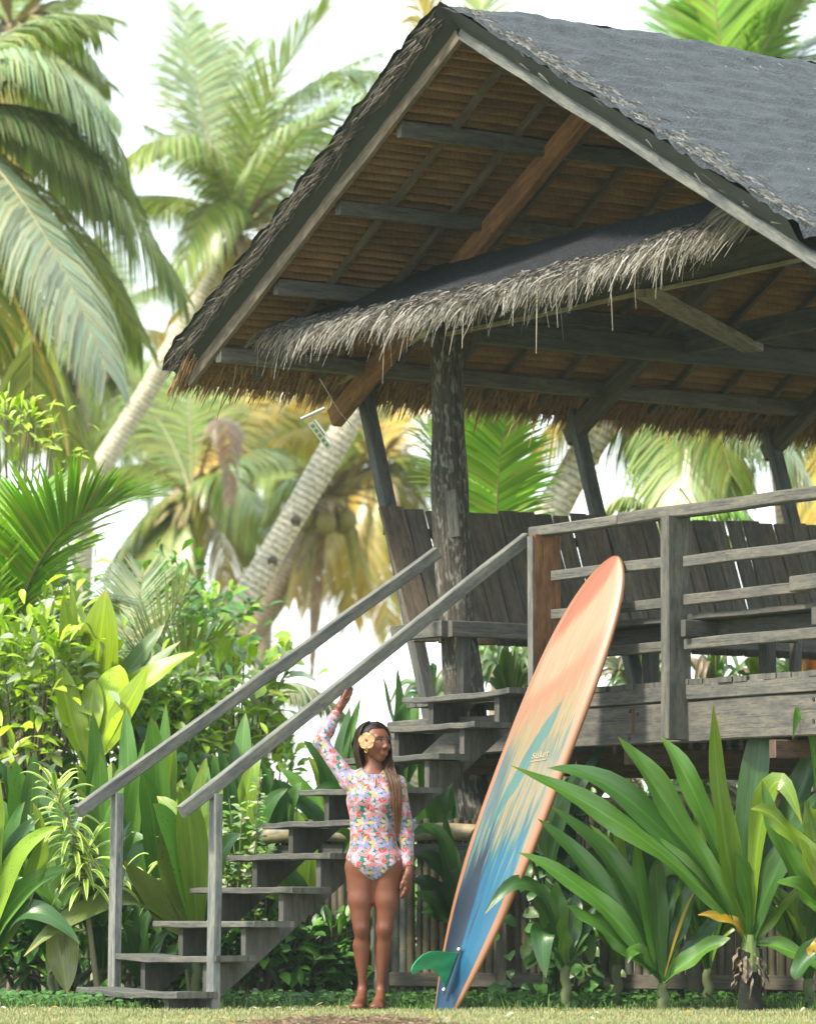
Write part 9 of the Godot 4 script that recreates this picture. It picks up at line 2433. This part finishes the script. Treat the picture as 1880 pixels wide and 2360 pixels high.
const R_SH := Vector3(-0.152, 1.30, -0.012)
const R_EL := Vector3(-0.318, 1.53, -0.075)
const R_WR := Vector3(-0.218, 1.715, -0.155)
const L_SH := Vector3(0.125, 1.283, -0.012)
const L_EL := Vector3(0.172, 1.06, -0.03)
const L_WR := Vector3(0.192, 0.80, 0.015)

func torso_bones(f: Field) -> void:
	f.bone(v3(-0.062, 0.825, -0.005), v3(0.046, 0.825, -0.005), 0.104, 0.104)
	f.bone(v3(-0.062, 0.80, -0.045), v3(0.046, 0.80, -0.045), 0.085, 0.085)
	f.bone(v3(-0.010, 0.88, 0), v3(-0.018, 1.05, 0.002), 0.138, 0.112, 0.72)
	f.bone(v3(-0.018, 1.05, 0.002), v3(-0.015, 1.19, 0.0), 0.112, 0.136, 0.72)
	f.bone(v3(-0.015, 1.19, 0.0), v3(-0.016, 1.275, -0.008), 0.138, 0.112, 0.70)
	f.bone(v3(-0.072, 1.185, 0.052), v3(-0.070, 1.20, 0.045), 0.056, 0.06)
	f.bone(v3(0.046, 1.185, 0.052), v3(0.044, 1.20, 0.045), 0.056, 0.06)
	f.bone(v3(-0.145, 1.292, -0.012), v3(-0.03, 1.318, -0.015), 0.052, 0.055)
	f.bone(v3(0.118, 1.275, -0.012), v3(0.005, 1.318, -0.015), 0.050, 0.055)
	f.bone(v3(-0.013, 1.32, -0.025), v3(-0.011, 1.365, -0.02), 0.066, 0.05)

func leg_bones(f: Field) -> void:
	f.bone(v3(-0.076, 0.80, -0.004), v3(-0.086, 0.62, 0.010), 0.091, 0.067)
	f.bone(v3(-0.086, 0.62, 0.010), v3(-0.080, 0.46, 0.014), 0.067, 0.045)
	f.bone(v3(0.062, 0.80, -0.004), v3(0.064, 0.62, 0.006), 0.091, 0.067)
	f.bone(v3(0.064, 0.62, 0.006), v3(0.051, 0.455, 0.014), 0.067, 0.045)
	f.bone(v3(-0.118, 0.80, 0.0), v3(-0.090, 0.50, 0.008), 0.050, 0.034)
	f.bone(v3(0.104, 0.80, 0.0), v3(0.064, 0.50, 0.008), 0.050, 0.034)

func arm_bones(f: Field) -> void:
	f.bone(R_SH, R_EL, 0.049, 0.037)
	f.bone(R_EL, R_EL.lerp(R_WR, 0.35), 0.037, 0.038)
	f.bone(R_EL.lerp(R_WR, 0.35), R_WR, 0.038, 0.025)
	f.bone(L_SH, L_EL, 0.046, 0.036)
	f.bone(L_EL, L_EL.lerp(L_WR, 0.3), 0.036, 0.037)
	f.bone(L_EL.lerp(L_WR, 0.3), L_WR, 0.037, 0.025)

func build_person() -> void:
	var o := thing("person", "woman in floral long sleeved swimsuit standing by the stairs with one hand on the rail", "person", Vector3(-0.187, 0.005, -22.45))
	var f := Field.new()
	f.k = 0.026
	torso_bones(f)
	leg_bones(f)
	arm_bones(f)
	f.bone(v3(-0.013, 1.33, -0.02), v3(-0.010, 1.44, -0.008), 0.050, 0.046)
	# lower legs and feet
	f.bone(v3(-0.078, 0.455, 0.036), v3(-0.078, 0.43, 0.034), 0.024, 0.020)
	f.bone(v3(0.052, 0.45, 0.036), v3(0.052, 0.425, 0.034), 0.024, 0.020)
	f.bone(v3(-0.080, 0.46, 0.012), v3(-0.075, 0.11, -0.035), 0.040, 0.021)
	f.bone(v3(-0.088, 0.36, -0.018), v3(-0.080, 0.24, -0.036), 0.043, 0.027)
	f.bone(v3(-0.070, 0.35, -0.022), v3(-0.073, 0.25, -0.036), 0.038, 0.025)
	f.bone(v3(0.051, 0.455, 0.016), v3(0.030, 0.11, -0.035), 0.043, 0.022)
	f.bone(v3(0.056, 0.36, -0.018), v3(0.042, 0.24, -0.036), 0.043, 0.027)
	f.bone(v3(0.038, 0.35, -0.022), v3(0.034, 0.25, -0.036), 0.038, 0.025)
	for s in [[-0.075, -0.105], [0.030, 0.010]]:
		f.bone(v3(s[0], 0.10, -0.035), v3(s[0] * 0.6 + s[1] * 0.4, 0.050, 0.045), 0.027, 0.026)
		f.bone(v3(s[0] * 0.6 + s[1] * 0.4, 0.045, 0.045), v3(s[1], 0.026, 0.115), 0.028, 0.024)
		f.bone(v3(s[0], 0.030, -0.060), v3(s[0], 0.06, -0.045), 0.030, 0.028)
		for t in 5:
			var x: float = s[1] - 0.032 + 0.0155 * t
			f.bone(v3(x, 0.018, 0.115), v3(x, 0.014, 0.15 - 0.006 * absf(t - (3 if s[0] < 0 else 1))), 0.010, 0.009)
	var body := mb()
	f.mesh_into(body, 0.0105, skin_tone)
	# hands
	var h := Field.new()
	h.k = 0.010
	h.bone(R_EL.lerp(R_WR, 0.8), R_WR, 0.028, 0.025)
	var k0 := v3(-0.182, 1.775, -0.215)
	h.bone(R_WR, R_WR.lerp(k0, 0.5), 0.025, 0.026)
	h.bone(R_WR + v3(0.01, 0.02, -0.012), k0 + v3(-0.022, -0.008, -0.018), 0.020, 0.015)
	h.bone(R_WR + v3(0.004, 0.02, 0.0), k0 + v3(0.0, 0.002, 0.0), 0.021, 0.016)
	h.bone(R_WR + v3(0.012, 0.018, 0.006), k0 + v3(0.018, 0.006, 0.008), 0.020, 0.015)
	finger(h, [R_WR + v3(0.006, 0.018, 0.018), v3(-0.200, 1.765, -0.160), v3(-0.184, 1.800, -0.168), v3(-0.171, 1.832, -0.182)], 0.0145, 0.0085)
	for q in 4:
		var w := (q - 1.5) * 0.0185
		var kb := k0 + v3(w * 0.85, w * 0.35, -w * 0.3)
		var ln: float = [0.9, 1.0, 0.95, 0.78][3 - q]
		finger(h, [kb, kb + v3(0.012, 0.034, -0.030) * ln, kb + v3(0.020, 0.064, -0.040) * ln, kb + v3(0.006, 0.088, -0.024) * ln], 0.0098, 0.0072)
	var k1 := v3(0.186, 0.715, 0.035)
	h.bone(L_EL.lerp(L_WR, 0.85), L_WR, 0.027, 0.025)
	h.bone(L_WR, L_WR.lerp(k1, 0.5), 0.024, 0.024)
	h.bone(L_WR + v3(-0.004, -0.02, 0.008), k1 + v3(-0.012, 0.004, 0.024), 0.019, 0.015)
	h.bone(L_WR + v3(0.002, -0.02, 0.0), k1, 0.019, 0.0155)
	h.bone(L_WR + v3(0.006, -0.02, -0.008), k1 + v3(0.010, 0.004, -0.022), 0.019, 0.0145)
	finger(h, [L_WR + v3(-0.008, -0.022, 0.018), v3(0.170, 0.745, 0.062), v3(0.155, 0.712, 0.070), v3(0.146, 0.686, 0.068)], 0.0145, 0.0085)
	for q in 4:
		var w := (q - 1.5) * 0.0185
		var kb := k1 + v3(w * 0.42, 0.0, -w * 0.9)
		var ln: float = [0.92, 1.0, 0.94, 0.76][q]
		finger(h, [kb, kb + v3(-0.004, -0.038, 0.006) * ln, kb + v3(-0.016, -0.066, 0.008) * ln, kb + v3(-0.030, -0.084, 0.006) * ln], 0.0095, 0.0072)
	h.mesh_into(body, 0.0042, skin_tone)
	# head
	var e := Field.new()
	e.k = 0.018
	var H := func(x: float, y: float, z: float) -> Vector3: return head_o + head_b * Vector3(x, y, z)
	e.bone(H.call(0, 0.030, -0.022), H.call(0, 0.034, 0.004), 0.079, 0.074)
	e.bone(H.call(0, 0.028, 0.028), H.call(0, 0.0, 0.035), 0.056, 0.053)
	e.bone(H.call(-0.022, -0.03, 0.030), H.call(0.022, -0.03, 0.030), 0.044, 0.044)
	e.bone(H.call(0, -0.05, 0.040), H.call(0, -0.080, 0.052), 0.037, 0.023)
	e.bone(H.call(-0.036, -0.045, 0.010), H.call(-0.012, -0.082, 0.045), 0.026, 0.020)
	e.bone(H.call(0.036, -0.045, 0.010), H.call(0.012, -0.082, 0.045), 0.026, 0.020)
	e.bone(H.call(-0.044, -0.018, 0.058), H.call(-0.036, -0.024, 0.064), 0.019, 0.018)
	e.bone(H.call(0.044, -0.018, 0.058), H.call(0.036, -0.024, 0.064), 0.019, 0.018)
	e.bone(H.call(-0.040, 0.030, 0.062), H.call(0.040, 0.030, 0.062), 0.014, 0.014)
	e.bone(H.call(0, -0.08, -0.02), H.call(0, -0.02, -0.03), 0.045, 0.05)
	var g := Field.new()
	g.k = 0.007
	for i in e.a.size():
		g.bone(e.a[i], e.b[i], e.ra[i], e.rb[i])
	g.k = 0.014
	g.carve = [[H.call(-0.031, 0.014, 0.104), 0.0215], [H.call(0.031, 0.014, 0.104), 0.0215]]
	g.bone(H.call(0, 0.016, 0.080), H.call(0, -0.022, 0.098), 0.0072, 0.0095)
	g.bone(H.call(-0.011, -0.028, 0.088), H.call(0.011, -0.028, 0.086), 0.0082, 0.0082)
	g.bone(H.call(-0.017, -0.055, 0.078), H.call(0.017, -0.055, 0.078), 0.0085, 0.0085)
	g.bone(H.call(-0.013, -0.066, 0.076), H.call(0.013, -0.066, 0.076), 0.0098, 0.0098)
	for s in [-1.0, 1.0]:
		g.bone(H.call(s * 0.076, 0.0, -0.012), H.call(s * 0.072, -0.03, -0.006), 0.012, 0.008)
	g.mesh_into(body, 0.0034, face_tone)
	var bo := part(o, "body", body, "skin")
	# swimsuit: the same body a few millimetres out, cut at neck, legs and wrists
	var t := Field.new()
	t.k = 0.026
	torso_bones(t)
	leg_bones(t)
	t.bone(v3(-0.013, 1.33, -0.02), v3(-0.010, 1.44, -0.008), 0.050, 0.046)
	arm_bones(t)
	var n_r := (R_WR - R_EL).normalized()
	var n_l := (L_WR - L_EL).normalized()
	t.cut = func(p: Vector3, d: float) -> float:
		if p.y < 0.90 and p.x < 0.148:
			# leg openings: a V from the hips to the crotch
			var yl: float = lerpf(0.722, 0.865, clampf(absf(p.x + 0.010) / 0.165, 0, 1.1)) + (0.01 if absf(p.x + 0.01) < 0.02 else 0.0)
			d = maxf(d, (yl - p.y) * 0.75)
		if p.y > 1.30 and absf(p.x + 0.012) < 0.085:
			var yn: float = 1.352 - 0.020 * clampf(p.z / 0.05, -0.6, 1.0) + 0.9 * maxf(0.0, absf(p.x + 0.012) - 0.035)
			d = maxf(d, (p.y - yn) * 0.8)
		d = maxf(d, minf((p - R_WR).dot(n_r) + 0.022, 0.10 - p.distance_to(R_WR)) if p.distance_to(R_WR) < 0.1 else -1.0)
		d = maxf(d, (p - L_WR).dot(n_l) + 0.012 if p.distance_to(L_WR) < 0.1 else -1.0)
		return d
	var suit := mb()
	t.wrinkle = nz
	t.mesh_into(suit, 0.0085, func(_p: Vector3) -> Color: return Color(1, 1, 1), 0.0045)
	part(o, "swimsuit", suit, "floral_print").set_meta("label", "white pink red and lavender floral print on green")
	var zp := mb(Color(0.75, 0.25, 0.27))
	zp.beam(v3(0.0, 1.335, 0.066), v3(-0.004, 1.265, 0.098), 0.006, 0.004, Vector3(0, 0, 1))
	part(o, "zip", zp, "satin")
	build_hair(o, H)
	# hoop earring
	var er := mb(Color(0.80, 0.52, 0.14))
	var path := []
	var rad := []
	for q in 13:
		var an := TAU * q / 12.0
		path.append(H.call(-0.074, -0.046 + 0.010 * cos(an), 0.006 + 0.010 * sin(an)))
		rad.append(0.0030)
	er.tube(path, rad, 6, 1.0, 1.0, false)
	part(o, "earring", er, "metal")
	# hibiscus behind the ear: held by the hair, a thing of its own
	var fw := thing("hibiscus_flower", "large apricot hibiscus flower tucked in the hair of the woman", "flower", o.position + H.call(-0.098, 0.008, 0.034))
	var nf := Vector3(-0.15, 0.1, 1.0).normalized()
	var sx := Vector3.UP.cross(nf).normalized()
	var sy := nf.cross(sx)
	for q in 5:
		var an := TAU * q / 5.0 + 0.35
		var dv := sx * cos(an) + sy * sin(an)
		var pm := mb(Color(0.62, 0.31, 0.12))
		pm.leaf(nf * 0.004 + dv * 0.004, dv * 0.026 + nf * 0.012, dv * 0.050 + nf * rng.randf_range(-0.002, 0.008), 0.047, nf, 0.15, 0.004, 0.3, 0.66, 0.0, 10, 0.0)
		for i in pm.c.size():
			var rr := pm.v[i].length()
			pm.c[i] = Color(0.42, 0.03, 0.03).lerp(Color(0.66, 0.34, 0.25), smoothstep(0.006, 0.013, rr)).lerp(Color(0.55, 0.30, 0.13), smoothstep(0.013, 0.026, rr))
		part(fw, "petal", pm, "petal")
	var stm := mb(Color(0.55, 0.12, 0.06))
	stm.tube([nf * 0.005, nf * 0.022 + sy * 0.004, nf * 0.032 + sy * 0.010], [0.0028, 0.002, 0.0025], 6)
	part(fw, "stamen", stm, "satin")

func build_hair(o: Node3D, H: Callable) -> void:
	var m := mb()
	# a close cap over the skull, open at the face
	var rows := 22
	var cols := 40
	var P := PackedVector3Array()
	var C := PackedColorArray()
	for i in rows:
		for j in cols + 1:
			var az := TAU * (j % cols) / cols
			# hairline: low at the back, high above the face
			var front := cos(az)
			var low: float = lerpf(2.30, 0.92, smoothstep(-0.25, 0.62, front))
			var po: float = low * i / (rows - 1.0)
			var rr := 1.0 + 0.02 * nz.get_noise_2d(az * 4.0, po * 1.5)
			var x := sin(po) * sin(az) * 0.0865 * rr
			var y := cos(po) * 0.094 * rr + 0.028
			var z := sin(po) * cos(az) * 0.098 * rr - 0.016
			if absf(x) < 0.006 and front > 0.0:
				y -= 0.0025
			P.append(H.call(x, y, z))
			var st := 0.75 + 0.5 * nz.get_noise_2d(az * 9.0, 3.0)
			C.append(Color(0.021, 0.013, 0.010) * st)
	m.grid(P, rows, cols + 1, 1, 1, true, C)
	part(o, "hair_cap", m, "hair")
	var s := mb()
	for k in 460:
		var back := k >= 330
		var left := k % 5 < 3   # her left: forward over the shoulder, to the right in the picture
		var sg := 1.0 if left else -1.0
		var u := rng.randf()
		# start along the parting, run down the side of the head
		var th := lerpf(0.95, 2.75, u) if left else lerpf(1.62, 2.9, u)
		var pts := []
		for q in 5:
			var po := lerpf(0.22, 1.72, q / 4.0)
			pts.append(H.call(sg * sin(po) * sin(th) * 0.098 + sg * 0.004, cos(po) * 0.101 + 0.028, sin(po) * cos(th) * 0.106 - 0.016))
		var e: Vector3 = pts[4]
		var L := 0.0
		var c0 := Color(0.022, 0.013, 0.010)
		var c1 := Color(0.05, 0.026, 0.015)
		if back:
			var a := rng.randf_range(-0.075, 0.07)
			pts = [pts[0], H.call(a * 0.5, 0.09, -0.07), H.call(a, 0.0, -0.112), v3(a - 0.01, 1.40, -0.085), v3(a * 1.25 - 0.012, 1.31, -0.095), v3(a * 1.2 - 0.012, rng.randf_range(1.12, 1.2), -0.115)]
		elif left:
			var a := rng.randf()
			pts.append(e + Vector3(0.008, -0.08, 0.006))
			pts.append(v3(0.055 + 0.062 * a, 1.365 - 0.02 * a, lerpf(0.030, 0.058, 1.0 - u * 0.6)))
			pts.append(v3(0.080 + 0.065 * a, 1.27, lerpf(0.070, 0.110, rng.randf())))
			pts.append(v3(0.098 + 0.055 * a, 1.18, lerpf(0.090, 0.122, rng.randf())))
			var end := rng.randf_range(1.0, 1.10) if rng.randf() < 0.7 else rng.randf_range(1.1, 1.2)
			pts.append(v3(0.112 + 0.034 * a, end + 0.04, 0.095))
			pts.append(v3(0.118 + 0.018 * a, end - 0.02, 0.085))
			c1 = Color(0.085, 0.034, 0.016).lerp(Color(0.15, 0.068, 0.03), rng.randf() * rng.randf())
		else:
			var a := rng.randf()
			pts.append(e + Vector3(-0.004, -0.07, -0.004))
			pts.append(v3(-0.070 - 0.035 * a, 1.375, lerpf(0.02, -0.07, a)))
			pts.append(v3(-0.060 - 0.05 * a, 1.33 + 0.012 * rng.randf(), lerpf(0.012, -0.085, a)))
			pts.append(v3(-0.055 - 0.04 * a, 1.22, -0.115))
		# smooth the path
		var sm := []
		var rad := []
		var n := pts.size()
		for i in n - 1:
			var p0: Vector3 = pts[maxi(i - 1, 0)]
			var p3: Vector3 = pts[mini(i + 2, n - 1)]
			for q in 3:
				sm.append((pts[i] as Vector3).cubic_interpolate(pts[i + 1], p0, p3, q / 3.0))
		sm.append(pts[n - 1])
		var cc := s.v.size()
		for i in sm.size():
			rad.append(0.0052 * (1.0 - 0.75 * pow(float(i) / (sm.size() - 1), 2.5)))
		s.tube(sm, rad, 5, 1.0, 1.0, false)
		var tone := rng.randf_range(0.7, 1.3)
		for i in range(cc, s.v.size()):
			var row := (i - cc) / 6
			var t := float(row) / (sm.size() - 1)
			s.c[i] = c0.lerp(c1, smoothstep(0.35, 0.85, t)) * tone
	part(o, "hair", s, "hair")

func make_person_materials() -> void:
	var m := std("skin", 0.5)
	m.subsurf_scatter_enabled = true
	m.subsurf_scatter_strength = 0.12
	m = std("hair", 0.38)
	m.metallic_specular = 0.4
	m = std("petal", 0.6)
	m.backlight_enabled = true
	m.backlight = Color(0.5, 0.4, 0.3)
	# floral print
	var N := 384
	var im := Image.create(N, N, false, Image.FORMAT_RGB8)
	im.fill(Color(0.055, 0.40, 0.34))
	var fl := [Color(0.90, 0.24, 0.20), Color(0.62, 0.56, 0.82), Color(0.93, 0.76, 0.86), Color(0.94, 0.77, 0.42), Color(0.93, 0.48, 0.50), Color(0.72, 0.66, 0.88)]
	var r2 := RandomNumberGenerator.new()
	r2.seed = 77
	for gy in 5:
		for gx in 4:
			var cx := (gx + 0.5 + (0.5 if gy % 2 else 0.0)) * N / 4.0 + r2.randf_range(-6, 6)
			var cy := (gy + 0.5) * N / 5.0 + r2.randf_range(-6, 6)
			var a0 := r2.randf() * TAU
			var kind := (gx * 2 + gy * 3) % 4
			for pp in 7:
				var ap := a0 + TAU * pp / 7.0 + r2.randf_range(-0.12, 0.12)
				var L := r2.randf_range(46.0, 64.0)
				var W := r2.randf_range(9.5, 12.5)
				var colr: Color = fl[(pp * 2 + kind) % 6] if pp % 2 == 0 else [Color(0.84, 0.62, 0.74), Color(0.62, 0.56, 0.82), Color(0.90, 0.50, 0.54), Color(0.84, 0.66, 0.78)][kind]
				var dx := cos(ap)
				var dy := sin(ap)
				for yy in range(int(cy - 66), int(cy + 66)):
					for xx in range(int(cx - 66), int(cx + 66)):
						var rx := xx - cx
						var ry := yy - cy
						var al := (rx * dx + ry * dy) / L
						if al < 0.02 or al > 1.0:
							continue
						var ac := absf(-rx * dy + ry * dx)
						var hw := W * pow(sin(PI * pow(al, 1.6)), 0.8) + 1.6
						if ac < hw:
							var edge := hw - ac < 1.7 or al > 0.96 or al < 0.12
							im.set_pixel(posmod(xx, N), posmod(yy, N), Color(0.71, 0.65, 0.69) if edge else colr * 0.80)
	m = std("floral_print", 0.62)
	m.albedo_texture = tex(im)
	m.uv1_triplanar = true
	m.uv1_triplanar_sharpness = 6.0
	m.uv1_scale = Vector3(3.5, 3.5, 3.5)
	m.rim_enabled = true
	m.rim = 0.2
